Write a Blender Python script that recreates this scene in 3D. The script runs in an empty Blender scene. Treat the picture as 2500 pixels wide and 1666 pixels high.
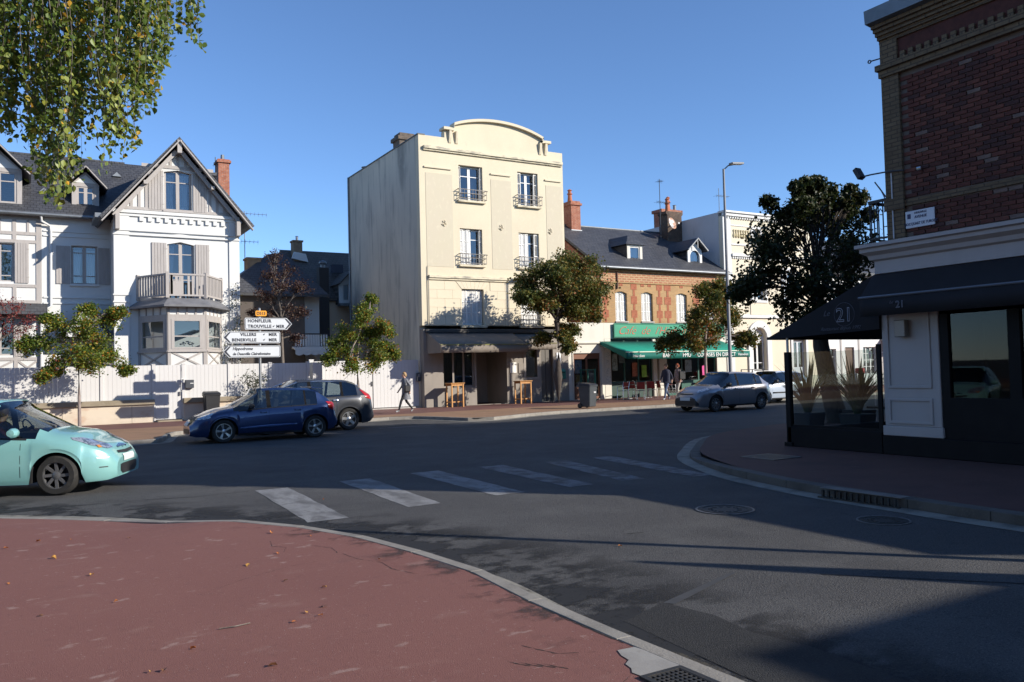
import bpy, bmesh, math, random
from mathutils import Vector, Matrix, geometry
from mathutils.bvhtree import BVHTree
sc = bpy.context.scene
COL = sc.collection
R = math.radians
# ---------------------------------------------------------------- camera
def make_camera():
    yaw, pit, roll = R(30.5), R(2.05), R(1.46)
    f = Vector((math.sin(yaw)*math.cos(pit), math.cos(yaw)*math.cos(pit), math.sin(pit)))
    r = Vector((math.cos(yaw), -math.sin(yaw), 0)); u = r.cross(f)
    r2 = r*math.cos(roll) - u*math.sin(roll); u2 = u*math.cos(roll) + r*math.sin(roll)
    cd = bpy.data.cameras.new('camera'); cd.sensor_width = 36; cd.lens = 28.8
    cd.clip_start = .05; cd.clip_end = 3000
    co = bpy.data.objects.new('camera', cd); COL.objects.link(co)
    m = Matrix(((r2.x, u2.x, -f.x, 0), (r2.y, u2.y, -f.y, 0), (r2.z, u2.z, -f.z, 1.75), (0, 0, 0, 1)))
    co.matrix_world = m; sc.camera = co
make_camera()
# ---------------------------------------------------------------- sky, sun, exposure
SUN_TO = Vector((.87, -1.0, .44*1.3255)).normalized()      # towards the sun
elev = math.asin(SUN_TO.z); azim = math.atan2(SUN_TO.x, SUN_TO.y)
wd = bpy.data.worlds.new('World'); sc.world = wd; wd.use_nodes = True
nt = wd.node_tree; sky = nt.nodes.new('ShaderNodeTexSky'); sky.sky_type = 'NISHITA'
sky.sun_disc = False; sky.sun_elevation = elev; sky.sun_rotation = azim
sky.altitude = 0; sky.air_density = .75; sky.dust_density = 0; sky.ozone_density = 5.2
bg = nt.nodes['Background']; bg.inputs[1].default_value = .15
nt.links.new(sky.outputs[0], bg.inputs[0])
sl = bpy.data.lights.new('sun', 'SUN'); sl.energy = 5; sl.angle = R(.53); sl.color = (1, .93, .82)
so = bpy.data.objects.new('sun', sl); COL.objects.link(so); so.location = (20, -20, 30)
so.rotation_euler = SUN_TO.to_track_quat('Z', 'Y').to_euler()
vs = sc.view_settings; vs.view_transform = 'Standard'; vs.look = 'None'; vs.gamma = 1; vs.exposure = .5
vs.use_curve_mapping = False
sc.cycles.max_bounces = 6; sc.cycles.transparent_max_bounces = 8
# ---------------------------------------------------------------- materials
MATS = {}
def _n(nt, t, **kw):
    n = nt.nodes.new(t)
    for k, v in kw.items(): setattr(n, k, v)
    return n
def new_mat(name):
    m = bpy.data.materials.new(name); m.use_nodes = True
    nt = m.node_tree; return m, nt, nt.nodes['Principled BSDF']
def vec_src(nt, scale, swiz=None, kind='Object'):
    tc = _n(nt, 'ShaderNodeTexCoord'); out = tc.outputs[kind]
    if swiz:
        sp = _n(nt, 'ShaderNodeSeparateXYZ'); cb = _n(nt, 'ShaderNodeCombineXYZ'); nt.links.new(out, sp.inputs[0])
        for i, c in enumerate(swiz):
            if c in 'XYZ': nt.links.new(sp.outputs[c], cb.inputs[i])
        out = cb.outputs[0]
    mp = _n(nt, 'ShaderNodeMapping'); nt.links.new(out, mp.inputs[0])
    mp.inputs['Scale'].default_value = scale if hasattr(scale, '__len__') else (scale,)*3
    return mp
def noise_fac(nt, scale, lo, hi, detail=4, seed=0., rough=.55):
    mp = vec_src(nt, scale); mp.inputs['Location'].default_value = (seed, seed*1.7, seed*.6)
    nz = _n(nt, 'ShaderNodeTexNoise'); nz.inputs['Scale'].default_value = 1; nz.inputs['Detail'].default_value = detail
    nz.inputs['Roughness'].default_value = rough
    nt.links.new(mp.outputs[0], nz.inputs['Vector'])
    mr = _n(nt, 'ShaderNodeMapRange'); mr.inputs[1].default_value = lo; mr.inputs[2].default_value = hi
    nt.links.new(nz.outputs[0], mr.inputs[0]); return mr.outputs[0], nz.outputs[0]
def mixc(nt, fac, amt, a, b):
    mu = _n(nt, 'ShaderNodeMath', operation='MULTIPLY'); nt.links.new(fac, mu.inputs[0]); mu.inputs[1].default_value = amt
    mx = _n(nt, 'ShaderNodeMix', data_type='RGBA'); nt.links.new(mu.outputs[0], mx.inputs[0])
    for s, x in ((6, a), (7, b)):
        if hasattr(x, 'node'): nt.links.new(x, mx.inputs[s])
        else: mx.inputs[s].default_value = (*x[:3], 1)
    return mx.outputs[2]
def pmat(name, base, rough=.8, layers=(), bump=None, metal=0, spec=.4, coat=0, brick=None, rlayer=None):
    """procedural material. layers: (colour, scale, lo, hi, amount[, detail])"""
    if name in MATS: return MATS[name]
    m, nt, p = new_mat(name); col = base; bh = None
    if brick:   # (swizzle, width, height, mortar colour, mortar size, colour2, bias)
        sw, bw, bhh, mc, ms, c2, bias = brick
        mp = vec_src(nt, 1, sw); bt = _n(nt, 'ShaderNodeTexBrick'); nt.links.new(mp.outputs[0], bt.inputs[0])
        bt.inputs['Scale'].default_value = 1; bt.inputs['Brick Width'].default_value = bw; bt.inputs['Row Height'].default_value = bhh
        bt.inputs['Mortar Size'].default_value = ms; bt.inputs['Bias'].default_value = bias; bt.inputs['Mortar Smooth'].default_value = .2
        bt.inputs['Color1'].default_value = (*base, 1); bt.inputs['Color2'].default_value = (*c2, 1); bt.inputs['Mortar'].default_value = (*mc, 1)
        col = bt.outputs[0]; bh = bt.outputs[1]
    for i, L in enumerate(layers):
        c, s, lo, hi, amt = L[:5]; det = L[5] if len(L) > 5 else 4
        f, _ = noise_fac(nt, s, lo, hi, det, seed=i*7.3+len(name))
        col = mixc(nt, f, amt, col, c)
    if hasattr(col, 'node'): nt.links.new(col, p.inputs['Base Color'])
    else: p.inputs['Base Color'].default_value = (*col, 1)
    p.inputs['Roughness'].default_value = rough; p.inputs['Metallic'].default_value = metal
    p.inputs['Specular IOR Level'].default_value = spec; p.inputs['Coat Weight'].default_value = coat
    p.inputs['Coat Roughness'].default_value = .03
    if rlayer:
        f, _ = noise_fac(nt, rlayer[0], .3, .7, 4, 3.3)
        mr = _n(nt, 'ShaderNodeMapRange'); nt.links.new(f, mr.inputs[0]); mr.inputs[3].default_value = rlayer[1]; mr.inputs[4].default_value = rlayer[2]
        nt.links.new(mr.outputs[0], p.inputs['Roughness'])
    if bump or bh:
        b = _n(nt, 'ShaderNodeBump')
        if bump:
            _, h = noise_fac(nt, bump[0], 0, 1, 5, 1.1); b.inputs['Strength'].default_value = bump[1]; b.inputs['Distance'].default_value = bump[2]
            nt.links.new(h, b.inputs['Height'])
        if bh:
            b2 = _n(nt, 'ShaderNodeBump'); b2.invert = True; b2.inputs['Distance'].default_value = .012; b2.inputs['Strength'].default_value = .8
            nt.links.new(bh, b2.inputs['Height'])
            if bump: nt.links.new(b.outputs[0], b2.inputs['Normal'])
            b = b2
        nt.links.new(b.outputs[0], p.inputs['Normal'])
    MATS[name] = m; return m
def glass_mat(name, tint=(.8, .85, .85), refl=1.0, base=.06):
    if name in MATS: return MATS[name]
    m, nt, p = new_mat(name); nt.nodes.remove(p); out = nt.nodes['Material Output']
    tr = _n(nt, 'ShaderNodeBsdfTransparent'); tr.inputs[0].default_value = (*tint, 1)
    gl = _n(nt, 'ShaderNodeBsdfGlossy'); gl.inputs['Roughness'].default_value = .015; gl.inputs[0].default_value = (.95, .97, 1, 1)
    fr = _n(nt, 'ShaderNodeFresnel'); fr.inputs[0].default_value = 1.5
    ma = _n(nt, 'ShaderNodeMath', operation='MULTIPLY_ADD'); nt.links.new(fr.outputs[0], ma.inputs[0]); ma.inputs[1].default_value = refl; ma.inputs[2].default_value = base
    ma.use_clamp = True
    mx = _n(nt, 'ShaderNodeMixShader'); nt.links.new(ma.outputs[0], mx.inputs[0]); nt.links.new(tr.outputs[0], mx.inputs[1]); nt.links.new(gl.outputs[0], mx.inputs[2])
    nt.links.new(mx.outputs[0], out.inputs[0]); MATS[name] = m; return m
def leaf_mat(name, cols, transl=.35, rough=.5, patch=None):
    """cols: list of (pos, rgb) for a ramp over a random number per leaf"""
    if name in MATS: return MATS[name]
    m, nt, p = new_mat(name); out = nt.nodes['Material Output']
    g = _n(nt, 'ShaderNodeNewGeometry'); rp = _n(nt, 'ShaderNodeValToRGB')
    el = rp.color_ramp.elements
    while len(el) < len(cols): el.new(.5)
    for e, (q, c) in zip(el, cols): e.position = q; e.color = (*c, 1)
    src = g.outputs['Random Per Island']
    if patch:
        f, _ = noise_fac(nt, patch[0], patch[1], patch[2], 2, 4.4)
        ma = _n(nt, 'ShaderNodeMath', operation='MULTIPLY_ADD'); nt.links.new(f, ma.inputs[0]); ma.inputs[1].default_value = patch[3]; nt.links.new(src, ma.inputs[2])
        sb = _n(nt, 'ShaderNodeMath', operation='SUBTRACT'); nt.links.new(ma.outputs[0], sb.inputs[0]); sb.inputs[1].default_value = patch[3]*.5; sb.use_clamp = True
        src = sb.outputs[0]
    nt.links.new(src, rp.inputs[0]); nt.links.new(rp.outputs[0], p.inputs['Base Color'])
    p.inputs['Roughness'].default_value = rough; p.inputs['Specular IOR Level'].default_value = .35
    t = _n(nt, 'ShaderNodeBsdfTranslucent'); nt.links.new(rp.outputs[0], t.inputs[0])
    mx = _n(nt, 'ShaderNodeMixShader'); mx.inputs[0].default_value = transl
    nt.links.new(p.outputs[0], mx.inputs[1]); nt.links.new(t.outputs[0], mx.inputs[2]); nt.links.new(mx.outputs[0], out.inputs[0])
    MATS[name] = m; return m
# ---------------------------------------------------------------- mesh building
WL = {}
AX = {'y': lambda u, v, w: (u, w, v), 'x': lambda u, v, w: (w, u, v), 'z': lambda u, v, w: (u, v, w)}
class MB:
    def __init__(s): s.v = []; s.f = []
    def add(s, vs, fs):
        o = len(s.v); s.v += [tuple(a) for a in vs]; s.f += [tuple(i+o for i in f) for f in fs]; return s
    def box(s, x0, x1, y0, y1, z0, z1):
        return s.add([(x0,y0,z0),(x1,y0,z0),(x1,y1,z0),(x0,y1,z0),(x0,y0,z1),(x1,y0,z1),(x1,y1,z1),(x0,y1,z1)],
                     [(3,2,1,0),(4,5,6,7),(0,1,5,4),(1,2,6,5),(2,3,7,6),(3,0,4,7)])
    def bar(s, a, b, w, d, up=(0, 0, 1)):
        """box along a->b with width w (across) and depth d"""
        a, b = Vector(a), Vector(b); t = (b-a).normalized(); up = Vector(up)
        sd = t.cross(up)
        if sd.length < 1e-4: sd = t.cross(Vector((0, 1, 0)))
        sd.normalize(); n = sd.cross(t); sd *= w/2; n *= d/2
        return s.add([a-sd-n, a+sd-n, a+sd+n, a-sd+n, b-sd-n, b+sd-n, b+sd+n, b-sd+n],
                     [(3,2,1,0),(4,5,6,7),(0,1,5,4),(1,2,6,5),(2,3,7,6),(3,0,4,7)])
    def slab(s, outer, holes, ax, w0, w1):
        loops = [outer]+list(holes); fn = AX[ax]
        flat = [p for l in loops for p in l]
        tris = geometry.tessellate_polygon([[Vector((p[0], p[1], 0)) for p in l] for l in loops])
        n = len(flat); vs = [fn(p[0], p[1], w0) for p in flat]+[fn(p[0], p[1], w1) for p in flat]
        fs = [tuple(t) for t in tris]+[tuple(i+n for i in reversed(t)) for t in tris]; o = 0
        for l in loops:
            k = len(l)
            for i in range(k): j = (i+1) % k; fs.append((o+i, o+j, o+j+n, o+i+n))
            o += k
        return s.add(vs, fs)
    def prism(s, pts, ax, w0, w1):
        fn = AX[ax]; n = len(pts)
        vs = [fn(p[0], p[1], w0) for p in pts]+[fn(p[0], p[1], w1) for p in pts]
        return s.add(vs, [tuple(range(n)), tuple(range(2*n-1, n-1, -1))]+[(i, (i+1) % n, (i+1) % n+n, i+n) for i in range(n)])
    def tube(s, path, r, n=8, cap=True):
        P = [Vector(p) for p in path]; rs = r if hasattr(r, '__len__') else [r]*len(P); o = len(s.v)
        ref = None
        for i, p in enumerate(P):
            t = (P[min(i+1, len(P)-1)]-P[max(i-1, 0)]).normalized()
            if ref is None: ref = Vector((0, 0, 1)) if abs(t.z) < .9 else Vector((1, 0, 0))
            a = t.cross(ref).normalized(); b = t.cross(a); ref = -b if False else ref
            for k in range(n):
                q = 2*math.pi*k/n; s.v.append(tuple(p+(a*math.cos(q)+b*math.sin(q))*rs[i]))
        for i in range(len(P)-1):
            for k in range(n): s.f.append((o+i*n+k, o+i*n+(k+1) % n, o+(i+1)*n+(k+1) % n, o+(i+1)*n+k))
        if cap: s.f.append(tuple(o+k for k in range(n))); s.f.append(tuple(o+(len(P)-1)*n+k for k in reversed(range(n))))
        return s
    def lathe(s, prof, c=(0, 0, 0), n=16, ax='z'):
        o = len(s.v); fn = {'z': lambda a, b, h: (a, b, h), 'y': lambda a, b, h: (a, h, b), 'x': lambda a, b, h: (h, a, b)}[ax]
        for r, h in prof:
            for k in range(n):
                q = 2*math.pi*k/n; x = fn(r*math.cos(q), r*math.sin(q), h); s.v.append((x[0]+c[0], x[1]+c[1], x[2]+c[2]))
        for i in range(len(prof)-1):
            for k in range(n): s.f.append((o+i*n+k, o+i*n+(k+1) % n, o+(i+1)*n+(k+1) % n, o+(i+1)*n+k))
        return s
    def xf(s, m, i0=0):
        for i in range(i0, len(s.v)): s.v[i] = tuple(m @ Vector(s.v[i]))
        return s
    def build(s, name, mat, parent=None, local=False, smooth=False, bevel=0, normals=True, **tags):
        off = Vector((0, 0, 0)) if (local or parent is None) else WL.get(parent.name, Vector((0, 0, 0)))
        me = bpy.data.meshes.new(name); me.from_pydata([(v[0]-off.x, v[1]-off.y, v[2]-off.z) for v in s.v], [], s.f)
        if normals:
            bm = bmesh.new(); bm.from_mesh(me); bmesh.ops.recalc_face_normals(bm, faces=bm.faces)
            if bevel: 
                bmesh.ops.bevel(bm, geom=[e for e in bm.edges if len(e.link_faces) == 2 and e.calc_face_angle(0) > .6], offset=bevel, segments=1, affect='EDGES', clamp_overlap=True)
            bm.to_mesh(me); bm.free()
        if smooth:
            me.polygons.foreach_set('use_smooth', [True]*len(me.polygons)); me.set_sharp_from_angle(angle=R(smooth if smooth > 1 else 40))
        for mm in (mat if isinstance(mat, (list, tuple)) else [mat]): me.materials.append(mm)
        o = bpy.data.objects.new(name, me); COL.objects.link(o)
        if parent: o.parent = parent; WL[o.name] = WL.get(parent.name, Vector((0, 0, 0)))
        else: WL[o.name] = Vector((0, 0, 0))
        for k, v in tags.items(): o[k] = v
        return o
def thing(name, label, cat, loc=(0, 0, 0), group=None, rotz=0):
    o = bpy.data.objects.new(name, None); COL.objects.link(o); o.location = loc; o.rotation_euler = (0, 0, rotz)
    o.empty_display_size = .2; WL[o.name] = Vector(loc)
    o['label'] = label; o['category'] = cat
    if group: o['group'] = group
    return o
def tag(o, label, cat, group=None):
    o['label'] = label; o['category'] = cat
    if group: o['group'] = group
    return o
def piece(name, mesh, parent, loc, rot=(0, 0, 0), scale=(1, 1, 1)):
    o = bpy.data.objects.new(name, mesh); COL.objects.link(o)
    if parent: o.parent = parent; loc = Vector(loc)-WL[parent.name]
    o.location = loc; o.rotation_euler = rot; o.scale = scale; WL[o.name] = WL[parent.name] if parent else Vector(loc); return o
def rect(a, b, c, d): return [(a, c), (b, c), (b, d), (a, d)]
def arc(cx, cz, r, a0, a1, n=10, rz=None):
    return [(cx+r*math.cos(R(a0+(a1-a0)*i/n)), cz+(rz or r)*math.sin(R(a0+(a1-a0)*i/n))) for i in range(n+1)]
def text(body, size, mat, parent, origin, ux, uz, align='CENTER', shear=0, outline=0, extrude=.004, space=1.0, name='lettering', xs=1.0, bold=0):
    """flat lettering: local x runs along ux, local y along uz, in world space"""
    c = bpy.data.curves.new('lettering', 'FONT'); c.body = body; c.size = size; c.align_x = align; c.align_y = 'CENTER'
    c.shear = shear; c.space_character = space; c.resolution_u = 3
    if outline: c.fill_mode = 'NONE'; c.bevel_depth = outline; c.bevel_resolution = 0
    else: c.extrude = extrude; c.offset = bold
    o = bpy.data.objects.new('tmp', c); COL.objects.link(o)
    me = bpy.data.meshes.new_from_object(o.evaluated_get(bpy.context.evaluated_depsgraph_get()))
    bpy.data.objects.remove(o); me.name = 'lettering'; me.materials.clear(); me.materials.append(mat)
    ux, uz = Vector(ux).normalized(), Vector(uz).normalized(); n = ux.cross(uz)
    m = Matrix(((ux.x*xs, uz.x, n.x, 0), (ux.y*xs, uz.y, n.y, 0), (ux.z*xs, uz.z, n.z, 0), (0, 0, 0, 1)))
    off = Vector(origin)-(WL.get(parent.name) if parent else Vector((0, 0, 0)))
    me.transform(Matrix.Translation(off) @ m)
    ob = bpy.data.objects.new(name, me); COL.objects.link(ob); ob.parent = parent
    return ob
rnd = random.Random(5)
# ---------------------------------------------------------------- shared materials
asph = pmat('asphalt', (.062, .060, .060), .82, [((.10, .098, .096), 1.1, .45, .75, .7), ((.030, .030, .032), (.55, .75, 1), .52, .72, .75, 6),
        ((.17, .168, .163), 75, .56, .68, .6, 2), ((.018, .018, .018), 60, .56, .68, .75, 2), ((.20, .198, .19), 150, .60, .7, .5, 1), ((.035, .035, .036), (7, 5, 5), .6, .68, .35, 6)], bump=(85, .8, .02), spec=.3)
asph_dark = pmat('fresh_asphalt', (.030, .030, .031), .85, [((.075, .073, .07), 90, .55, .7, .7, 2), ((.012, .012, .012), 70, .55, .7, .8, 2), ((.05, .05, .05), 2, .5, .7, .5)], bump=(100, .9, .02), spec=.3)
redpave = pmat('red_asphalt', (.205, .090, .074), .85, [((.18, .076, .064), .7, .4, .7, .6), ((.31, .205, .175), (4.5, 7, 4), .635, .69, .75, 8), ((.26, .155, .13), (1.8, 3.0, 2), .60, .70, .5, 8), ((.13, .066, .058), (1.1, 1.5, 1), .64, .80, .6, 6), ((.15, .068, .058), (14, 14, 14), .58, .7, .35, 3),
        ((.30, .20, .17), 150, .64, .72, .5, 2), ((.09, .04, .036), 110, .6, .74, .55, 2), ((.36, .28, .25), (60, 60, 60), .72, .76, .6, 1)], bump=(170, .5, .008), spec=.3)
redpave2 = pmat('red_paving_dull', (.155, .066, .055), .85, [((.10, .05, .042), 1.2, .4, .7, .8), ((.22, .13, .11), 3, .6, .75, .4)], bump=(120, .4, .008))
tanpave = pmat('tan_asphalt', (.27, .155, .09), .85, [((.20, .12, .07), 1.1, .4, .7, .8), ((.33, .21, .13), 5, .55, .7, .4), ((.16, .10, .06), 60, .6, .7, .4)], bump=(120, .4, .008))
kerbm = pmat('kerb_stone', (.26, .24, .21), .8, [((.17, .155, .135), 3, .4, .7, .8), ((.12, .11, .10), (9, 9, 9), .55, .7, .5), ((.42, .40, .37), 80, .6, .7, .5)], bump=(70, .5, .008))
kerbd = pmat('dark_kerb_stone', (.115, .105, .092), .85, [((.07, .064, .056), 3, .4, .7, .8), ((.17, .155, .135), 40, .58, .7, .4)], bump=(70, .5, .008))  # kerb stone copy, darkened in colour to carry the corner's shade
redpave3 = pmat('worn_brown_paving', (.105, .05, .042), .85, [((.07, .036, .032), 1.2, .4, .7, .8), ((.15, .09, .075), 3, .6, .75, .4)], bump=(120, .4, .008))  # red paving copy with the corner's shade put into its darker colour
gutm = pmat('gutter_concrete', (.25, .235, .20), .85, [((.14, .13, .11), 3, .42, .65, .9), ((.24, .22, .19), 30, .55, .7, .5)], bump=(60, .6, .01))
paint = pmat('worn_road_paint', (.25, .25, .25), .75, [((.085, .083, .082), (3.2, 1.2, 3), .46, .62, .9, 8), ((.085, .083, .082), (9, 9, 9), .56, .62, .8, 8), ((.07, .068, .068), 120, .50, .62, .75, 2), ((.19, .19, .19), 1.2, .4, .7, .7)], bump=(150, .4, .006))
paint_faint = pmat('faded_road_paint', (.20, .20, .205), .75, [((.07, .068, .068), (4, 5, 4), .42, .58, .95, 8), ((.055, .055, .055), 120, .48, .6, .8, 2)], bump=(150, .4, .008))
iron = pmat('cast_iron', (.05, .048, .045), .6, [((.09, .075, .06), 12, .5, .7, .6)], metal=.5, bump=(60, .4, .004))
concm = pmat('concrete', (.42, .40, .37), .85, [((.30, .28, .26), 2, .4, .7, .7), ((.2, .19, .17), 14, .55, .75, .4)], bump=(60, .4, .006))
whitep = pmat('white_wall_paint', (.59, .59, .575), .7, [((.535, .535, .52), (1.5, 1.5, .6), .5, .75, .5), ((.47, .46, .43), (6, 6, .8), .62, .8, .35)], bump=(60, .15, .004))
whitew = pmat('white_woodwork', (.60, .60, .59), .5, [((.66, .65, .63), 4, .5, .8, .4)])
greyt = pmat('grey_timber', (.365, .335, .315), .65, [((.30, .275, .255), (9, 9, 2), .45, .7, .6)], bump=(40, .2, .003))
slate = pmat('slate', (.050, .052, .060), .55, [((.085, .085, .09), (5, 5, 5), .5, .7, .6), ((.03, .03, .035), 1.2, .45, .7, .6), ((.13, .13, .12), (3, 3, 3), .68, .74, .6, 2)],
             brick=('XZ', .22, .13, (.02, .02, .022), .012, (.065, .067, .076), 0), spec=.5)
slate2 = pmat('weathered_slate', (.095, .085, .075), .7, [((.13, .115, .10), 1.5, .45, .7, .6), ((.06, .055, .05), 6, .5, .7, .5)], brick=('XZ', .25, .15, (.035, .03, .028), .012, (.11, .10, .088), 0))
zincm = pmat('zinc', (.21, .225, .24), .5, [((.15, .16, .175), 3, .4, .7, .7)], metal=.7)
dark = pmat('dark_interior', (.012, .012, .013), .9)
blackm = pmat('black_plastic', (.018, .018, .02), .5, [((.03, .03, .032), 3, .4, .7, .6)])
chrome = pmat('bright_metal', (.65, .66, .68), .22, metal=1)
alum = pmat('galvanised_steel', (.30, .305, .31), .45, [((.22, .225, .23), 5, .4, .7, .6)], metal=.8)
redbrick = pmat('red_brick', (.33, .10, .055), .85, [((.22, .07, .04), 5, .4, .7, .7)], brick=('XZ', .22, .072, (.36, .30, .24), .009, (.40, .15, .085), 0))
redbrick_x = pmat('red_brick_side', (.27, .085, .05), .85, [((.18, .06, .04), 5, .4, .7, .7)], brick=('YZ', .22, .072, (.32, .27, .22), .009, (.33, .12, .07), 0))
terracotta = pmat('terracotta', (.42, .14, .07), .8, [((.26, .09, .05), 6, .4, .7, .6)])
winglass = glass_mat('window_glass', (.72, .78, .80), .9, .10)
shopglass = glass_mat('shop_glass', (.55, .60, .60), 1.0, .06)
carglass = glass_mat('car_glass', (.42, .48, .48), 1.0, .04)
clearglass = glass_mat('screen_glass', (.66, .72, .70), .45, .01)
curtainm = pmat('curtain_cloth', (.62, .64, .66), .9, [((.5, .52, .55), (9, 9, 1), .4, .7, .5)])
wood = pmat('varnished_pine', (.52, .26, .085), .5, [((.40, .18, .055), (14, 14, 2), .4, .7, .7)], bump=(40, .15, .002))
barkm = pmat('bark', (.16, .135, .115), .9, [((.08, .065, .055), (18, 18, 4), .45, .65, .8), ((.24, .22, .19), 8, .55, .75, .4)], bump=((40, 40, 10), .7, .015))
# ---------------------------------------------------------------- ground
def struct(o): o['kind'] = 'structure'; return o
g = MB().box(-900, 900, -900, 900, -.5, 0); road = struct(g.build('road', asph))
def smooth_line(pts, n=6):
    P = [Vector((p[0], p[1], 0)) for p in pts]; out = []
    for i in range(len(P)-1):
        a, b, c, d = P[max(i-1, 0)], P[i], P[i+1], P[min(i+2, len(P)-1)]
        k = n if (c-b).length > .8 and i not in (0, len(P)-2) else 1
        m1, m2 = (c-a)/2, (d-b)/2; lim = (c-b).length
        for m_, o_ in ((m1, (b-a).length), (m2, (d-c).length)):
            l_ = min(lim, max(o_, 1e-3) if o_ > 0 else lim)
            if m_.length > l_: m_ *= l_/m_.length
        for j in range(k):
            t = j/k; out.append((2*t**3-3*t*t+1)*b+(t**3-2*t*t+t)*m1+(-2*t**3+3*t*t)*c+(t**3-t*t)*m2)
    out.append(P[-1]); return out
def offset_line(P, d):
    out = []
    for i, p in enumerate(P):
        t = (P[min(i+1, len(P)-1)]-P[max(i-1, 0)]).normalized(); out.append(p+Vector((-t.y, t.x, 0))*d)
    return out
def resample(P, step):
    out = [P[0]]; acc = 0
    for a, b in zip(P, P[1:]):
        L = (b-a).length; 
        while acc+L >= step:
            a = a+(b-a).normalized()*(step-acc); out.append(a); L = (b-a).length; acc = 0
        acc += L
    return out
def kerb(name, line, side, hfun, length=1.0, kw=.115, gw=.225, matk=kerbm, span=None, rough=.002):
    """kerb stones along a line; side +1: pavement lies to the left of the line. Each stone is its own piece."""
    L = offset_line(line, side*gw) if gw else line
    base = struct(MB().box(0, .02, 0, .02, -.02, -.01).build(name, gutm)) if not gw else None
    if gw:
        mb = MB()
        for i in range(len(line)-1):
            a, b, c, d = line[i], line[i+1], L[i+1], L[i]
            mb.add([(a.x, a.y, .005), (b.x, b.y, .005), (c.x, c.y, .018), (d.x, d.y, .018)], [(0, 1, 2, 3)])
        base = struct(mb.build(name, gutm))
    S = resample(L, length); I = offset_line(S, side*kw)
    for i in range(len(S)-1):
        a, b, c, d = S[i], S[i+1], I[i+1], I[i]; g_ = .0025/length
        a2 = a.lerp(b, g_); b2 = b.lerp(a, g_); c2 = c.lerp(d, g_); d2 = d.lerp(c, g_)
        ha, hb = hfun(a)+rnd.uniform(-rough, rough), hfun(b)+rnd.uniform(-rough, rough)
        MB().add([(a2.x, a2.y, -.05), (b2.x, b2.y, -.05), (c2.x, c2.y, -.05), (d2.x, d2.y, -.05), (a2.x, a2.y, ha), (b2.x, b2.y, hb), (c2.x, c2.y, hb+.002), (d2.x, d2.y, ha+.002)],
                 [(3,2,1,0),(4,5,6,7),(0,1,5,4),(1,2,6,5),(2,3,7,6),(3,0,4,7)]).build('kerb_stone', matk, base, bevel=.005)
    return offset_line(line, side*(gw+kw)) if gw else offset_line(line, side*kw)
def sheet(name, loop, z, mat, parent=None):
    pts = [Vector((p[0], p[1], z(p) if callable(z) else z)) for p in loop]
    tr = geometry.tessellate_polygon([[Vector((p.x, p.y, 0)) for p in pts]])
    return MB().add(pts, [tuple(t) for t in tr]).build(name, mat, parent)
# near pavement, under the photographer
nl = smooth_line([(3.4, -14), (3.4, 1.5), (3.39, 3.35), (3.36, 4.8), (3.43, 5.93), (3.33, 6.97), (3.07, 8.26), (2.58, 9.39), (1.73, 10.6), (.86, 11.72), (-.35, 12.89), (-2, 14.2), (-4.5, 15.6), (-8, 16.2), (-40, 16.2)])
def nh(p): t = min(max((p.x-1.15)/.85, 0), 1); return .03+.09*t*t*(3-2*t)
inner = kerb('near_kerb', nl, 1, nh)
ring = offset_line(inner, 1.0); mb = MB()
for i in range(len(inner)-1):
    a, b, c, d = inner[i], inner[i+1], ring[i+1], ring[i]
    mb.add([(a.x, a.y, nh(a)-.003), (b.x, b.y, nh(b)-.003), (c.x, c.y, .117), (d.x, d.y, .117)], [(0, 1, 2, 3)])
pts = [Vector((p.x, p.y, .117)) for p in ring]+[Vector((-40, -14, .117))]
mb.add(pts, [tuple(t) for t in geometry.tessellate_polygon([[Vector((p.x, p.y, 0)) for p in pts]])])
nearp = struct(mb.build('near_pavement', redpave))
# right pavement round the corner
rl = smooth_line([(8.55, -14), (8.55, 3.6), (8.55, 4.55), (8.55, 5.32), (8.62, 6.2), (8.68, 7.13), (8.95, 8.53), (9.38, 9.81), (10.35, 11.6), (11.6, 12.93), (14.05, 14.91), (18.28, 16.1), (24, 16.3), (90, 16.3)])
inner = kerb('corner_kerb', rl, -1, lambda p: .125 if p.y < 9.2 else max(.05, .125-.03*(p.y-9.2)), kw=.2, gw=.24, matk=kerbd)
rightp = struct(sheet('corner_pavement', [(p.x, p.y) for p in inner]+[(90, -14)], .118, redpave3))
# far pavement with the driveway and parking bay
fl = smooth_line([(-40, 24.0), (2.2, 24.0), (3.3, 24.3), (3.9, 26.8), (4.6, 27.4), (11.0, 28.4), (12.1, 28.6), (12.7, 27.2), (13.1, 25.4), (14.2, 25.1), (17.0, 26.3), (20.4, 26.6), (40, 26.9), (95, 26.9)], 4)
inner = kerb('far_kerb', fl, 1, lambda p: .12)
fi = [(p.x, p.y) for p in inner]
farp = struct(sheet('far_pavement', fi+[(95, 31.2), (30, 30.9), (14, 30.6), (3, 30.4), (-40, 30.4)], .118, tanpave))
farr = struct(sheet('far_pavement_strip', [(-40, 30.4), (3, 30.4), (14, 30.6), (30, 30.9), (95, 31.2), (95, 90), (-40, 90)], .117, redpave2))
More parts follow.
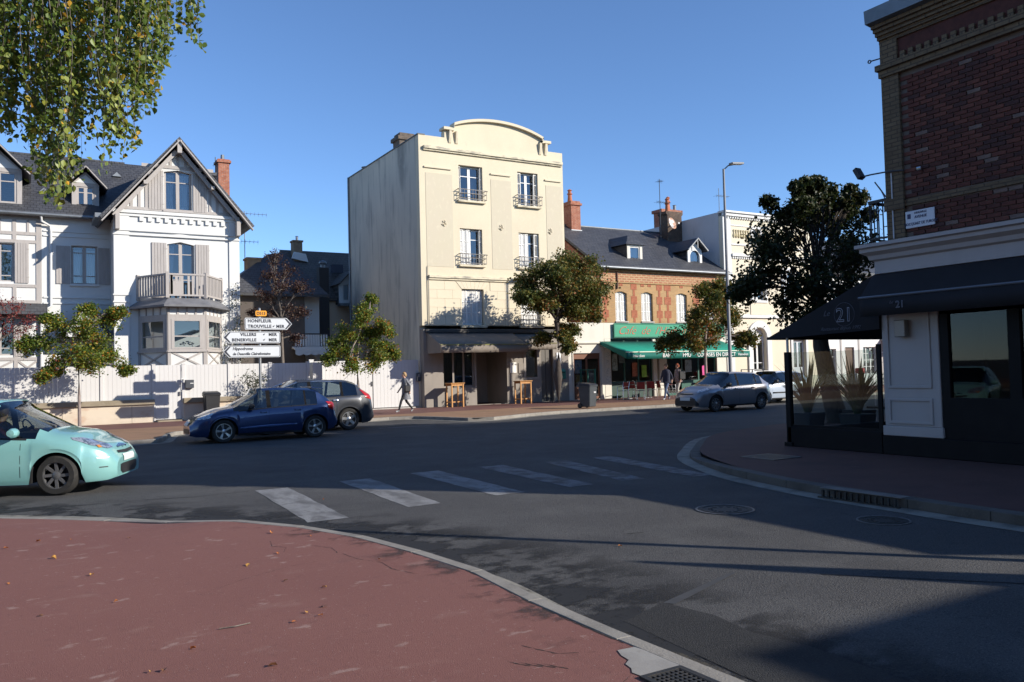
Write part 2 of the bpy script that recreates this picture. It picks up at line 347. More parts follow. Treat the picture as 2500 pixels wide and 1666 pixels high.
# crossing stripes
for i, (xa, xb, ya, xc, xd, yb) in enumerate([(2.85, 3.35, 9.72, 2.98, 3.48, 12.95), (4.24, 4.72, 9.98, 4.37, 4.90, 13.1), (5.62, 6.10, 10.1, 5.71, 6.25, 13.3), (6.86, 7.32, 10.1, 7.05, 7.55, 13.3), (7.87, 8.3, 10.1, 8.37, 8.84, 13.1), (9.0, 9.4, 9.75, 9.47, 9.94, 13.1)]):
    mb = MB(); n = 14
    for j in range(n+1):
        t = j/n; x0 = xa+(xc-xa)*t+rnd.uniform(-.012, .012); x1 = xb+(xd-xb)*t+rnd.uniform(-.012, .012); y = ya+(yb-ya)*t
        mb.v += [(x0, y, .004), (x1, y+rnd.uniform(-.02, .02)*(j in (0, n)), .004)]
    mb.f = [(2*j, 2*j+1, 2*j+3, 2*j+2) for j in range(n)]
    mb.build('crossing_stripe', paint if i in (0, 1, 2) else paint_faint, road)
for (x0, x1, y, w) in ((9.6, 11.6, 24.75, .12), (1.0, 1.7, 19.7, .1)):
    MB().add([(x0, y, .004), (x1, y, .004), (x1, y+w, .004), (x0, y+w, .004)], [(0, 1, 2, 3)]).build('bay_line', paint, road)
# dark asphalt repair by the near kerb
struct(sheet('asphalt_repair', [(3.52, 4.55), (4.03, 4.74), (4.12, 4.3), (4.05, 3.9), (4.14, 3.5), (4.1, 2.6), (4.05, 1.0), (3.45, 1.0), (3.44, 3.4)], .005, asph_dark))
struct(sheet('asphalt_seam', [(4.03, 4.74), (5.1, 5.1), (5.12, 5.06), (4.08, 4.66)], .004, pmat('seam_tar', (.045, .045, .046), .7, [((.06, .06, .06), 9, .4, .7, .8)])))
for pts in ([(5.62, 4.62), (6.1, 4.1), (6.6, 3.55), (7.2, 2.9)], [(1.4, 13.1), (2.1, 12.9), (2.9, 12.95)], [(5.4, 6.9), (5.6, 6.85)]):
    mb = MB(); P = resample(smooth_line(pts, 5), .05)
    for i, p in enumerate(P):
        w = rnd.uniform(.004, .012); mb.v += [(p.x+rnd.uniform(-.01, .01)-w, p.y-w, .003), (p.x+w, p.y+w, .003)]
    mb.f = [(2*i, 2*i+1, 2*i+3, 2*i+2) for i in range(len(P)-1)]
    mb.build('road_crack', dark, road)
# damp dark grime in the gutter along the near kerb, broken up by noise
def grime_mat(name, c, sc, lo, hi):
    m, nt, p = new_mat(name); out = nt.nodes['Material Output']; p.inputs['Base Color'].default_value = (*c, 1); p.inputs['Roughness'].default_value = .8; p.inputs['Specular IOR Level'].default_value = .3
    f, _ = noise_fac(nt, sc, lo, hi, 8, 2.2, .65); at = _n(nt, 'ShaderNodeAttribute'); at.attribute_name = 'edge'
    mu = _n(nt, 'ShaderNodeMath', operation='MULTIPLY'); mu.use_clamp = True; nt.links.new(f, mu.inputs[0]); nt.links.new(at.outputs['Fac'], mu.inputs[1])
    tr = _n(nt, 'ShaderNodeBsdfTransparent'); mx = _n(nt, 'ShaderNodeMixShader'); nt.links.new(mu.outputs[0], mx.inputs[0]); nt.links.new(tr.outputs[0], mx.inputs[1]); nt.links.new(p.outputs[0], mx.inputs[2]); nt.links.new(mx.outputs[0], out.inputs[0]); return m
def grime(name, line, side, w, z, mat, parent):
    mb = MB(); ed = []; rows = [0, .3, .7, 1]
    for k in rows:
        for p in offset_line(line, side*w*k): mb.v.append((p.x, p.y, z)); ed.append(1.25*(1-k)+.0)
    n = len(line)
    for j in range(3):
        for i in range(n-1): mb.f.append((j*n+i, j*n+i+1, (j+1)*n+i+1, (j+1)*n+i))
    o = mb.build(name, mat, parent, normals=False); at = o.data.attributes.new('edge', 'FLOAT', 'POINT'); at.data.foreach_set('value', ed)
seg = [p for p in nl if -4.2 < p.x and 1 < p.y]
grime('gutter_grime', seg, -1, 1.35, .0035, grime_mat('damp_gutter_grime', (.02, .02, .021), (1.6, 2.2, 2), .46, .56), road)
grime('gutter_silt', seg, 1, .2, .021, grime_mat('gutter_silt', (.06, .052, .04), (4, 4, 4), .54, .64), road)
grime('pavement_stain', offset_line([p for p in seg if p.x > 2.2], .36), 1, .4, .1195, grime_mat('pavement_soot', (.07, .05, .046), (2.2, 2.8, 2), .52, .66), nearp)
def crack(pts, z, w, mat, parent, name='pavement_crack'):
    mb = MB(); P = resample(smooth_line(pts, 6), .03); rr = random.Random(len(pts))
    for p in P: q = rr.uniform(.3, 1)*w; mb.v += [(p.x-q+rr.uniform(-.006, .006), p.y-q, z), (p.x+q+rr.uniform(-.006, .006), p.y+q, z)]
    mb.f = [(2*i, 2*i+1, 2*i+3, 2*i+2) for i in range(len(P)-1)]; mb.build(name, mat, parent, normals=False)
crk = pmat('crack_dirt', (.03, .024, .02), .95)
for pts in ([(2.05, 8.3), (2.0, 8.05), (2.1, 7.9), (2.02, 7.7)], [(2.45, 7.3), (2.5, 7.0), (2.62, 6.75), (2.6, 6.5), (2.7, 6.2)], [(2.3, 7.9), (2.45, 7.6), (2.42, 7.35)], [(2.74, 3.5), (2.6, 3.42), (2.5, 3.3), (2.42, 3.1)], [(2.8, 3.9), (2.6, 4.0), (2.5, 4.25)], [(1.1, 6.6), (1.5, 6.9), (1.9, 7.1), (2.2, 7.15)]): crack(pts, .1185, .003, crk, nearp)
for k in range(4): crack([(2.30+k*.05, 4.05-k*.05), (2.38+k*.05, 3.90-k*.05)], .1186, .004, crk, nearp)
ke = [p for p in offset_line(nl, .348) if 2.2 < p.x and 3.6 < p.y < 8.6]; crack([(p.x, p.y) for p in ke], .1192, .006, crk, nearp)
# manhole cover in the road
def manhole(loc, r, label, z=.004):
    t = thing('manhole_cover', label, 'manhole cover', (*loc, z))
    mb = MB(); mb.lathe([(r, 0), (r, .006), (r*.94, .008), (r*.92, .004)], (*loc, z), 40); mb.build('rim', pmat('worn_iron', (.16, .155, .15), .5, [((.07, .07, .07), 20, .45, .65, .8)], metal=.4), t)
    mb = MB(); mb.lathe([(r*.91, .003), (.001, .003)], (*loc, z), 40)
    mb.lathe([(r*.80, .003), (r*.80, .008), (r*.76, .008), (r*.76, .003)], (*loc, z), 40)
    for a in range(0, 360, 30):
        q = R(a); mb.box(loc[0]+r*.5*math.cos(q)-.02, loc[0]+r*.5*math.cos(q)+.02, loc[1]+r*.5*math.sin(q)-.02, loc[1]+r*.5*math.sin(q)+.02, z+.003, z+.008)
    mb.build('lid', iron, t)
manhole((7.23, 7.31), .35, 'round iron manhole cover in the shaded road')
manhole((8.05, 5.75), .28, 'worn round cover near the grated kerb drain', .003)
# gratings
def grating(name, x0, x1, y0, y1, z, n, label, mat=iron):
    t = thing(name, label, 'grating', ((x0+x1)/2, (y0+y1)/2, z)); f = .03
    MB().slab(rect(x0, x1, y0, y1), [rect(x0+f, x1-f, y0+f, y1-f)], 'z', z, z+.012).build('frame', mat, t)
    mb = MB()
    for i in range(1, n): 
        x = x0+(x1-x0)*i/n; mb.box(x-.006, x+.006, y0+f, y1-f, z, z+.01)
    m_ = max(2, int(n*(y1-y0)/(x1-x0)))
    for i in range(1, m_):
        y = y0+(y1-y0)*i/m_; mb.box(x0+f, x1-f, y-.006, y+.006, z+.001, z+.009)
    mb.build('bar_grid', mat, t); MB().box(x0+f, x1-f, y0+f, y1-f, z-.0005, z+.0005).build('pit', dark, t)
grating('drain_grating', 2.75, 3.03, 3.13, 3.44, .119, 9, 'square iron drain grating in the red pavement')
grating('tree_grating', 10.8, 11.5, 9.75, 10.5, .12, 12, 'pale square grating in the corner pavement', pmat('pale_iron', (.13, .125, .12), .5, metal=.4))
sheet('concrete_repair', [(2.915, 3.84), (3.03, 3.83), (3.055, 3.70), (3.05, 3.45), (2.775, 3.45), (2.765, 3.52), (2.80, 3.57), (2.815, 3.64), (2.87, 3.68), (2.88, 3.76)], .1215, pmat('repair_cement', (.30, .285, .26), .8, [((.21, .195, .18), 4, .4, .7, .7), ((.2, .18, .16), 25, .6, .7, .5)], bump=(60, .3, .004)), nearp)
grating('gully_grating', 3.10, 3.34, 2.85, 3.28, .018, 6, 'rusty iron gully grating in the gutter beside the red pavement')
# kerb drain with slots
t = thing('kerb_drain', 'dark slotted kerb drain at the edge of the corner pavement', 'drain', (8.86, 6.6, 0))
MB().box(8.76, 8.80, 6.05, 7.2, .0, .028).build('apron', iron, t)
for i in range(13): y = 6.1+i*.085; MB().box(8.772, 8.80, y, y+.028, .028, .115).build('slot_bar', iron, t)
MB().box(8.80, 8.98, 6.05, 7.2, .126, .139).build('cover', pmat('drain_stone', (.20, .18, .16), .8, [((.12, .11, .1), 5, .4, .7, .7)]), t, bevel=.006)
# fallen leaves, twigs
def leaf_mesh(s, curl, rr):
    mb = MB(); P = [(-.5, 0), (-.25, .28), (.1, .33), (.5, 0), (.1, -.33), (-.25, -.28)]
    mb.v = [(0, 0, .01)]+[(x*s, y*s, .004+curl*s*abs(y)*rr.uniform(.8, 2.2)+rr.uniform(0, .2)*s*abs(x)) for x, y in P]
    mb.f = [(0, 1+i, 1+(i+1) % 6) for i in range(6)]; return mb
drym = [pmat('dry_leaf_%d' % i, c, .7, [((c[0]*.5, c[1]*.45, c[2]*.5), 40, .4, .6, .6)]) for i, c in enumerate([(.48, .17, .035), (.38, .12, .03), (.50, .26, .06), (.16, .07, .03)])]
for i, (x, y) in enumerate([(0.07, 9.77), (0.36, 9.65), (0.18, 8.75), (0.87, 9.36), (-0.16, 7.9), (-0.21, 9.57), (0.44, 7.79), (0.06, 6.68), (0.54, 6.75), (1.96, 7.67), (1.94, 6.23), (1.75, 6.61), (1.69, 5.52), (1.5, 5.48), (1.63, 5.65), (1.78, 5.72), (2.64, 6.87), (0.84, 5.3), (0.57, 5.03), (0.64, 5.01), (2.16, 8.71), (2.45, 8.28), (1.62, 7.35), (1.17, 4.73), (4.96, 6.44), (3.54, 11.34)]):
    rr = random.Random(i); o = leaf_mesh(rr.uniform(.03, .058), rr.uniform(.2, .8), rr).build('fallen_leaf', drym[i % 4], normals=False)
    o.location = (x, y, .119 if i < 24 else .002); o.rotation_euler = (rr.uniform(-.3, .3), rr.uniform(-.3, .3), rr.uniform(0, 6))
    if i < 24: tag(o, ['curled orange fallen leaf on the red pavement', 'rust-brown fallen leaf on the red pavement', 'tan yellow fallen leaf on the red pavement', 'very dark brown fallen leaf on the red pavement'][i % 4], 'leaf', 'fallen leaves on the red pavement')
    else: tag(o, ('orange fallen leaf lying alone on the sunlit asphalt' if i == 24 else 'tiny orange leaf beside the nearest crossing stripe'), 'leaf')
mb = MB(); mb.tube([(1.05, 5.62, .125), (1.15, 5.60, .128), (1.25, 5.63, .124)], .004, 5); tag(mb.build('fallen_twig', barkm), 'thin dry twig lying on the red pavement', 'twig')
# ---------------------------------------------------------------- generic building bits
def window(root, u0, u1, v0, v1, w, ax='y', sg=1, fr=.06, mull=1, trans=(.72,), mat=whitew, gl=winglass, curtain=None, depth=.06, name='window', pane_name='pane', mw=None):
    """frame mesh with panes as children. w = outer face, sg = direction into the building"""
    n = mull+1; mw = mw or fr*1.3; holes = []; cw = (u1-u0-2*fr-mull*mw)/n
    vs = [v0+fr]+[v0+(v1-v0)*t for t in trans]+[v1-fr]
    for i in range(n):
        a = u0+fr+i*(cw+mw)
        for j in range(len(vs)-1):
            lo = vs[j]+(.02 if j else 0); hi = vs[j+1]-(.02 if j < len(vs)-2 else 0); holes.append(rect(a+.03*(mull > 0), a+cw-.03*(mull > 0), lo, hi))
    wd_ = MB().slab(rect(u0, u1, v0, v1), holes, ax, w, w+sg*depth).build(name, mat, root)
    for h in holes:
        fn = AX[ax]; MB().add([fn(p[0], p[1], w+sg*depth*.5) for p in h], [(0, 1, 2, 3)]).build(pane_name, gl, wd_, normals=False)
    if curtain:
        for (c0, c1, top, flare) in curtain:
            mb = MB(); k = 22; fn = AX[ax]; rows = [(top, 1), (v0+(top-v0)*.45, 1-.35*flare), (v0+.06, 1-flare*.15)]
            for z, s_ in rows:
                for i in range(k+1):
                    t_ = i/k; u = c0+(c1-c0)*t_*s_; mb.v.append(fn(u, z, w+sg*(.16+.025*math.sin(t_*k*1.3))))
            for j in range(2):
                for i in range(k): mb.f.append((j*(k+1)+i, j*(k+1)+i+1, (j+1)*(k+1)+i+1, (j+1)*(k+1)+i))
            mb.build('curtain', curtainm, wd_, smooth=60, normals=False)
    return wd_
def louvre(mb, u0, u1, v0, v1, w, ax='y', sg=1, t=.03, cols=1, rails=3, pitch=.05):
    """louvred shutter leaf: frame with slats"""
    f = min(.04, (u1-u0)*.16); holes = []; cw = (u1-u0-f*(cols+1))/cols; rh = (v1-v0-f*(rails+1))/rails
    for i in range(cols):
        for j in range(rails):
            a = u0+f+i*(cw+f); b = v0+f+j*(rh+f); holes.append(rect(a, a+cw, b, b+rh))
    mb.slab(rect(u0, u1, v0, v1), holes, ax, w, w+sg*t); fn = AX[ax]
    for h in holes:
        z = h[0][1]
        while z < h[2][1]-.02:
            a, b = h[0][0], h[1][0]; mb.add([fn(a, z, w+sg*.004), fn(b, z, w+sg*.004), fn(b, z+pitch*.8, w+sg*t*.9), fn(a, z+pitch*.8, w+sg*t*.9)], [(0, 1, 2, 3)]); z += pitch
    return mb
def railing(mb, x0, x1, y0, y1, z0, z1, n=9):
    """small iron window guard round a sill"""
    for z in (z0+.06, (z0+z1)/2+.06, z1):
        mb.bar((x0, y0, z), (x1, y0, z), .025, .03); mb.bar((x0, y0, z), (x0, y1, z), .02, .03); mb.bar((x1, y0, z), (x1, y1, z), .02, .03)
    for i in range(n+1):
        x = x0+(x1-x0)*i/n; mb.bar((x, y0, z0+.02), (x, y0, z1), .016, .016, up=(0, 1, 0))
    for x in (x0-.04, x1+.04): mb.bar((x, y0, z1), (x, y0+.04, z1-.03), .05, .02)
    return mb
def gable_roof(mb, u0, u1, ve, um, va, w0, w1, th=.12, ax='y'):
    """two pitched slabs; eaves at u0/u1 height ve, ridge at um height va"""
    for a in (u0, u1):
        d = Vector((um-a, va-ve)); n = Vector((-d.y, d.x)).normalized()*th
        if n.y < 0: n = -n
        mb.prism([(a, ve), (um, va), (um, va+abs(n.y)+.02), (a+n.x, ve+n.y)], ax, w0, w1)
    return mb
# ---------------------------------------------------------------- cream apartment building
creamr = pmat('cream_render', (.60, .525, .385), .85, [((.54, .47, .345), (.9, .9, .5), .42, .7, .7), ((.54, .48, .36), (3, 3, .8), .56, .75, .45, 6), ((.64, .57, .44), 12, .5, .7, .3), ((.40, .36, .29), (5, 5, 1.2), .66, .78, .5, 6)], bump=(60, .25, .006))
greyr = pmat('grey_render', (.60, .54, .44), .9, [((.46, .42, .35), (.35, .35, .2), .38, .7, .9), ((.17, .165, .15), (.5, .5, .16), .52, .70, .85, 7), ((.24, .225, .20), (2.6, 2.6, .3), .52, .70, .7, 7), ((.57, .52, .43), (2, 2, 2), .55, .75, .4), ((.13, .125, .12), (1.1, 1.1, .5), .66, .82, .7, 5)], bump=(45, .35, .008))
stainr = pmat('stained_moulding', (.62, .55, .40), .85, [((.20, .185, .16), (2, 9, 6), .48, .66, .8, 7), ((.45, .41, .32), 6, .45, .7, .5)], bump=(50, .3, .006))
panelr = pmat('cream_panel', (.52, .46, .35), .88, [((.51, .46, .34), (.8, .8, .5), .42, .7, .7), ((.64, .58, .44), (6, 6, 3), .55, .75, .4)], bump=(70, .4, .008))
greyshop = pmat('taupe_shopfront', (.245, .215, .185), .7, [((.195, .17, .145), (2, 2, 1), .45, .7, .7)], bump=(60, .1, .003))
awncloth = pmat('taupe_awning', (.22, .188, .157), .9, [((.175, .152, .128), (1.5, 1.5, 1.5), .4, .7, .7), ((.27, .235, .19), 7, .55, .75, .4)], bump=(90, .2, .003))
mossm = pmat('mossy_awning_edge', (.20, .195, .07), .9, [((.145, .125, .095), (3, 3, 3), .45, .6, .9)])
shutw = pmat('pale_shutter', (.70, .69, .66), .6, [((.55, .53, .50), (7, 7, 3), .5, .7, .6)])
X0, X1, YF, YB, ZT = 15.78, 23.93, 35.0, 44.8, 12.97
cb = thing('apartment_building', 'tall cream rendered apartment building with curved parapet and stained grey side wall', 'building', (19.85, 35, .12))
wins = {'W1': (17.86, 19.17, 10.05, 11.74), 'W2': (21.17, 22.38, 10.05, 11.74), 'W3': (17.86, 19.08, 6.92, 8.66), 'W4': (21.16, 22.36, 6.92, 8.66), 'W5': (17.88, 19.08, 3.98, 5.72), 'W6': (21.16, 22.36, 3.98, 5.72)}
top = [(X1, ZT-.02), (23.2, ZT), (23.18, 13.30)]+[(23.0, 13.33)]
ped = arc(20.05, 11.6, 4.3, 48, 132, 22, 2.42)
ped = [(x, z) for x, z in ped if 17.4 < x < 22.8]
outer = [(X0, 3.95), (X1, 3.95), (X1, ZT), (23.05, ZT), (23.05, 13.30)]+ped+[(17.15, 13.30), (17.15, ZT), (X0, ZT)]
MB().slab(outer, [rect(*w[:2], *w[2:]) for w in wins.values()], 'y', YF, YF+.35).build('wall', creamr, cb)
MB().box(X0, X0+.3, YF+.35, YB, .1, ZT).build('side_wall', greyr, cb)
mb = MB().box(X1-.3, X1, YF+.35, YB, .1, ZT); mb.box(X0+.3, X1-.3, YB-.3, YB, .1, ZT); mb.build('rear_wall', greyr, cb)
MB().box(X0+.3, X1-.3, YF+.35, YB-.3, 12.2, 12.35).build('roof', zincm, cb)
MB().box(X0-.04, X0+.34, YF-.02, YB+.03, ZT, ZT+.05).build('coping', pmat('dark_coping', (.10, .10, .10), .6), cb)
for z in (3.75, 6.3, 9.4): MB().box(X0+.3, X1-.3, YF+.35, YB-.3, z-.1, z+.1).build('floor_slab', dark, cb)
# mouldings
MB().box(16.0, 23.86, YF-.16, YF, 12.32, 12.46).box(16.0, 23.86, YF-.09, YF, 12.24, 12.32).build('cornice', stainr, cb, bevel=.01)
MB().box(16.14, 23.7, YF-.14, YF, 6.20, 6.33).box(16.14, 23.7, YF-.08, YF, 6.11, 6.20).build('string_course', stainr, cb, bevel=.01)
mb = MB(); P = [(17.05, 13.34), (17.35, 13.34), (17.6, 13.31)]+[(x, z) for x, z in reversed(ped)]+[(22.6, 13.31), (22.8, 13.34), (23.15, 13.34)]
for a, b in zip(P, P[1:]):
    mb.prism([a, b, (b[0], b[1]+.13), (a[0], a[1]+.13)], 'y', YF-.18, YF+.36)
mb.build('parapet_moulding', creamr, cb)
for xc in (17.42, 17.78, 22.55, 22.88):
    MB().prism([(YF-.16, 13.33), (YF, 13.33), (YF, 12.72), (YF-.04, 12.75), (YF-.11, 12.98)], 'x', xc-.07, xc+.07).build('bracket', creamr, cb, bevel=.01)
for (a, b) in ((16.02, 17.45), (19.6, 20.75), (22.78, 23.78)): MB().box(a, b, YF-.07, YF, 11.42, 11.50).build('lintel_moulding', creamr, cb, bevel=.008)
for (a, b) in ((16.1, 17.5), (19.62, 20.78), (22.85, 23.82)): MB().box(a, b, YF-.012, YF, 6.75, 11.2).build('recessed_panel', panelr, cb)
orn = MB()
for k in range(5): orn.tube([(math.cos(R(20+k*75))*.05, 0, math.sin(R(20+k*75))*.05), (math.cos(R(50+k*75))*.12, -.01, math.sin(R(50+k*75))*.13), (math.cos(R(85+k*75))*.09, 0, math.sin(R(85+k*75))*.16)], [.03, .028, .012], 6)
orn.lathe([(.06, -.03), (.05, 0), (.001, .01)], (0, 0, 0), 10, 'y')
o0 = orn.build('plaster_ornament', creamr, cb, smooth=1); o0.location = Vector((17.02, YF-.02, 8.82))-WL[cb.name]
WLo = WL[cb.name]; me_o = o0.data; me_o.transform(Matrix.Translation(WLo))
for x in (20.15, 23.05): piece('plaster_ornament', me_o, cb, (x, YF-.02, 8.82))
# stone blocks of the first floor, drawn joint by joint
mesh_cache = {}
def block(parent, x0, x1, z0, z1, y, d, mat, name='stone_block', jt=.008):
    w, h = round(x1-x0-jt, 3), round(z1-z0-jt, 3); k = (w, h, d, mat.name, name)
    if k not in mesh_cache:
        bm = bmesh.new(); bmesh.ops.create_cube(bm, size=1)
        for v in bm.verts: v.co = (v.co.x*w, v.co.y*d, v.co.z*h)
        me = bpy.data.meshes.new(name); bm.to_mesh(me); bm.free(); me.materials.append(mat); mesh_cache[k] = me
    return piece(name, mesh_cache[k], parent, ((x0+x1)/2, y+d/2-rnd.uniform(0, .003), (z0+z1)/2))
def blocks_row(parent, x0, x1, z0, z1, y, d, mat, width, off, holes, name='stone_block', jt=.008):
    x = x0-off
    while x < x1-.02:
        a, b = max(x, x0), min(x+width, x1); x += width
        if b-a < .06: continue
        segs = [(a, b)]
        for (h0, h1, g0, g1) in holes:
            if z1 > g0+.01 and z0 < g1-.01:
                ns = []
                for s0, s1 in segs:
                    if s1 <= h0 or s0 >= h1: ns.append((s0, s1)); continue
                    if h0-s0 > .05: ns.append((s0, h0))
                    if s1-h1 > .05: ns.append((h1, s1))
                segs = ns
        for s0, s1 in segs: block(parent, s0, s1, z0, z1, y, d, mat, name, jt)
stone = pmat('cream_stone', (.625, .55, .41), .85, [((.56, .49, .37), (.8, .8, .8), .4, .7, .7), ((.56, .49, .36), (4, 4, 1.5), .58, .76, .4)], bump=(60, .25, .005))
hl = [(17.55, 19.42, 5.72, 6.08), (17.88, 19.08, 3.9, 5.72), (20.85, 22.68, 5.72, 6.08), (21.16, 22.36, 3.9, 5.72)]
for r_ in range(5): blocks_row(cb, 16.16, 23.75, 3.98+r_*.42, 4.40+r_*.42, YF-.016, .015, stone, .82, .41*(r_ % 2), hl)
for x0_, x1_ in ((17.88, 19.08), (21.16, 22.36)):
    for i in range(7):
        a0, a1 = (i-3.5)/3.5, (i-2.5)/3.5; xc = (x0_+x1_)/2
        MB().prism([(xc+a0*.6+.004, 5.725), (xc+a1*.6-.004, 5.725), (xc+a1*.9-.004, 6.075), (xc+a0*.9+.004, 6.075)], 'y', YF-.018, YF).build('voussoir', stone, cb)
MB().tube([(16.1, YF-.05, 6.75), (16.1, YF-.05, 4.1), (16.13, YF-.05, 3.95)], .018, 6).build('conduit', pmat('grey_cable', (.3, .28, .24), .6), cb)
# windows with folding shutters and iron guards
for k, (a, b, c, d) in wins.items():
    MB().box(a-.1, b+.1, YF-.15, YF, c-.13, c-.02).build('sill', stainr, cb, bevel=.01)
    if k != 'W5':
        railing(MB(), a-.1, b+.1, YF-.2, YF-.01, c-.02, c+.48, 10).build('window_guard', pmat('wrought_iron', (.09, .085, .08), .5, [((.16, .12, .09), 12, .5, .7, .5)], metal=.4), cb)
    if k in ('W5', 'W6'):
        n = 4; 
        for i in range(n):
            mb = MB(); louvre(mb, a+.03+i*(b-a-.06)/n, a+.03+(i+1)*(b-a-.06)/n-.012, c+.02, d-.04, YF+.12+(.02 if i % 2 else 0), rails=3); mb.build('shutter', shutw, cb, normals=False)
    else:
        window(cb, a+.04, b-.04, c, d-.03, YF+.22, curtain=None)
        lw = {'W1': (.12, .10), 'W2': (.22, .20), 'W3': (.55, .12), 'W4': (.58, .24)}[k]
        for s, wdt in zip((0, 1), lw):
            n = 3 if wdt > .4 else 1; st = wdt/n
            for i in range(n):
                u = a+.02+i*st if s == 0 else b-.02-wdt+i*st
                mb = MB(); louvre(mb, u, u+st-.01, c+.02, d-.05, YF+.08+.025*(i % 2), rails=3, t=.03 if n > 1 else .1); mb.build('shutter', shutw, cb, normals=False)
        if k == 'W1':
            MB().box(a+.1, a+.34, YF+.40, YF+.42, c, c+.72).build('cardboard', pmat('cardboard', (.55, .36, .2), .9), cb)
            MB().box(a+.62, b-.28, YF+.40, YF+.42, c, c+1.1).build('dark_panel', pmat('brown_panel', (.2, .15, .12), .8), cb)
# graffiti strokes are shadows in the photograph; roof furniture
mb = MB().box(17.2, 18.15, 40.6, 41.5, 12.3, 14.35); mb.box(17.1, 18.25, 40.5, 41.6, 14.35, 14.55); mb.box(17.25, 18.1, 40.65, 41.45, 14.55, 14.75)
mb.build('chimney', pmat('sooty_brick', (.15, .115, .09), .9, [((.07, .06, .05), 4, .4, .7, .8)], brick=('XZ', .22, .075, (.12, .10, .085), .01, (.19, .145, .11), 0)), cb)
mb = MB(); mb.lathe([(.09, 12.9), (.09, 13.2), (.26, 13.22), (.30, 13.28), (.001, 13.36)], (16.25, 43.1, 0), 14); mb.build('vent_cowl', zincm, cb, smooth=1)
MB().tube([(15.72, 44.7, 13.0), (15.72, 44.7, 4), (15.72, 44.7, .1)], .05, 8).build('downpipe', zincm, cb)
# ground floor shopfront
sf = MB(); ent = rect(18.55, 20.25, .14, 2.9)
sf.slab(rect(X0+.02, X1, .12, 3.78), [rect(16.75, 18.45, 1.0, 2.72), ent, rect(21.3, 22.05, 1.35, 2.85), rect(22.25, 22.98, .14, 2.85)], 'y', YF-.06, YF+.3)
sf.build('shopfront', greyshop, cb)
MB().box(X0+.1, X1-.1, YF-.22, YF-.06, 3.6, 3.76).build('awning_box', pmat('dark_awning_box', (.055, .05, .046), .6), cb, bevel=.01)
mb = MB()
for x in (16.75, 17.3, 17.85, 18.37): mb.box(x, x+.09, YF+.02, YF+.1, 1.0, 2.72)
mb.box(16.84, 18.37, YF+.02, YF+.1, 1.0, 1.08); mb.build('shop_window', greyshop, cb)
MB().box(16.75, 18.45, YF+.05, YF+.065, 1.0, 2.72).build('pane', shopglass, cb)
MB().box(21.3, 22.05, YF+.02, YF+.04, 1.35, 2.85).build('pane', glass_mat('mirror_pane', (.3, .35, .36), 1.0, .45), cb)
mb = MB().slab(rect(21.22, 22.13, 1.27, 2.93), [rect(21.34, 22.01, 1.39, 2.81)], 'y', YF-.09, YF-.061); mb.build('window_frame', pmat('taupe_frame', (.27, .24, .21), .5), cb)
mb = MB().box(22.27, 22.60, YF+.1, YF+.15, .14, 2.85).box(22.63, 22.96, YF+.1, YF+.15, .14, 2.85); mb.build('door', pmat('dark_taupe_door', (.10, .088, .076), .5), cb)
mb = MB().box(18.5, 18.56, YF+.3, 37, .14, 2.9).box(20.25, 20.31, YF+.3, 37, .14, 2.9).box(18.5, 20.3, 37, 37.05, .14, 2.9); mb.build('porch_wall', greyshop, cb)
for (a, b, z0, z1) in ((20.42, 20.78, 1.62, 2.14), (20.9, 21.2, 1.6, 2.1)): MB().box(a, b, YF-.10, YF-.061, z0, z1).build('menu_board', [pmat('menu_paper', (.75, .74, .7), .7), greyshop][a > 20.8], cb, bevel=.006)
# sloping awning
def awning(root, x0, x1, yb, yf, zb, zf, val, mat, vmat=None, edge=None, scal=0):
    mb = MB(); n = 24
    for j, (y, z) in enumerate([(yb, zb), ((yb*.5+yf*.5), (zb+zf)/2-.02), (yf, zf)]):
        for i in range(n+1): mb.v.append((x0+(x1-x0)*i/n, y, z-.012*math.sin(i*1.3)*(j == 1)))
    for j in range(2):
        for i in range(n): mb.f.append((j*(n+1)+i, j*(n+1)+i+1, (j+1)*(n+1)+i+1, (j+1)*(n+1)+i))
    a = mb.build('awning', mat, root, smooth=50)
    md = a.modifiers.new('thick', 'SOLIDIFY'); md.thickness = .012
    MB().tube([(x0-.02, yf, zf), (x1+.02, yf, zf)], .03, 8).build('front_bar', edge or alum, a)
    v = MB(); m_ = 60
    for i in range(m_+1):
        x = x0+(x1-x0)*i/m_; zz = zf-val-(abs(math.sin(i*math.pi/6))*.05*scal); v.v += [(x, yf-.01-.006*math.sin(i*.9), zf-.025), (x, yf-.012+.014*math.sin(i*.9), zz)]
    v.f = [(2*i, 2*i+1, 2*i+3, 2*i+2) for i in range(m_)]; vo = v.build('valance', vmat or mat, a, smooth=50)
    vo.modifiers.new('thick', 'SOLIDIFY').thickness = .006
    for x in (x0+.05, x1-.05): MB().bar((x, yb, zb-.25), (x, yf+.02, zf-.03), .04, .03).build('arm', alum, a)
    return a
aw = awning(cb, 15.98, 20.55, YF-.1, 33.45, 3.62, 2.98, .36, awncloth, edge=mossm)
aw2 = awning(cb, 20.62, 22.75, YF-.1, 34.25, 3.60, 3.05, .30, awncloth, edge=mossm)
for x in (18.3,): MB().box(x, x+.01, 33.9, 33.92, 3.1, 3.2).build('seam', awncloth, aw)
MB().prism([(YF-.1, 3.6), (33.45, 2.98), (33.45, 2.62), (YF-.1, 2.62)], 'x', 15.965, 15.975).build('side_flap', awncloth, aw)
MB().box(23.18, 23.43, YF-.10, YF-.062, 1.9, 2.6).build('poster', pmat('white_poster', (.8, .8, .8), .6, [((.4, .45, .5), 9, .55, .7, .5)]), cb)
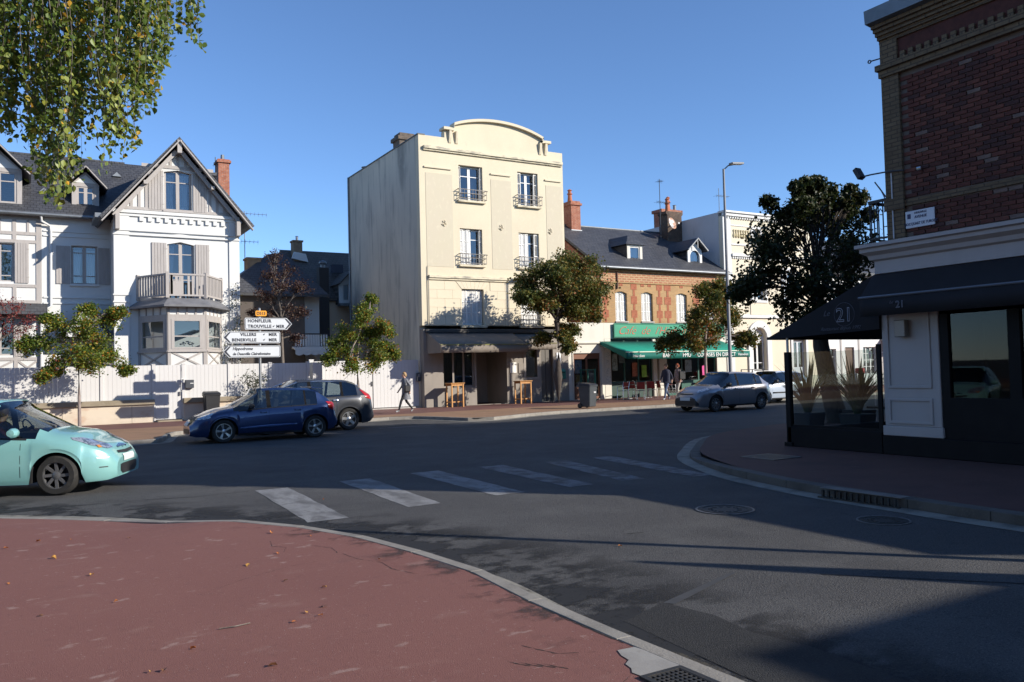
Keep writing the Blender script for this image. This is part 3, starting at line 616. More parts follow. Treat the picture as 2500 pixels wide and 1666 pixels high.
# green letter box by the door
lb = thing('letter_box', 'small green letter box on the wall right of the maple trunk', 'letter box', (23.35, 34.85, 1.35))
MB().prism([(34.64, 1.25), (34.94, 1.25), (34.94, 1.72), (34.72, 1.76), (34.64, 1.66)], 'x', 23.15, 23.55).build('case', pmat('green_enamel', (.02, .17, .12), .4), lb, bevel=.012)
MB().box(23.22, 23.48, 34.625, 34.645, 1.55, 1.59).build('slot', dark, lb)
# ---------------------------------------------------------------- link building between the apartment block and the cafe
lk = thing('link_building', 'low white building with glazed door between the apartment block and the cafe', 'building', (25, 35, .12))
creamw = pmat('ivory_paint', (.62, .585, .51), .75, [((.54, .51, .44), (1.5, 1.5, .7), .45, .7, .6)], bump=(60, .15, .004))
MB().slab(rect(23.95, 26.28, .12, 4.15), [rect(24.28, 26.02, .14, 2.55)], 'y', YF, YF+.3).build('wall', creamw, lk)
MB().box(23.95, 26.28, YF-.1, YF, 3.05, 3.14).build('ledge', creamw, lk, bevel=.01)
MB().box(23.96, 26.1, YF+.3, 41, 4.02, 4.12).build('roof', zincm, lk); MB().box(23.96, 26.05, 41, 41.2, .1, 7.0).build('rear_wall', redbrick, lk)
MB().box(24.0, 26.0, YF+.31, YF+3.2, .1, .13).build('floor', dark, lk)
mb = MB().slab(rect(24.28, 26.02, .14, 2.55), [rect(24.40, 25.12, .8, 2.25), rect(25.24, 25.92, .28, 2.25)], 'y', YF+.1, YF+.16); mb.build('door_frame', pmat('brown_wood', (.16, .065, .035), .6), lk)
for r_ in (rect(24.40, 25.12, .8, 2.25), rect(25.24, 25.92, .28, 2.25)): MB().add([(p[0], YF+.13, p[1]) for p in r_], [(0, 1, 2, 3)]).build('pane', shopglass, lk, normals=False)
for (a, b, z0, z1, c) in ((24.42, 24.92, 1.5, 2.2, (.30, .45, .62)), (24.5, 25.0, .95, 1.4, (.55, .40, .12)), (25.3, 25.75, .9, 1.5, (.35, .25, .18))):
    MB().box(a, b, YF+.17, YF+.175, z0, z1).build('poster', pmat('poster_%d' % int(a*100), c, .6, [((.75, .75, .72), 5, .45, .6, .8), ((.1, .12, .1), 7, .55, .65, .7)]), lk)
for x in (24.2, 26.07): MB().box(x, x+.05, YF-.05, YF, .12, 2.62).build('door_surround', creamw, lk)
# ---------------------------------------------------------------- cafe building
cf = thing('cafe_building', 'two-storey brick cafe with slate roof, dormers and green fascia', 'building', (31, 35, .12))
ybrick = pmat('yellow_brick', (.40, .245, .115), .85, [((.32, .19, .09), (1.2, 1.2, 1), .42, .7, .7), ((.50, .31, .14), 7, .55, .75, .4)], brick=('XZ', .22, .07, (.40, .29, .17), .009, (.48, .285, .125), 0))
pbrick = pmat('patterned_brick', (.32, .115, .065), .85, [((.25, .10, .06), 3, .5, .75, .4)], brick=('XZ', .34, .12, (.43, .29, .16), .038, (.37, .145, .08), 0))
CX0, CX1, CZ = 26.12, 35.4, 7.02
cw = [(27.12, 27.92, 4.25, 5.86), (28.90, 29.72, 4.25, 5.86), (31.42, 32.24, 4.25, 5.86), (33.6, 34.4, 4.25, 5.86)]
def seg_open(a, b, c, d, rise=.1): return [(a, c), (b, c), (b, d-rise)]+[(a+(b-a)*t, d-rise+rise*math.sin(math.pi*t)) for t in (.8, .65, .5, .35, .2)]+[(a, d-rise)]
MB().slab(rect(CX0, CX1, 4.16, 6.34), [seg_open(*w) for w in cw], 'y', YF, YF+.3).build('upper_wall', ybrick, cf)
MB().box(CX0-.01, CX1, YF-.02, YF+.3, 6.36, CZ).build('frieze', pbrick, cf)
MB().box(CX0-.02, CX1, YF-.06, YF, 6.31, 6.38).box(CX0-.02, CX1, YF-.10, YF, CZ-.09, CZ).build('brick_course', ybrick, cf)
mb = MB().box(CX0, CX0+.3, YF+.3, 44, .1, CZ).prism([(YF+.3, CZ), (44, CZ), (39.6, 10.0)], 'x', CX0, CX0+.3); mb.build('side_wall', redbrick_x, cf)
mb = MB().box(CX1-.3, CX1, YF+.3, 44, .1, CZ).box(CX0+.3, CX1-.3, 43.7, 44, .1, CZ); mb.build('rear_wall', ybrick, cf)
for z in (4.1, .12): MB().box(CX0+.3, CX1-.3, YF+.3, 43.7, z-.05, z+.05).build('floor_slab', dark, cf)
quoin = pmat('red_quoin_brick', (.36, .105, .05), .85, [((.27, .08, .045), 5, .4, .7, .7)], brick=('XZ', .22, .07, (.34, .2, .12), .007, (.41, .135, .07), 0))
def qb(x0, x1, z0, z1): block(cf, x0, x1, z0, z1, YF-.012, .013, quoin, 'red_brick_panel', 0)
for xc, wide in ((26.45, .2), (28.4, .2), (30.2, .2), (30.8, .24), (32.9, .24), (34.9, .22)):
    qb(xc-wide, xc+wide, 4.45, 4.85); qb(xc-.07, xc+.07, 4.2, 4.45); qb(xc-.07, xc+.07, 4.85, 5.2); qb(xc-wide, xc+wide, 5.2, 5.62); qb(xc-.07, xc+.07, 5.62, 5.98); qb(xc-wide, xc+wide, 5.98, 6.3)
for xc in (27.52, 29.0, 29.5, 31.83, 34.0): qb(xc-.12, xc+.12, 6.16, 6.3)
for a, b, c, d in cw:
    for i in range(4):
        mb = MB(); s_ = (b-a-.02)/4; louvre(mb, a+.01+i*s_, a+.01+(i+1)*s_-.012, c+.02, d-.03, YF+.1+.02*(i % 2), rails=3); mb.build('shutter', shutw, cf, normals=False)
    MB().box(a-.05, b+.05, YF-.06, YF+.08, c-.08, c).build('sill', concm, cf, bevel=.008)
# slate roof with two dormers
mb = MB(); mb.prism([(34.72, 7.05), (39.6, 10.05), (39.6, 10.2), (34.72, 7.2)], 'x', CX0-.15, CX1); mb.prism([(44.2, 7.05), (39.6, 10.05), (39.6, 10.2), (44.2, 7.2)], 'x', CX0-.15, CX1)
mb.build('roof', slate, cf)
MB().tube([(CX0-.15, 39.6, 10.2), (CX1, 39.6, 10.2)], .06, 8).build('ridge_cap', zincm, cf)
MB().tube([(CX0-.2, 34.66, 7.10), (CX1+.1, 34.66, 7.08)], .075, 10).build('gutter', zincm, cf, smooth=1)
mb = MB(); mb.tube([(26.25, 34.68, 7.05), (26.2, 34.85, 6.8), (26.08, 34.93, 6.5), (26.05, 34.93, 4.2)], .045, 8); mb.build('downpipe', zincm, cf, smooth=1)
MB().tube([(27.25, 34.95, 7.0), (27.25, 34.95, 6.0)], .05, 8).build('vent_pipe', pmat('rusty_pipe', (.12, .06, .04), .7), cf)
def roofz(y): return 7.2+(y-34.72)*.615
dm = MB().box(28.6, 28.72, 35.75, 38.2, 7.3, 8.6).box(29.55, 29.67, 35.75, 38.2, 7.3, 8.6).box(28.6, 29.67, 35.76, 35.84, 8.5, 8.62)
dm.build('dormer', slate, cf); 
mb = MB(); mb.add([(28.42, 35.55, 8.58), (29.85, 35.55, 8.58), (29.14, 36.3, 9.2), (29.14, 38.3, 9.25), (28.42, 38.0, 8.6), (29.85, 38.0, 8.6)], [(0, 1, 2), (0, 2, 3, 4), (1, 5, 3, 2), (0, 4, 5, 1), (4, 3, 5)]); mb.build('dormer_roof', slate, cf)
MB().slab(rect(28.6, 29.67, 7.42, 8.58), [rect(28.78, 29.5, 7.52, 8.48)], 'y', 35.7, 35.78).build('dormer_frame', creamw, cf)
window(cf, 28.78, 29.5, 7.52, 8.48, 35.74, mull=0, trans=(), fr=.06)
MB().box(28.8, 29.48, 35.86, 35.87, 7.5, 8.5).build('blind', pmat('pale_blind', (.62, .68, .74), .6), cf)
dm = MB().box(33.08, 33.18, 35.75, 37.8, 7.3, 8.5).box(34.02, 34.12, 35.75, 37.8, 7.3, 8.5); dm.build('dormer', slate, cf)
mb = MB(); gable_roof(mb, 32.85, 34.35, 8.42, 33.6, 9.12, 35.4, 38.6, .08); mb.build('dormer_roof', slate, cf)
MB().slab([(33.05, 7.46), (34.15, 7.46), (34.15, 8.5), (33.6, 8.98), (33.05, 8.5)], [rect(33.22, 33.98, 7.55, 8.1)[:2]+[(33.98, 8.15)]+arc(33.6, 8.12, .38, 0, 180, 8)[1:-1]+[(33.22, 8.15)]], 'y', 35.68, 35.76).build('dormer_frame', shutw, cf)
window(cf, 33.2, 34.0, 7.52, 8.52, 35.77, mull=0, trans=(), fr=.05)
MB().box(33.2, 34.0, 35.86, 35.87, 7.5, 8.5).build('blind', pmat('pale_blind', (.62, .68, .74), .6), cf)
mb = MB(); gable_roof(mb, 32.86, 34.34, 8.44, 33.6, 9.13, 35.34, 35.42, .07); mb.bar((33.6, 35.42, 8.6), (33.6, 35.42, 9.2), .05, .04); mb.build('bargeboard', pmat('weathered_grey_wood', (.33, .33, .33), .7), cf)
# chimney at the left gable
mb = MB().box(27.2, 27.85, 39.0, 39.9, 9.3, 11.3); mb.box(27.12, 27.93, 38.92, 39.98, 11.3, 11.42).box(27.2, 27.85, 39.0, 39.9, 11.42, 11.55); mb.build('chimney', redbrick, cf)
MB().box(27.15, 27.9, 38.95, 39.95, 9.3, 9.85).build('flashing', zincm, cf)
def pot(root, x, y, z, h=.85):
    mb = MB(); mb.lathe([(.15, 0), (.11, h*.55), (.16, h*.6), (.16, h*.66), (.10, h*.7), (.10, h*.86), (.15, h*.9), (.05, h), (.001, h)], (x, y, z), 14); mb.build('chimney_pot', terracotta, root, smooth=1)
pot(cf, 27.4, 39.4, 11.55, .75)
# ground floor: posts, glazing, dark room
for (a, b) in ((26.3, 26.72), (29.62, 29.9), (30.05, 30.6), (34.4, 35.4)): MB().box(a, b, YF, YF+.35, .12, 3.3).build('pillar', creamw, cf, bevel=.01)
MB().box(26.285, CX1, YF, YF+.3, 3.305, 4.15).build('fascia_wall', creamw, cf)
mb = MB().box(26.72, 29.62, YF+.1, YF+.2, .12, .95); mb.build('stall_riser', pmat('dark_green_paint', (.02, .05, .04), .5), cf)
grn = pmat('green_frame', (.02, .09, .065), .5)
MB().slab(rect(26.72, 29.62, .95, 3.3), [rect(26.8, 27.65, 1.0, 3.2), rect(27.75, 28.6, 1.0, 3.2), rect(28.7, 29.55, 1.0, 3.2)], 'y', YF+.12, YF+.18).build('window_frame', grn, cf)
for a in (26.8, 27.75, 28.7): MB().add([(a, YF+.15, 1.0), (a+.85, YF+.15, 1.0), (a+.85, YF+.15, 3.2), (a, YF+.15, 3.2)], [(0, 1, 2, 3)]).build('pane', shopglass, cf, normals=False)
MB().slab(rect(30.6, 34.4, .12, 3.3), [rect(30.7, 31.75, .25, 3.2), rect(31.85, 33.0, .95, 3.2), rect(33.1, 34.3, .95, 3.2)], 'y', YF+.12, YF+.18).build('window_frame', grn, cf)
for a, b, z in ((30.7, 31.75, .25), (31.85, 33.0, .95), (33.1, 34.3, .95)): MB().add([(a, YF+.15, z), (b, YF+.15, z), (b, YF+.15, 3.2), (a, YF+.15, 3.2)], [(0, 1, 2, 3)]).build('pane', shopglass, cf, normals=False)
for (a, b, z0, z1, c) in ((28.2, 28.55, 1.25, 2.0, (.45, .13, .06)), (28.85, 29.2, 1.2, 1.85, (.30, .55, .05)), (27.3, 27.7, 2.0, 2.6, (.12, .15, .15)), (33.3, 33.7, 1.2, 1.75, (.62, .05, .25)), (32.0, 32.5, 1.4, 2.1, (.25, .3, .3)), (26.85, 27.2, 1.6, 2.5, (.3, .35, .32))):
    MB().box(a, b, YF+.08, YF+.09, z0, z1).build('poster', pmat('poster_%d' % int(a*100), c, .6, [((c[0]*.3, c[1]*.3, c[2]*.3), 8, .5, .65, .7)]), cf)
for z in (1.0, 1.45, 1.9, 2.3): MB().box(26.38, 26.66, YF-.012, YF, z, z+.3).build('notice', pmat('notice_paper', (.62, .6, .55), .7, [((.25, .25, .25), 14, .5, .6, .6)]), cf)
# green fascia with script lettering
fs = thing('fascia_sign', 'long green cafe fascia board with red script lettering', 'sign', (30, 34.9, 3.75))
greens = pmat('green_sign', (.02, .27, .15), .45, [((.015, .21, .12), 1.5, .4, .7, .6)])
MB().box(26.9, 34.9, 34.86, 34.98, 3.40, 4.09).build('board', greens, fs, bevel=.01)
mb = MB().slab(rect(26.86, 34.94, 3.36, 4.13), [rect(26.92, 34.88, 3.42, 4.07)], 'y', 34.84, 34.88); mb.build('frame', pmat('green_sign_edge', (.015, .16, .10), .4), fs)
redl = pmat('red_lettering', (.62, .06, .025), .5)
text("Café  de  l'Hippodrome", .62, redl, fs, (27.1, 34.85, 3.72), (1, 0, 0), (0, 0, 1), 'LEFT', .5, xs=1.04, bold=-.012)
# big green awning
green = pmat('green_awning', (.004, .235, .165), .8, [((.004, .19, .135), 1.2, .4, .7, .6)], bump=(80, .15, .003))
greenv = pmat('green_valance', (.003, .135, .105), .8, [((.003, .10, .08), 1.2, .4, .7, .6)])
ga = awning(cf, 25.98, 34.7, YF-.02, 32.75, 3.16, 2.52, .36, green, greenv, pmat('pale_bar', (.55, .60, .48), .5))
wl = pmat('white_lettering', (.78, .78, .76), .6)
for s_, sz, x in (('Heineken', .2, 26.75), ('BAR', .3, 28.6), ('PMU', .3, 30.0), ('COURSES EN DIRECT', .3, 32.15), ('Heineken', .2, 34.15)):
    text(s_, sz, wl, ga, (x, 32.71, 2.32), (1, 0, 0), (0, 0, 1))
MB().prism([(YF-.02, 3.16), (32.75, 2.52), (32.75, 2.2), (YF-.02, 3.0)], 'x', 25.97, 25.98).build('side_flap', greenv, ga)
# ---------------------------------------------------------------- pale villa on the right of the cafe
vl = thing('cream_villa', 'pale cream villa with round window, arched ground-floor window and white stucco trim', 'building', (39, 35, .12))
creamy = pmat('pale_yellow_paint', (.63, .56, .43), .75, [((.57, .505, .39), (.9, .9, .5), .45, .7, .5)], bump=(60, .12, .004))
stucco = pmat('white_stucco', (.64, .63, .61), .7, [((.56, .55, .52), (2, 2, .7), .5, .75, .5)], bump=(50, .15, .004))
dirtw = pmat('dirty_white_side', (.52, .53, .55), .85, [((.42, .43, .45), (.6, .6, .35), .45, .7, .8), ((.22, .22, .23), (2.5, 2.5, .5), .62, .78, .7, 6)], bump=(40, .2, .006))
V0, V1, VZ = 35.2, 43.0, 10.85
def archh(a, b, z0, zs): return [(a, z0), (b, z0), (b, zs)]+arc((a+b)/2, zs, (b-a)/2, 0, 180, 12)[1:-1]+[(a, zs)]
oval = [(37.96+.36*math.cos(R(a)), 9.5+.45*math.sin(R(a))) for a in range(0, 360, 18)]
MB().slab(rect(V0, V1, .12, VZ-.3), [oval, rect(37.5, 38.55, 5.6, 7.45), rect(40.2, 41.2, 5.6, 7.45), archh(37.32, 38.52, 1.35, 3.35), rect(40.85, 42.0, .4, 3.2)], 'y', YF, YF+.3).build('wall', creamy, vl)
MB().box(V0-.02, V0+.28, YF+.3, 46, .1, VZ-.05).build('side_wall', dirtw, vl)
mb = MB().box(V1-.3, V1, YF+.3, 46, .1, VZ-.05).box(V0+.28, V1-.3, 45.7, 46, .1, VZ-.05); mb.build('rear_wall', dirtw, vl)
MB().box(V0+.28, V1-.3, YF+.3, 45.7, 10.3, 10.4).build('roof', zincm, vl)
for z in (4.3, 8.0): MB().box(V0+.28, V1-.3, YF+.3, 45.7, z-.05, z+.05).build('floor_slab', dark, vl)
MB().box(V0-.06, V1+.1, YF-.28, YF+.3, VZ-.12, VZ).box(V0-.03, V1+.05, YF-.18, YF, VZ-.3, VZ-.12).build('cornice', stucco, vl, bevel=.012)
for i in range(38): 
    x = V0+.15+i*.2; block(vl, x, x+.1, VZ-.42, VZ-.31, YF-.1, .1, stucco, 'dentil', 0)
MB().box(V0-.02, V0+.62, YF-.05, YF, .12, VZ-.3).build('corner_pilaster', stucco, vl, bevel=.01)
for z0, z1, d in ((8.18, 8.34, .14), (8.85, 8.93, .06), (4.52, 4.7, .12), (10.0, 10.06, .04)): MB().box(V0+.62, V1, YF-d, YF, z0, z1).build('string_course', stucco, vl, bevel=.01)
for i in range(40): x = V0+.7+i*.18; block(vl, x, x+.09, 8.05, 8.17, YF-.07, .07, stucco, 'dentil', 0)
mb = MB()
for x0 in (36.0, 38.7, 40.6):
    for i in range(7):
        x = x0+.1+i*.2; mb.lathe([(.035, 9.3), (.075, 9.4), (.08, 9.48), (.035, 9.6), (.06, 9.72), (.06, 9.78)], (x, YF-.02, 0), 8)
bal = mb.build('stucco_balusters', pmat('ochre_stucco', (.62, .53, .33), .8, [((.5, .42, .26), 6, .4, .7, .6)]), vl, smooth=1); bal['kind'] = 'stuff'
for i, (q0, q1) in enumerate(((.36, .52),)):
    ring_o = [(37.96+.52*math.cos(R(a)), 9.5+.62*math.sin(R(a))) for a in range(0, 360, 15)]; MB().slab(ring_o, [oval], 'y', YF-.08, YF).build('oculus_surround', stucco, vl)
MB().slab(oval, [[(37.96+dx+.13*math.cos(R(a))*1., 9.5+dz+.17*math.sin(R(a))) for a in range(0, 360, 45)] for dx in (-.16, .16) for dz in (-.2, .2)], 'y', YF+.15, YF+.2).build('oculus_window', whitew, vl)
MB().add([(p[0], YF+.22, p[1]) for p in oval], [tuple(range(len(oval)))]).build('pane', winglass, vl, normals=False)
for a, b in ((37.5, 38.55), (40.2, 41.2)):
    MB().slab(rect(a-.2, b+.2, 5.45, 7.68), [rect(a, b, 5.6, 7.45)], 'y', YF-.06, YF).build('window_surround', stucco, vl, bevel=.01)
    window(vl, a, b, 5.6, 7.45, YF+.16); MB().box(a-.15, a+.0, YF-.1, YF-.06, 5.62, 7.45).build('shutter_edge', whitew, vl)
    MB().box(a-.22, b+.22, YF-.04, YF, 4.72, 5.4).build('apron_panel', creamy, vl)
outer = archh(36.92, 38.92, 1.0, 3.35); MB().slab(outer, [archh(37.32, 38.52, 1.35, 3.35)], 'y', YF-.1, YF).build('arch_surround', stucco, vl, bevel=.015)
window(vl, 37.36, 38.48, 1.4, 3.1, YF+.2, trans=(.25,), mull=1)
MB().slab(archh(37.32, 38.52, 3.1, 3.35), [], 'y', YF+.2, YF+.25).build('tympanum', stucco, vl)
MB().box(37.1, 38.75, YF-.18, YF+.02, 1.2, 1.33).build('sill', stucco, vl, bevel=.01)
MB().slab(rect(40.65, 42.2, .12, 3.5), [rect(40.85, 42.0, .4, 3.2)], 'y', YF-.06, YF).build('door_surround', stucco, vl, bevel=.01)
dm_ = pmat('pale_grey_door', (.50, .53, .56), .5)
MB().slab(rect(40.85, 42.0, .4, 3.2), [rect(40.97, 41.35, 1.5, 3.05), rect(41.5, 41.88, 1.5, 3.05)], 'y', YF+.15, YF+.2).build('door', dm_, vl)
for a in (40.97, 41.5): MB().add([(a, YF+.18, 1.5), (a+.38, YF+.18, 1.5), (a+.38, YF+.18, 3.05), (a, YF+.18, 3.05)], [(0, 1, 2, 3)]).build('pane', winglass, vl, normals=False)
MB().box(40.6, 42.3, YF-.5, YF, .12, .26).build('step', concm, vl)
# party chimney stack with pots
mb = MB(); mb.prism([(34.0, 8.9), (35.15, 8.9), (35.15, 11.1), (35.25, 11.2), (35.25, 11.35), (33.9, 11.35), (33.9, 11.2), (34.0, 11.1)], 'y', 38.4, 39.2); mb.build('chimney', pmat('dark_old_brick', (.11, .075, .055), .9, [((.05, .04, .035), 3, .4, .7, .8), ((.22, .19, .14), 5, .6, .72, .6)], brick=('XZ', .22, .075, (.08, .065, .055), .01, (.15, .09, .06), 0)), cf)
mb = MB().box(35.3, 36.9, 40.4, 41.2, 10.2, 11.75).box(35.2, 37.0, 40.3, 41.3, 11.75, 11.95); mb.build('chimney', redbrick, vl)
pot(cf, 34.35, 38.8, 11.35, .9); pot(vl, 36.2, 40.8, 11.95, .95); MB().lathe([(.1, 0), (.1, .4), (.13, .42), (.001, .45)], (36.75, 40.8, 11.95), 12).build('flue', zincm, vl)
# aerial mast and dish on the cafe roof
def aerial(name, label, x, y, z0, z1, yagi, mat):
    t = thing(name, label, 'aerial', (x, y, z0)); MB().tube([(x, y, z0), (x, y, z1)], .022, 6).build('mast', mat, t)
    for (z, L, n, d) in yagi:
        mb = MB().tube([(x-L*.2, y, z), (x+L*.8*d, y-.1, z)], .012, 5)
        for i in range(n): xx = x-L*.2+(L*(.2+.8*d))*i/max(1, n-1); mb.tube([(xx, y-.28+.02*i, z), (xx, y+.28-.02*i, z)], .007, 4); mb.tube([(xx, y, z-.12), (xx, y, z+.12)], .006, 4)
        mb.build('antenna', mat, t)
    return t
darkst = pmat('dark_steel', (.10, .10, .105), .5, metal=.6)
aerial('roof_aerial', 'tall thin aerial mast on the cafe roof beside the dish', 33.6, 38.6, 9.4, 13.35, [(13.2, .6, 4, .4), (11.9, 1.2, 7, .8)], darkst)
aerial('roof_aerial', 'small aerial on the cream villa roof behind the lamp post', 38.5, 38.5, 10.3, 13.2, [(12.7, 1.0, 6, 1)], alum)
ds = thing('satellite_dish', 'white and rusty satellite dish beside the cafe chimney', 'dish', (33.95, 37.9, 10.2))
mb = MB(); mb.lathe([(.001, .12), (.2, .1), (.33, .04), (.38, 0), (.36, -.01), (.001, .09)], (0, 0, 0), 20, 'y'); mb.xf(Matrix.Translation((33.95, 37.9, 10.5)) @ Matrix.Rotation(.3, 4, 'Z') @ Matrix.Rotation(-.3, 4, 'X'))
mb.build('dish_bowl', pmat('rusty_dish', (.62, .60, .58), .6, [((.36, .16, .08), (1.5, 1.5, 2.2), .45, .55, .9, 2)]), ds, smooth=1)
MB().tube([(33.95, 38.0, 10.45), (33.95, 38.35, 10.3)], .03, 6).tube([(33.95, 37.9, 10.2), (34.15, 37.6, 10.45)], .012, 5).build('bracket', darkst, ds)
MB().box(34.1, 34.2, 37.55, 37.62, 10.42, 10.52).build('receiver', zincm, ds)
# ---------------------------------------------------------------- white timbered shop further right
sp = thing('white_shop', 'white timbered shop with striped canopy seen beyond the terrace glass', 'building', (50, 35, .12))
MB().slab(rect(43.05, 64, .12, 7.5), [rect(44.0, 44.9, .9, 2.6), rect(45.8, 46.7, .14, 2.7), rect(47.6, 49.0, .9, 2.7), rect(50.0, 53.2, .8, 2.8), rect(54, 56.5, .8, 2.8), rect(58, 60.5, .8, 2.8), rect(45, 46, 4.6, 6.2), rect(49, 50, 4.6, 6.2), rect(53, 54, 4.6, 6.2)], 'y', 35, 35.3).build('wall', stucco, sp)
mb = MB().box(43.05, 43.3, 35.3, 45, .1, 7.5).box(63.7, 64, 35.3, 45, .1, 7.5).box(43.3, 63.7, 44.7, 45, .1, 7.5); mb.build('rear_wall', stucco, sp)
mb = MB(); mb.prism([(34.6, 7.4), (40, 10.5), (40, 10.7), (34.6, 7.6)], 'x', 43, 64.2); mb.prism([(45.3, 7.4), (40, 10.5), (40, 10.7), (45.3, 7.6)], 'x', 43, 64.2); mb.build('roof', slate, sp)
for (a, b, c, d, mu) in ((44.0, 44.9, .9, 2.6, 1), (47.6, 49.0, .9, 2.7, 2), (50.0, 53.2, .8, 2.8, 5), (54, 56.5, .8, 2.8, 4), (58, 60.5, .8, 2.8, 4), (45, 46, 4.6, 6.2, 1), (49, 50, 4.6, 6.2, 1), (53, 54, 4.6, 6.2, 1)):
    window(sp, a, b, c, d, 35.15, mull=mu, trans=(.28, .52, .76) if mu > 1 else (.7,), fr=.04, mw=.04)
MB().box(45.82, 46.68, 35.1, 35.16, .14, 2.68).build('door', pmat('brown_door', (.13, .08, .055), .5), sp)
for x in (43.9, 45.3, 47.1, 49.5, 53.6, 57.2, 61): MB().box(x, x+.14, 34.97, 35, .12, 7.4).build('timber_beam', greyt, sp)
cn = MB(); n = 36
for i in range(n): x = 49.4+i*.2; cn.prism([(34.98, 3.2), (33.7, 2.95), (33.7, 2.75), (33.72, 2.93), (34.98, 3.16)], 'x', x, x+.1)
cn.build('canopy_stripe', pmat('blue_grey_stripe', (.25, .28, .36), .8), sp)['kind'] = 'stuff'
MB().prism([(34.98, 3.19), (33.71, 2.94), (33.71, 2.78), (33.73, 2.92), (34.98, 3.15)], 'x', 49.4, 56.8).build('canopy', stucco, sp)
for x in (49.5, 52.5, 55.5): MB().bar((x, 33.75, 2.9), (x, 34.98, 2.3), .06, .06).build('canopy_bracket', whitew, sp)
# ---------------------------------------------------------------- white timber-trimmed house on the left
ha = thing('white_house', 'large white house with grey half-timbering, steep gable and octagonal bay window', 'house', (4, 38, .12))
GY, RY = 37.5, 39.6       # gable front, recessed front
gx0, gx1, gap_x, gap_z = 3.05, 8.02, 5.55, 11.75
dr = (5.08, 6.17, 5.1, 7.62); uw = (4.98, 6.1, 8.98, 10.72)
tmat = greyt
MB().slab([(gx0, .12), (gx1, .12), (gx1, 8.62), (gap_x, gap_z), (gx0, 8.62)], [rect(*dr[:2], *dr[2:])[:2]+[(dr[1], 7.52), (5.62, 7.64), (dr[0], 7.52)], rect(*uw[:2], *uw[2:])[:2]+[(uw[1], 10.64), (5.54, 10.75), (uw[0], 10.64)]], 'y', GY, GY+.3).build('gable_wall', whitep, ha)
mb = MB().box(gx0, gx0+.3, GY+.3, 47, .1, 8.6).box(gx1-.3, gx1, GY+.3, 47, .1, 8.6); mb.build('side_wall', whitep, ha)
rw = (1.53, 2.55, 5.92, 7.58); lw1 = (-1.6, -.55, 5.95, 7.55); lw2 = (-1.6, -.55, 2.9, 4.75); door_r = (1.5, 2.6, .14, 2.5)
MB().slab(rect(-9, gx0, .12, 8.9), [rect(*w[:2], *w[2:]) for w in (rw, lw1, lw2, door_r, (-5.6, -4.5, 5.95, 7.55), (-5.6, -4.5, 2.9, 4.75))], 'y', RY, RY+.3).build('front_wall', whitep, ha)
mb = MB().box(-9, -8.7, RY+.3, 47.3, .1, 8.9).box(-8.7, gx1-.3, 47, 47.3, .1, 8.6); mb.build('rear_wall', whitep, ha)
for z in (2.6, 5.4, 8.5): MB().box(-8.7, gx1-.3, RY+.31, 47, z-.06, z+.06).build('floor_slab', dark, ha)
MB().box(gx0+.3, gx1-.3, GY+.31, RY+.3, 5.1-.06, 5.16).build('floor_slab', dark, ha)
# roofs
mb = MB(); gable_roof(mb, 2.55, 8.55, 8.38, gap_x, 12.0, 37.0, 45.5, .13); mb.build('gable_roof', slate, ha)
mb = MB(); mb.prism([(39.25, 8.72), (43.5, 12.12), (43.5, 12.27), (39.25, 8.87)], 'x', -9.3, 5.4); mb.prism([(47.6, 8.72), (43.5, 12.12), (43.5, 12.27), (47.6, 8.87)], 'x', -9.3, 8.3); mb.build('main_roof', slate, ha)
MB().tube([(-9.3, 43.5, 12.27), (4, 43.5, 12.27)], .07, 8).build('ridge_tile', slate, ha)
MB().tube([(-9.3, 39.17, 8.78), (2.55, 39.17, 8.76)], .08, 10).build('gutter', zincm, ha, smooth=1)
for s_ in (-1, 1):   # bargeboards and purlin ends
    a = Vector((gap_x, 36.96, 12.02)); b = Vector((gap_x+s_*3.02, 36.96, 8.36))
    MB().bar(a+Vector((0, 0, -.1)), b+Vector((0, 0, -.1)), .05, .22, up=(0, 1, 0)).xf(Matrix()).build('bargeboard', tmat, ha)
    MB().bar((gap_x+s_*.1, 37.2, 11.5), (gap_x+s_*2.55, 37.2, 8.55), .16, .04, up=(0, 1, 0)).build('soffit_board', tmat, ha)
    MB().box(gap_x+s_*2.42-.08, gap_x+s_*2.42+.08, 37.02, GY, 8.0, 8.62).build('eave_bracket', tmat, ha)
    MB().box(gap_x+s_*1.35-.07, gap_x+s_*1.35+.07, 37.0, GY, 9.95, 10.1).build('purlin_end', tmat, ha)
MB().box(gap_x-.09, gap_x+.09, 36.95, 37.2, 11.4, 11.95).build('apex_post', tmat, ha)
MB().box(2.3, 2.6, 37.05, 39.2, 8.42, 8.6).build('valley_gutter', zincm, ha)
# gable timbering
def beam(parent, a, b, w=.13, d=.035, y=GY, mat=None, name='timber_beam'):
    mb = MB(); a, b = Vector(a), Vector(b); t = (b-a).normalized(); n = Vector((-t.y, t.x))*w/2
    mb.prism([a-n, b-n, b+n, a+n], 'y', y-d, y); return mb.build(name, mat or tmat, parent)
beam(ha, (3.25, 8.98), (7.85, 8.98), .12)
for x in (3.7, 4.0, 4.28, 4.62, 6.5, 6.85, 7.15, 7.45):
    zt = gap_z-abs(x-gap_x)*1.25-.1
    if zt > 9.1: beam(ha, (x, 9.04), (x, zt), .11)
beam(ha, (4.1, 10.86), (7.0, 10.86), .14)
for x in (4.95, 5.25, 5.55, 5.85, 6.15): beam(ha, (x, 10.93), (x, gap_z-abs(x-gap_x)*1.25-.1), .10)
for s_ in (-1, 1): beam(ha, (gap_x+s_*2.36, 8.7), (gap_x+s_*.08, gap_z-.12), .11, .045)
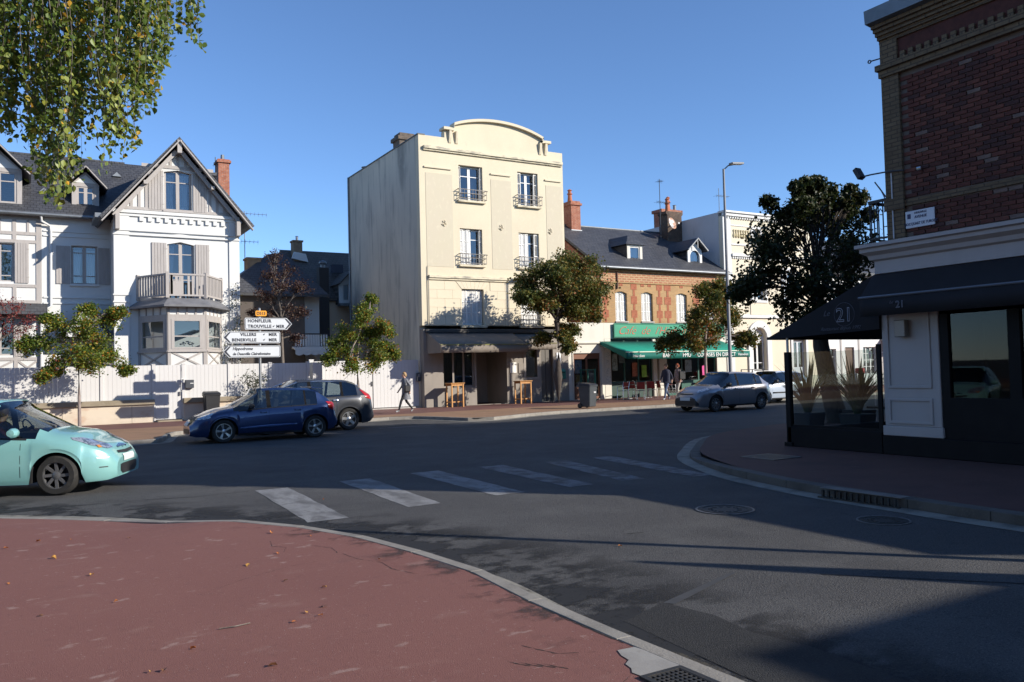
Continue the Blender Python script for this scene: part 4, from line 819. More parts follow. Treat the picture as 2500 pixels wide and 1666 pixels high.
# white cornice with corbels, bands, pilasters
MB().box(gx0-.08, gx1+.05, GY-.14, GY, 8.74, 8.88).box(gx0-.05, gx1+.03, GY-.08, GY, 8.62, 8.74).build('cornice', whitep, ha, bevel=.01)
for i in range(11): x = 4.0+i*.33; block(ha, x, x+.16, 8.44, 8.62, GY-.08, .08, whitep, 'corbel', 0)
MB().box(gx0-.05, gx0+.55, GY-.06, GY, .12, 8.62).build('pilaster', whitep, ha, bevel=.01)
MB().box(gx1-.4, gx1+.05, GY-.06, GY, .12, 8.62).build('pilaster', whitep, ha, bevel=.01)
for z0 in (8.0, 7.82): MB().box(gx0-.08, gx1+.07, GY-.10, GY-.0601, z0, z0+.05).build('string_course', whitep, ha)
for z0 in (5.28, 4.98): MB().box(gx0-.08, gx0+.58, GY-.10, GY-.0601, z0, z0+.06).build('string_course', whitep, ha)
for z0 in (8.12, 7.92, 5.3, 5.05): MB().box(.5, gx0, RY-.05, RY, z0, z0+.06).build('string_course', whitep, ha)
MB().slab([(4.9, 7.85), (6.35, 7.85), (6.35, 7.89), (5.62, 7.98), (4.9, 7.89)], [], 'y', GY-.05, GY).build('hood_mould', whitep, ha)
# windows and plank shutters
def plank_shutter(root, x0, x1, z0, z1, y, n=5):
    mb = MB(); w = (x1-x0)/n
    for i in range(n): mb.box(x0+i*w+.006, x0+(i+1)*w-.006, y-.04, y-.008, z0, z1)
    mb.box(x0, x1, y-.015, y, z0+.01, z1-.01)
    for z in (z0+.25, z1-.25): mb.box(x1-.06, x1+.02, y-.05, y-.04, z-.015, z+.015)
    return mb.build('shutter', tmat, root)
window(ha, *dr, GY+.12, mat=tmat, trans=(.36, .80), curtain=[(5.15, 5.4, 7.5, .8), (5.62, 5.8, 7.5, .5)])
window(ha, *uw, GY+.12, mat=tmat, trans=(.72,), curtain=[(5.05, 5.42, 10.6, .5), (5.6, 6.0, 10.6, .4)])
for (w, y) in ((dr, GY), (uw, GY)):
    sz = w[2] if w is uw else 5.15
    plank_shutter(ha, w[0]-.62, w[0]-.03, sz, w[3]-.05, y-.01); plank_shutter(ha, w[1]+.05, w[1]+.62, sz, w[3]-.05, y-.01)
MB().box(uw[0]-.05, uw[1]+.05, GY-.08, GY+.1, uw[2]-.07, uw[2]).build('sill', tmat, ha)
window(ha, *rw, RY+.12, mat=tmat, trans=(.22, .82), curtain=[(1.6, 1.95, 7.4, .6), (2.1, 2.48, 7.4, .5)])
plank_shutter(ha, rw[0]-.56, rw[0]-.03, rw[2], rw[3]-.04, RY-.01); plank_shutter(ha, rw[1]+.02, 3.02, rw[2], rw[3]-.06, RY-.01)
MB().box(rw[0]-.05, rw[1]+.05, RY-.1, RY+.1, rw[2]-.09, rw[2]).build('sill', whitep, ha, bevel=.01)
for w in (lw1, lw2, (-5.6, -4.5, 5.95, 7.55), (-5.6, -4.5, 2.9, 4.75)):
    window(ha, *w, RY+.12, mat=tmat, trans=(.16, .8)); plank_shutter(ha, w[1]+.02, w[1]+.52, w[2]-.05, w[3]+.03, RY-.01); plank_shutter(ha, w[0]-.52, w[0]-.02, w[2]-.05, w[3]+.03, RY-.01)
MB().box(*door_r[:2], RY+.1, RY+.16, door_r[2], door_r[3]).build('door', tmat, ha)
# porch gable over the recessed door
mb = MB(); gable_roof(mb, 1.05, 3.0, 3.55, 2.02, 5.0, 38.2, RY, .08); mb.build('porch_roof', slate, ha)
MB().prism([(1.2, 3.6), (2.85, 3.6), (2.02, 4.85)], 'y', 38.4, 38.45).build('porch_gable', whitep, ha)
# left half-timbered wing: beams and skirt roof
for z in (8.62, 7.98, 7.64, 5.78, 5.12): beam(ha, (-8.9, z), (.42, z), .13, .035, RY)
for x in (-8.9, -7.6, -6.4, -3.6, -2.4): beam(ha, (x, 5.1), (x, 8.66), .14, .036, RY)
beam(ha, (.34, 5.1), (.34, 8.66), .2, .037, RY); beam(ha, (-.54, 7.7), (-.54, 8.6), .14, .036, RY); beam(ha, (-.54, 5.15), (-.54, 5.78), .14, .036, RY)
for x in (-1.05, -.05, -1.5): beam(ha, (x, 8.02), (x, 8.6), .09, .033, RY)
MB().prism([(RY, 5.05), (RY-.75, 4.68), (RY-.75, 4.55), (RY, 4.6)], 'x', -8.9, .62).prism([(RY, 5.06), (RY-.75, 4.69), (RY-.75, 4.54), (RY, 4.54)], 'x', .6, .64).build('skirt_roof', slate, ha)
for z in (4.42, 2.74, 2.0): beam(ha, (-8.9, z), (.42, z), .13, .035, RY)
for x in (.34, -.5, -1.75, -2.6): beam(ha, (x, .2), (x, 4.5), .14, .036, RY)
for (x0, x1) in ((-.42, .26), (-1.66, -.6)):
    beam(ha, (x0, 2.08), (x1, 2.66), .08, .03, RY); beam(ha, (x0, 2.66), (x1, 2.08), .08, .031, RY)
mb = MB(); mb.tube([(.42, 39.2, 8.72), (.44, 39.3, 8.5), (.75, 39.5, 8.35), (.78, 39.5, 8.1), (.78, 39.5, 4.95), (.5, 39.45, 4.75), (.42, 39.45, 4.5), (.42, 39.45, .15)], .05, 8); mb.build('downpipe', whitew, ha, smooth=1)
# dormers
def dormer(xc, hw, yf, zb, ze, za, hood, wz):
    d = MB().box(xc-hw, xc-hw+.1, yf+.08, yf+2.2, zb-.3, ze).box(xc+hw-.1, xc+hw, yf+.08, yf+2.2, zb-.3, ze).build('dormer', tmat, ha)
    MB().slab([(xc-hw, zb-.06), (xc+hw, zb-.06), (xc+hw, ze), (xc, za-.15), (xc-hw, ze)], [rect(xc-hw+.18, xc+hw-.18, zb+.1, ze-.12)], 'y', yf, yf+.08).build('front', tmat, d)
    MB().prism([(xc-hw+.12, ze+.05), (xc+hw-.12, ze+.05), (xc, za-.3)], 'y', yf-.01, yf).build('white_infill', whitep, d)
    window(ha, xc-hw+.18, xc+hw-.18, zb+.1, ze-.12, yf+.03, mat=tmat, trans=(.7,), mull=1 if hw < .7 else 1)
    mb = MB(); gable_roof(mb, xc-hw-.28, xc+hw+.28, ze-.22, xc, za, yf-.35, yf+3, .08); mb.build('roof', slate, d)
    mb = MB()
    for s_ in (-1, 1): mb.bar((xc, yf-.37, za), (xc+s_*(hw+.3), yf-.37, ze-.22), .04, .15, up=(0, 1, 0))
    mb.build('bargeboard', tmat, d); MB().box(xc-hw-.05, xc+hw+.05, yf-.06, yf+.06, zb-.12, zb-.06).build('sill', tmat, d)
dormer(2.12, .53, 39.95, 9.28, 10.35, 11.05, .3, 1); dormer(-1.08, .82, 39.7, 9.15, 10.65, 11.6, .3, 1); dormer(-5.2, .82, 39.7, 9.15, 10.65, 11.6, .3, 1)
for (x, y) in ((.55, 40.6), (3.55, 42.3)): 
    z = 8.87+(y-39.25)*.8; MB().prism([(x-.2, z+.02), (x+.2, z+.02), (x, z+.22)], 'y', y-.1, y+.25).build('roof_vent', zincm, ha)
# brick chimney
mb = MB().box(8.42, 8.97, 43.7, 44.4, 8, 12.88).box(8.34, 9.05, 43.62, 44.48, 12.88, 13.0).box(8.4, 8.99, 43.68, 44.42, 13.0, 13.06); mb.build('chimney', redbrick, ha)
MB().lathe([(.11, 0), (.09, .3), (.001, .32)], (8.7, 44.05, 13.06), 10).build('chimney_pot', zincm, ha)
# octagonal bay with balcony
bay = [(3.95, GY), (4.87, 35.95), (6.33, 35.95), (7.25, GY)]
def bay_face(i): a, b = Vector(bay[i]), Vector(bay[i+1]); return a, b, (b-a).normalized(), (b-a).length
for i in range(3):
    a, b, t, L = bay_face(i); ang = math.atan2(t.y, t.x); m = Matrix.Translation((a.x, a.y, 0)) @ Matrix.Rotation(ang, 4, 'Z')
    wz0, wz1 = 3.0, 4.18; W_ = rect(.2, L-.2, wz0, wz1)
    MB().slab(rect(0, L, .12, 4.95), [W_], 'y', 0, .12).xf(m).build('bay_wall', whitep, ha)
    mb = MB().slab(rect(.0, L, wz0-.12, wz1+.22), [rect(.2, L-.2, wz0, wz1)], 'y', -.035, 0); mb.slab(rect(.12, L-.12, wz0-.02, wz1+.03), [rect(.24, L-.24, wz0+.05, wz1-.05)], 'y', -.05, -.0351)
    mb.box(-.02, .1, -.04, 0, .12, wz0-.121); mb.box(L-.1, L+.02, -.04, 0, .12, wz0-.121); mb.box(.1, L-.1, -.036, 0, 2.1, 2.22); mb.box(.24, L-.24, .0, .05, 3.48, 3.53); mb.box(-.03, L+.03, -.09, -.04, wz0-.15, wz0-.09)
    mb.xf(m).build('bay_timber', tmat, ha)
    mb = MB(); n_ = 4 if i == 1 else 4
    for k in range(n_+1): x = .03+(L-.06)*k/n_; mb.box(x-.04, x+.04, -.034, 0, wz1+.22, 4.95)
    mb.xf(m).build('bay_stud', tmat, ha)
    for (p, q) in (((.12, 2.24), (L-.12, wz0-.14)), ((.12, wz0-.14), (L-.12, 2.24))):
        p_, q_ = Vector(p), Vector(q); tt = (q_-p_).normalized(); nn = Vector((-tt.y, tt.x))*.035
        MB().prism([p_-nn, q_-nn, q_+nn, p_+nn], 'y', -.03, 0).xf(m).build('cross_brace', tmat, ha)
    MB().add([(.2, .03, wz0), (L-.2, .03, wz0), (L-.2, .03, wz1), (.2, .03, wz1)], [(0, 1, 2, 3)]).xf(m).build('bay_pane', winglass, ha, normals=False)
mb = MB()
def scaled(k, y0=None): return [(5.6+(x-5.6)*k if i in (0, 3) else 5.6+(x-5.6)*k, GY if i in (0, 3) else GY-(GY-35.95)*k) for i, (x, _) in enumerate(bay)]
lo, hi = scaled(1.26), scaled(.98)
vs = [(x, y, 4.78) for x, y in lo]+[(x, y, 5.08) for x, y in hi]+[(x, y, 4.70) for x, y in lo]
mb.add(vs, [(0, 1, 5, 4), (1, 2, 6, 5), (2, 3, 7, 6), (4, 5, 6, 7), (8, 9, 1, 0), (9, 10, 2, 1), (10, 11, 3, 2), (8, 11, 10, 9)]); mb.build('bay_roof', pmat('grey_skirt', (.16, .16, .17), .6, [((.10, .10, .11), 4, .4, .7, .7)]), ha)
bl = scaled(1.02)
for i in range(3):
    a, b = Vector(bl[i]), Vector(bl[i+1]); t = (b-a).normalized(); L = (b-a).length; ang = math.atan2(t.y, t.x); m = Matrix.Translation((a.x, a.y, 0)) @ Matrix.Rotation(ang, 4, 'Z')
    mb = MB().box(0, L, -.05, .05, 6.02, 6.09).box(0, L, -.03, .03, 5.16, 5.23); mb.xf(m).build('handrail', tmat, ha)
    mb = MB().box(-.06, .06, -.06, .06, 5.08, 6.15); 
    if i == 2: mb.box(L-.06, L+.06, -.06, .06, 5.08, 6.15)
    mb.xf(m).build('balcony_post', tmat, ha)
    n_ = max(7, int(L/.16))
    for k in range(1, n_):
        x = L*k/n_
        if i == 1 and k in (2, 3, 4): continue
        MB().box(x-.045, x+.045, -.02, .02, 5.23, 6.02).xf(m).build('baluster', tmat, ha)
    if i == 1: MB().slab(rect(.1, .62, 5.23, 6.02), [rect(.2, .3, 5.78, 5.95), rect(.4, .5, 5.78, 5.95)], 'y', -.02, .02).xf(m).build('balcony_panel', tmat, ha)
# flowers on the bay sill inside
fm = MB(); rr = random.Random(3)
for i in range(26):
    x, z = 5.35+rr.uniform(0, .55), 3.05+rr.uniform(0, .14)
    fm.lathe([(.001, -.03), (.04, 0), (.001, .03)], (x, 36.15+rr.uniform(-.03, .03), z+.14*(1-abs(x-5.62)/.3)), 6)
tag(fm.build('orchid_bouquet', pmat('white_petals', (.8, .8, .78), .7)), 'white flowers on the sill inside the bay window', 'flowers')
# ---------------------------------------------------------------- white garden fence on a low wall
fw = thing('garden_wall', 'low stone garden wall with pale cracked render along the pavement', 'wall', (0, 34, .12))
lowr = pmat('cracked_low_wall', (.56, .48, .38), .9, [((.44, .37, .29), (1, 1, 1.5), .45, .7, .7), ((.40, .22, .14), (1.2, 1.2, 3), .58, .72, .6, 6), ((.22, .19, .16), (3, 3, 2), .62, .75, .5, 6)], bump=(40, .4, .008))
capm = pmat('mossy_stone_cap', (.27, .225, .165), .9, [((.18, .15, .10), (2, 2, 4), .45, .7, .7), ((.34, .29, .22), 7, .55, .7, .4)], bump=(40, .4, .008))
for a, b in ((-12, -6), (-6, -2.2), (-2.2, 1.0), (1.0, 3.3), (3.3, 4.08), (5.14, 5.95), (5.95, 7.9), (7.9, 10.1)):
    MB().box(a+.004, b-.004, 33.95, 34.3, .12, .8).build('wall_panel', lowr, fw, bevel=.006)
for a, b in ((-12, -6), (-6, -.5), (-.5, 4.1), (5.12, 10.1)): MB().box(a+.004, b-.004, 33.86, 34.36, .8, 1.0).build('coping', capm, fw, bevel=.02)
fence_w = pmat('white_fence_board', (.55, .54, .53), .6, [((.48, .47, .46), (2, 2, .5), .45, .7, .5)])
fn = thing('white_fence', 'white boarded garden fence standing on the low wall', 'fence', (0, 34.1, 1.0))
me_cache = {}
def boards(root, x0, x1, z0, z1, y, w, d=.03, mat=fence_w):
    n = max(1, round((x1-x0)/w)); w = (x1-x0)/n; key = (round(w, 4), round(z1-z0, 3), mat.name)
    if key not in me_cache:
        hw, hh = (w-.003)/2, (z1-z0)/2
        b = MB().box(-hw, hw, -d/2, d/2, -hh, hh); o = b.build('fence_board', mat, None, local=True, bevel=.0025); me_cache[key] = o.data; bpy.data.objects.remove(o)
    for i in range(n): piece('fence_board', me_cache[key], root, (x0+(i+.5)*w, y+rnd.uniform(-.002, .002), (z0+z1)/2))
def fpost(root, x, z0, z1, y=34.08, w=.12): MB().box(x-w/2, x+w/2, y-.035, y+.06, z0, z1).box(x-w/2-.012, x+w/2+.012, y-.045, y+.07, z1, z1+.03).build('fence_post', fence_w, root, bevel=.006)
xs = [-11.2, -9.4, -7.6, -5.8, -4.0, -2.2, -.3+.8, 2.3, 4.06]
xs = [-11.3, -9.4, -7.5, -5.5, -3.4, -1.45, .5, 2.3, 4.08]
for a, b in zip(xs, xs[1:]): boards(fn, a+.06, b-.06, 1.0, 2.29, 34.1, .15)
for x in xs: fpost(fn, x, 1.0 if x < 4 else .12, 2.31)
xs2 = [5.16, 6.88, 8.5, 10.08]
for a, b in zip(xs2, xs2[1:]): boards(fn, a+.06, b-.06, 1.0, 2.29, 34.1, .15)
for x in xs2: fpost(fn, x, 1.0 if x > 5.2 else .12, 2.31)
MB().box(-11.3, 4.02, 34.117, 34.15, 2.0, 2.1).box(5.2, 10, 34.117, 34.15, 2.0, 2.1).box(-11.3, 4.02, 34.117, 34.15, 1.2, 1.3).box(5.2, 10, 34.117, 34.15, 1.2, 1.3).build('fence_rail', fence_w, fn)
gt = thing('garden_gate', 'narrow white boarded garden gate between the two fence runs', 'gate', (4.6, 34.1, .12))
boards(gt, 4.15, 5.08, .2, 2.29, 34.12, .155); MB().box(4.15, 5.08, 34.137, 34.17, .4, .5).box(4.15, 5.08, 34.137, 34.17, 1.9, 2.0).build('gate_rail', fence_w, gt)
MB().box(4.98, 5.04, 34.06, 34.10, 1.1, 1.25).build('handle', darkst, gt)
MB().box(4.1, 5.12, 33.9, 34.3, .118, .17).build('threshold', capm, gt)
mbx = thing('mail_box', 'dark grey mail box on the white fence right of the gate', 'mail box', (5.45, 33.98, 1.4))
MB().box(5.2, 5.52, 33.92, 34.06, 1.38, 1.70).build('case', pmat('anthracite', (.05, .055, .065), .5), mbx, bevel=.008); MB().box(5.38, 5.5, 33.912, 33.92, 1.55, 1.58).build('name_plate', whitew, mbx)
hp = thing('number_plate', 'small pale house number plate beside the gate', 'plate', (5.12, 33.97, 1.72)); MB().box(5.06, 5.18, 33.95, 33.985, 1.6, 1.78).build('plate', whitew, hp); MB().box(5.1, 5.14, 33.945, 33.95, 1.65, 1.73).build('button', blackm, hp)
# big white drive gates beside the apartment building
dg = thing('drive_gate', 'wide white boarded double gate beside the apartment building', 'gate', (13, 35.4, .12))
for a, b in ((10.75, 13.42), (13.46, 15.72)):
    boards(dg, a, b, .2, 2.36, 35.4, .17, .035)
    MB().box(a, b, 35.42, 35.47, .4, .52).box(a, b, 35.42, 35.47, 1.95, 2.07).build('gate_rail', fence_w, dg)
fpost(dg, 10.62, .12, 2.42, 35.4, .2); MB().box(13.36, 13.42, 35.34, 35.38, 1.2, 1.4).box(13.28, 13.42, 35.33, 35.35, 1.3, 1.33).build('handle', darkst, dg)
MB().box(10.3, 10.7, 34.1, 35.3, .12, 2.3).build('return_panel', fence_w, dg)
MB().box(10.6, 15.76, 35.28, 35.5, .118, .17).build('threshold', concm, dg)
itc = thing('intercom_box', 'small dark intercom box on the wall left of the shopfront', 'box', (15.75, 34.9, 1.6)); MB().box(15.55, 15.74, 35.2, 35.3, 1.35, 1.75).build('case', pmat('anthracite', (.05, .055, .065), .5), itc, bevel=.01); MB().box(15.6, 15.69, 35.19, 35.2, 1.55, 1.7).build('speaker_plate', alum, itc)
# ---------------------------------------------------------------- houses behind the drive
bh = thing('rear_house', 'grey slate-roofed house behind the drive with white dormer', 'house', (15.5, 50, .12))
peach = pmat('peach_render', (.66, .50, .36), .85, [((.56, .42, .30), (1, 1, .6), .45, .7, .6)])
MB().slab(rect(9, 24, .12, 6.2), [rect(17, 18, 2.5, 4.5)], 'y', 47, 47.3).build('wall', peach, bh); MB().box(9, 24, 54, 54.3, .1, 6.2).box(9, 9.3, 47.3, 54, .1, 6.2).box(23.7, 24, 47.3, 54, .1, 6.2).build('rear_wall', peach, bh)
mb = MB(); mb.prism([(46.7, 6.1), (50.5, 9.42), (50.5, 9.55), (46.7, 6.25)], 'x', 13.3, 24.3); mb.prism([(54.6, 6.1), (50.5, 9.42), (50.5, 9.55), (54.6, 6.25)], 'x', 13.3, 24.3); mb.build('roof', slate2, bh)
mb = MB(); gable_roof(mb, 15.55, 16.95, 7.0, 16.25, 7.78, 45.9, 49, .08); mb.build('dormer_roof', slate2, bh)
MB().slab([(15.62, 5.9), (16.88, 5.9), (16.88, 7.05), (16.25, 7.68), (15.62, 7.05)], [rect(15.82, 16.68, 6.1, 7.05)], 'y', 46.3, 46.4).build('dormer_front', whitew, bh)
MB().box(15.62, 15.72, 46.4, 48, 5.9, 7.05).box(16.78, 16.88, 46.4, 48, 5.9, 7.05).build('dormer_cheek', slate2, bh)
window(bh, 15.82, 16.68, 6.1, 7.05, 46.36, fr=.05, trans=(), mull=1); MB().box(15.85, 16.65, 46.5, 46.51, 6.1, 7.0).build('blind', pmat('pale_blind', (.62, .68, .74), .6), bh)
MB().box(15.5, 17, 45.8, 46.3, 5.75, 5.9).build('gutter', zincm, bh)
mb = MB().box(13.9, 14.45, 49.6, 50.2, 8.6, 9.95).box(13.85, 14.5, 49.55, 50.25, 9.95, 10.05); mb.build('chimney', pmat('buff_brick', (.27, .19, .12), .9, [((.18, .13, .09), 5, .4, .7, .7)]), bh); MB().lathe([(.12, 0), (.12, .25), (.08, .3), (.001, .3)], (14.2, 49.9, 10.05), 10).build('flue', chrome, bh)
MB().prism([(13.75, 8.9), (14.75, 8.7), (14.6, 9.2), (13.9, 9.3)], 'y', 49.4, 49.6).build('flashing', whitew, bh)
MB().box(15.85, 16.5, 48.1, 48.5, 7.95, 8.45).build('roof_light', pmat('dark_rooflight', (.05, .06, .09), .2), bh)
b2 = thing('drive_house', 'dark slate house with white wall, balcony and scalloped awning behind the white fence', 'house', (11, 42, .12))
dkr = pmat('dark_render', (.10, .085, .075), .9, [((.06, .05, .045), 1.5, .4, .7, .7)])
MB().slab(rect(8.4, 12.3, .12, 6.0), [rect(9.6, 10.6, 3.4, 5.0), rect(9.6, 10.6, .6, 2.4)], 'y', 42, 42.3).build('wall', dkr, b2)
for z in (3.4, .6): window(b2, 9.6, 10.6, z, z+1.6, 42.12, mat=greyt)
MB().box(12.3, 13.35, 42.9, 43.2, .12, 6.0).build('white_wall', whitep, b2); MB().box(12.0, 12.3, 42.3, 42.9, .1, 6.0).box(8.4, 8.7, 42.3, 46, .1, 6.0).box(13.05, 13.35, 43.2, 46, .1, 6.0).box(8.7, 13.05, 45.7, 46, .1, 6.0).build('side_wall', whitep, b2)
mb = MB(); e = 5.92; A = [(7.9, 41.6, e), (13.5, 41.6, e), (13.5, 46.4, e), (7.9, 46.4, e)]; rg = [(11.0, 44.2, 8.3), (11.9, 44.2, 8.4)]
mb.add(A+rg, [(0, 1, 5, 4), (1, 2, 5), (2, 3, 4, 5), (3, 0, 4), (3, 2, 1, 0)]); mb.build('roof', slate, b2)
MB().box(7.9, 13.5, 41.52, 41.62, 5.8, 5.93).build('gutter', pmat('black_gutter', (.03, .03, .032), .5), b2)
mb = MB().box(9.8, 10.5, 43.6, 44.4, 6.2, 7.9).box(9.75, 10.55, 43.55, 44.45, 7.9, 8.0); mb.build('chimney', pmat('buff_brick', (.27, .19, .12), .9, [((.18, .13, .09), 5, .4, .7, .7)]), b2)
mb = MB().box(14.35, 14.92, 46.0, 46.5, .1, 7.95); mb.build('chimney', pmat('black_flue', (.045, .04, .038), .8), bh); MB().lathe([(.14, 7.95), (.14, 8.15), (.24, 8.2), (.24, 8.3), (.001, 8.42)], (14.65, 46.25, 0), 10).build('cowl', zincm, bh)
MB().box(11.6, 13.4, 41.6, 42.9, 3.12, 3.24).build('balcony_floor', concm, b2)
for i in range(13): MB().box(11.65+i*.135, 11.73+i*.135, 41.6, 41.63, 3.27, 3.86).build('balcony_slat', whitew, b2)
MB().box(11.6, 13.42, 41.58, 41.65, 3.86, 3.92).build('balcony_rail', blackm, b2)
mb = MB(); 
for i in range(41):
    x = 11.5+i*.05; mb.v += [(x, 41.0, 3.05), (x, 40.98, 2.84-.07*abs(math.sin(i*math.pi/8)))]
mb.f = [(2*i, 2*i+1, 2*i+3, 2*i+2) for i in range(40)]; mb.build('awning_valance', whitep, b2); MB().prism([(41.6, 3.2), (41.0, 3.03), (41.0, 3.06), (41.6, 3.24)], 'x', 11.5, 13.5).build('awning', whitep, b2)
aerial('roof_aerial', 'white rake aerial rising beside the white house chimney', 10.2, 46, 7.5, 10.9, [(10.75, 1.5, 8, 1), (9.2, .9, 5, 1)], alum)
aerial('roof_aerial', 'thin aerial clipped to the red brick chimney of the white house', 8.33, 44.0, 11.5, 13.2, [(12.8, .4, 3, .4)], darkst)
# ---------------------------------------------------------------- corner restaurant building on the right
FX = 12.95
rb = thing('corner_restaurant', 'dark brick corner restaurant with white cornice, black awning and white panelled pier', 'building', (13, 6, .12))
mortar = pmat('grey_mortar', (.15, .125, .108), .95, [((.12, .10, .085), 3, .4, .7, .7)], bump=(80, .4, .004))
brk = [pmat('dark_red_brick_%d' % i, c, .85, [((c[0]*.55, c[1]*.55, c[2]*.6), 9, .4, .7, .7)], bump=(60, .5, .006)) for i, c in enumerate([(.125, .042, .03), (.095, .034, .026), (.155, .055, .038), (.075, .034, .03), (.19, .135, .11)])]
yb_x = pmat('buff_brick_side', (.15, .108, .062), .9, [((.10, .072, .045), 3, .4, .7, .7)], brick=('YZ', .22, .072, (.085, .065, .045), .009, (.185, .135, .08), 0))
yb_y = pmat('buff_brick_front', (.21, .15, .085), .9, [((.14, .10, .06), 3, .4, .7, .7)], brick=('XZ', .22, .072, (.12, .09, .06), .009, (.26, .19, .11), 0))
MB().box(FX+.012, FX+.3, 2.1, 8.58, 3.8, 7.3).build('wall', mortar, rb)
MB().box(FX+.3, 21.9, 8.58, 8.9, 3.8, 7.3).build('avenue_wall', yb_y, rb)
mb = MB().box(21.6, 21.9, 2.1, 8.58, .1, 7.3).box(FX+.3, 21.6, 2.1, 2.4, .1, 7.3); mb.build('rear_wall', mortar, rb)
# bricks: the nearest in view are single pieces, the rest one mass
def brick_mesh(L, H, D):
    o = MB().box(-D/2, D/2, -L/2, L/2, -H/2, H/2).build('brick', brk[0], None, local=True, bevel=.005); me = o.data; bpy.data.objects.remove(o); return me
bms = []
for m_ in brk: me = brick_mesh(.213, .062, .03); me.materials.clear(); me.materials.append(m_); bms.append(me)
cells = []
for r_ in range(38):
    z = 3.9+r_*.0725
    if 4.37 < z < 4.5: continue
    y = 2.2+(.115 if r_ % 2 else 0)
    while y < 8.5:
        if y+.11 < 8.57 and not (z < 4.3 and 8.02 < y < 8.58 and False): cells.append((y, z))
        y += .2275
vis = [c for c in cells if c[0] > 6.55]; rest = [c for c in cells if c[0] <= 6.55]
vis.sort(key=lambda c: c[0]); single, rest = vis[:300], rest+vis[300:]
for (y, z) in single: piece('brick', bms[rnd.choices(range(5), (5, 5, 3, 3, .8))[0]], rb, (FX+.005+rnd.uniform(-.004, .003), y, z), (rnd.uniform(-.006, .006), 0, rnd.uniform(-.01, .01)))
mb = MB()
for (y, z) in rest: mb.box(FX-.01+rnd.uniform(-.004, .003), FX+.02, y-.106, y+.106, z-.031, z+.031)
mb.build('brickwork', brk[0], rb, normals=False)['kind'] = 'stuff'
# buff corner pier and bands
mb = MB().box(FX-.05, FX+.3, 8.58, 8.905, 3.8, 6.7); mb.build('corner_pier', yb_x, rb)
MB().box(FX-.03, FX+.012, 2.1, 8.58, 4.39, 4.49).box(FX-.08, FX-.05, 8.56, 8.93, 4.35, 4.55).build('string_course', yb_x, rb)
MB().box(FX-.14, FX+.3, 2.1, 8.96, 6.82, 6.92).box(FX-.09, FX+.3, 2.1, 8.93, 6.70, 6.82).build('cornice_course', yb_x, rb)
MB().box(FX-.02, FX+.3, 2.1, 8.58, 6.92, 7.3).build('frieze', brk[1], rb)
MB().box(FX-.06, FX+.3, 8.58, 8.905, 6.92, 7.3).build('frieze_pier', yb_x, rb)
bmx = brick_mesh(.09, .13, .05); bmx.materials.clear(); bmx.materials.append(yb_x)
for i in range(40): piece('soldier_brick', bmx, rb, (FX-.04, 8.48-i*.15, 6.99), (rnd.uniform(-.02, .02), 0, 0))
for k in range(5): MB().box(FX-.06-.045*k, FX+.3, 2.1, 8.91+.006*k, 7.30+.06*k, 7.36+.06*k).build('corbel_course', yb_x, rb)
MB().prism([(FX-.22, 7.60), (FX-.36, 7.62), (FX-.38, 7.85), (FX-.28, 7.85), (FX+.3, 7.85), (FX+.3, 7.60)], 'y', 2.1, 8.96).xf(Matrix()).build('box_gutter', pmat('blue_grey_zinc', (.16, .19, .22), .5, [((.10, .12, .14), 3, .4, .7, .7)], metal=.3), rb)
MB().box(FX+.3, 21.9, 8.7, 8.96, 7.6, 7.84).build('avenue_gutter', zincm, rb)
mb = MB(); a = [(FX-.12, 2.2), (21.8, 2.2), (21.8, 8.72), (FX-.12, 8.72)]; b = [(FX+.55, 2.9), (21.1, 2.9), (21.1, 8.4), (FX+.55, 8.4)]
mb.add([(*p, 7.86) for p in a]+[(*p, 9.35) for p in b], [(0, 1, 5, 4), (1, 2, 6, 5), (2, 3, 7, 6), (3, 0, 4, 7), (4, 5, 6, 7), (3, 2, 1, 0)]); mb.build('mansard_roof', pmat('dark_slate_x', (.045, .04, .04), .6, [((.07, .06, .055), 3, .45, .7, .6)], brick=('YZ', .25, .15, (.02, .02, .02), .012, (.06, .052, .05), 0)), rb)
# white shop cornice wrapping the corner
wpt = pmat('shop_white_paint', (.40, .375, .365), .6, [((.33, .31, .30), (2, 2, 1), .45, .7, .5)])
prof = [(0, 3.28), (-.10, 3.28), (-.10, 3.50), (-.16, 3.53), (-.18, 3.60), (-.27, 3.66), (-.27, 3.72), (-.33, 3.74), (-.33, 3.80), (0, 3.84)]
mb = MB(); n = len(prof)
P0 = [(FX+x, -2, z) for x, z in prof]; P1 = [(FX+x, 9.05-x, z) for x, z in prof]; P2 = [(21.9, 9.05-x, z) for x, z in prof]
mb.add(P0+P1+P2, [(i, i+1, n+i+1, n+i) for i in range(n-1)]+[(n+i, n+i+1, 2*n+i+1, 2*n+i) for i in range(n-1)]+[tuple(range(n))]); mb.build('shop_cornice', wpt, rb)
MB().box(FX, FX+.3, -2, 9.05, 2.5, 3.3).box(FX+.3, 21.9, 8.75, 9.05, 2.5, 3.3).build('shop_fascia', wpt, rb)
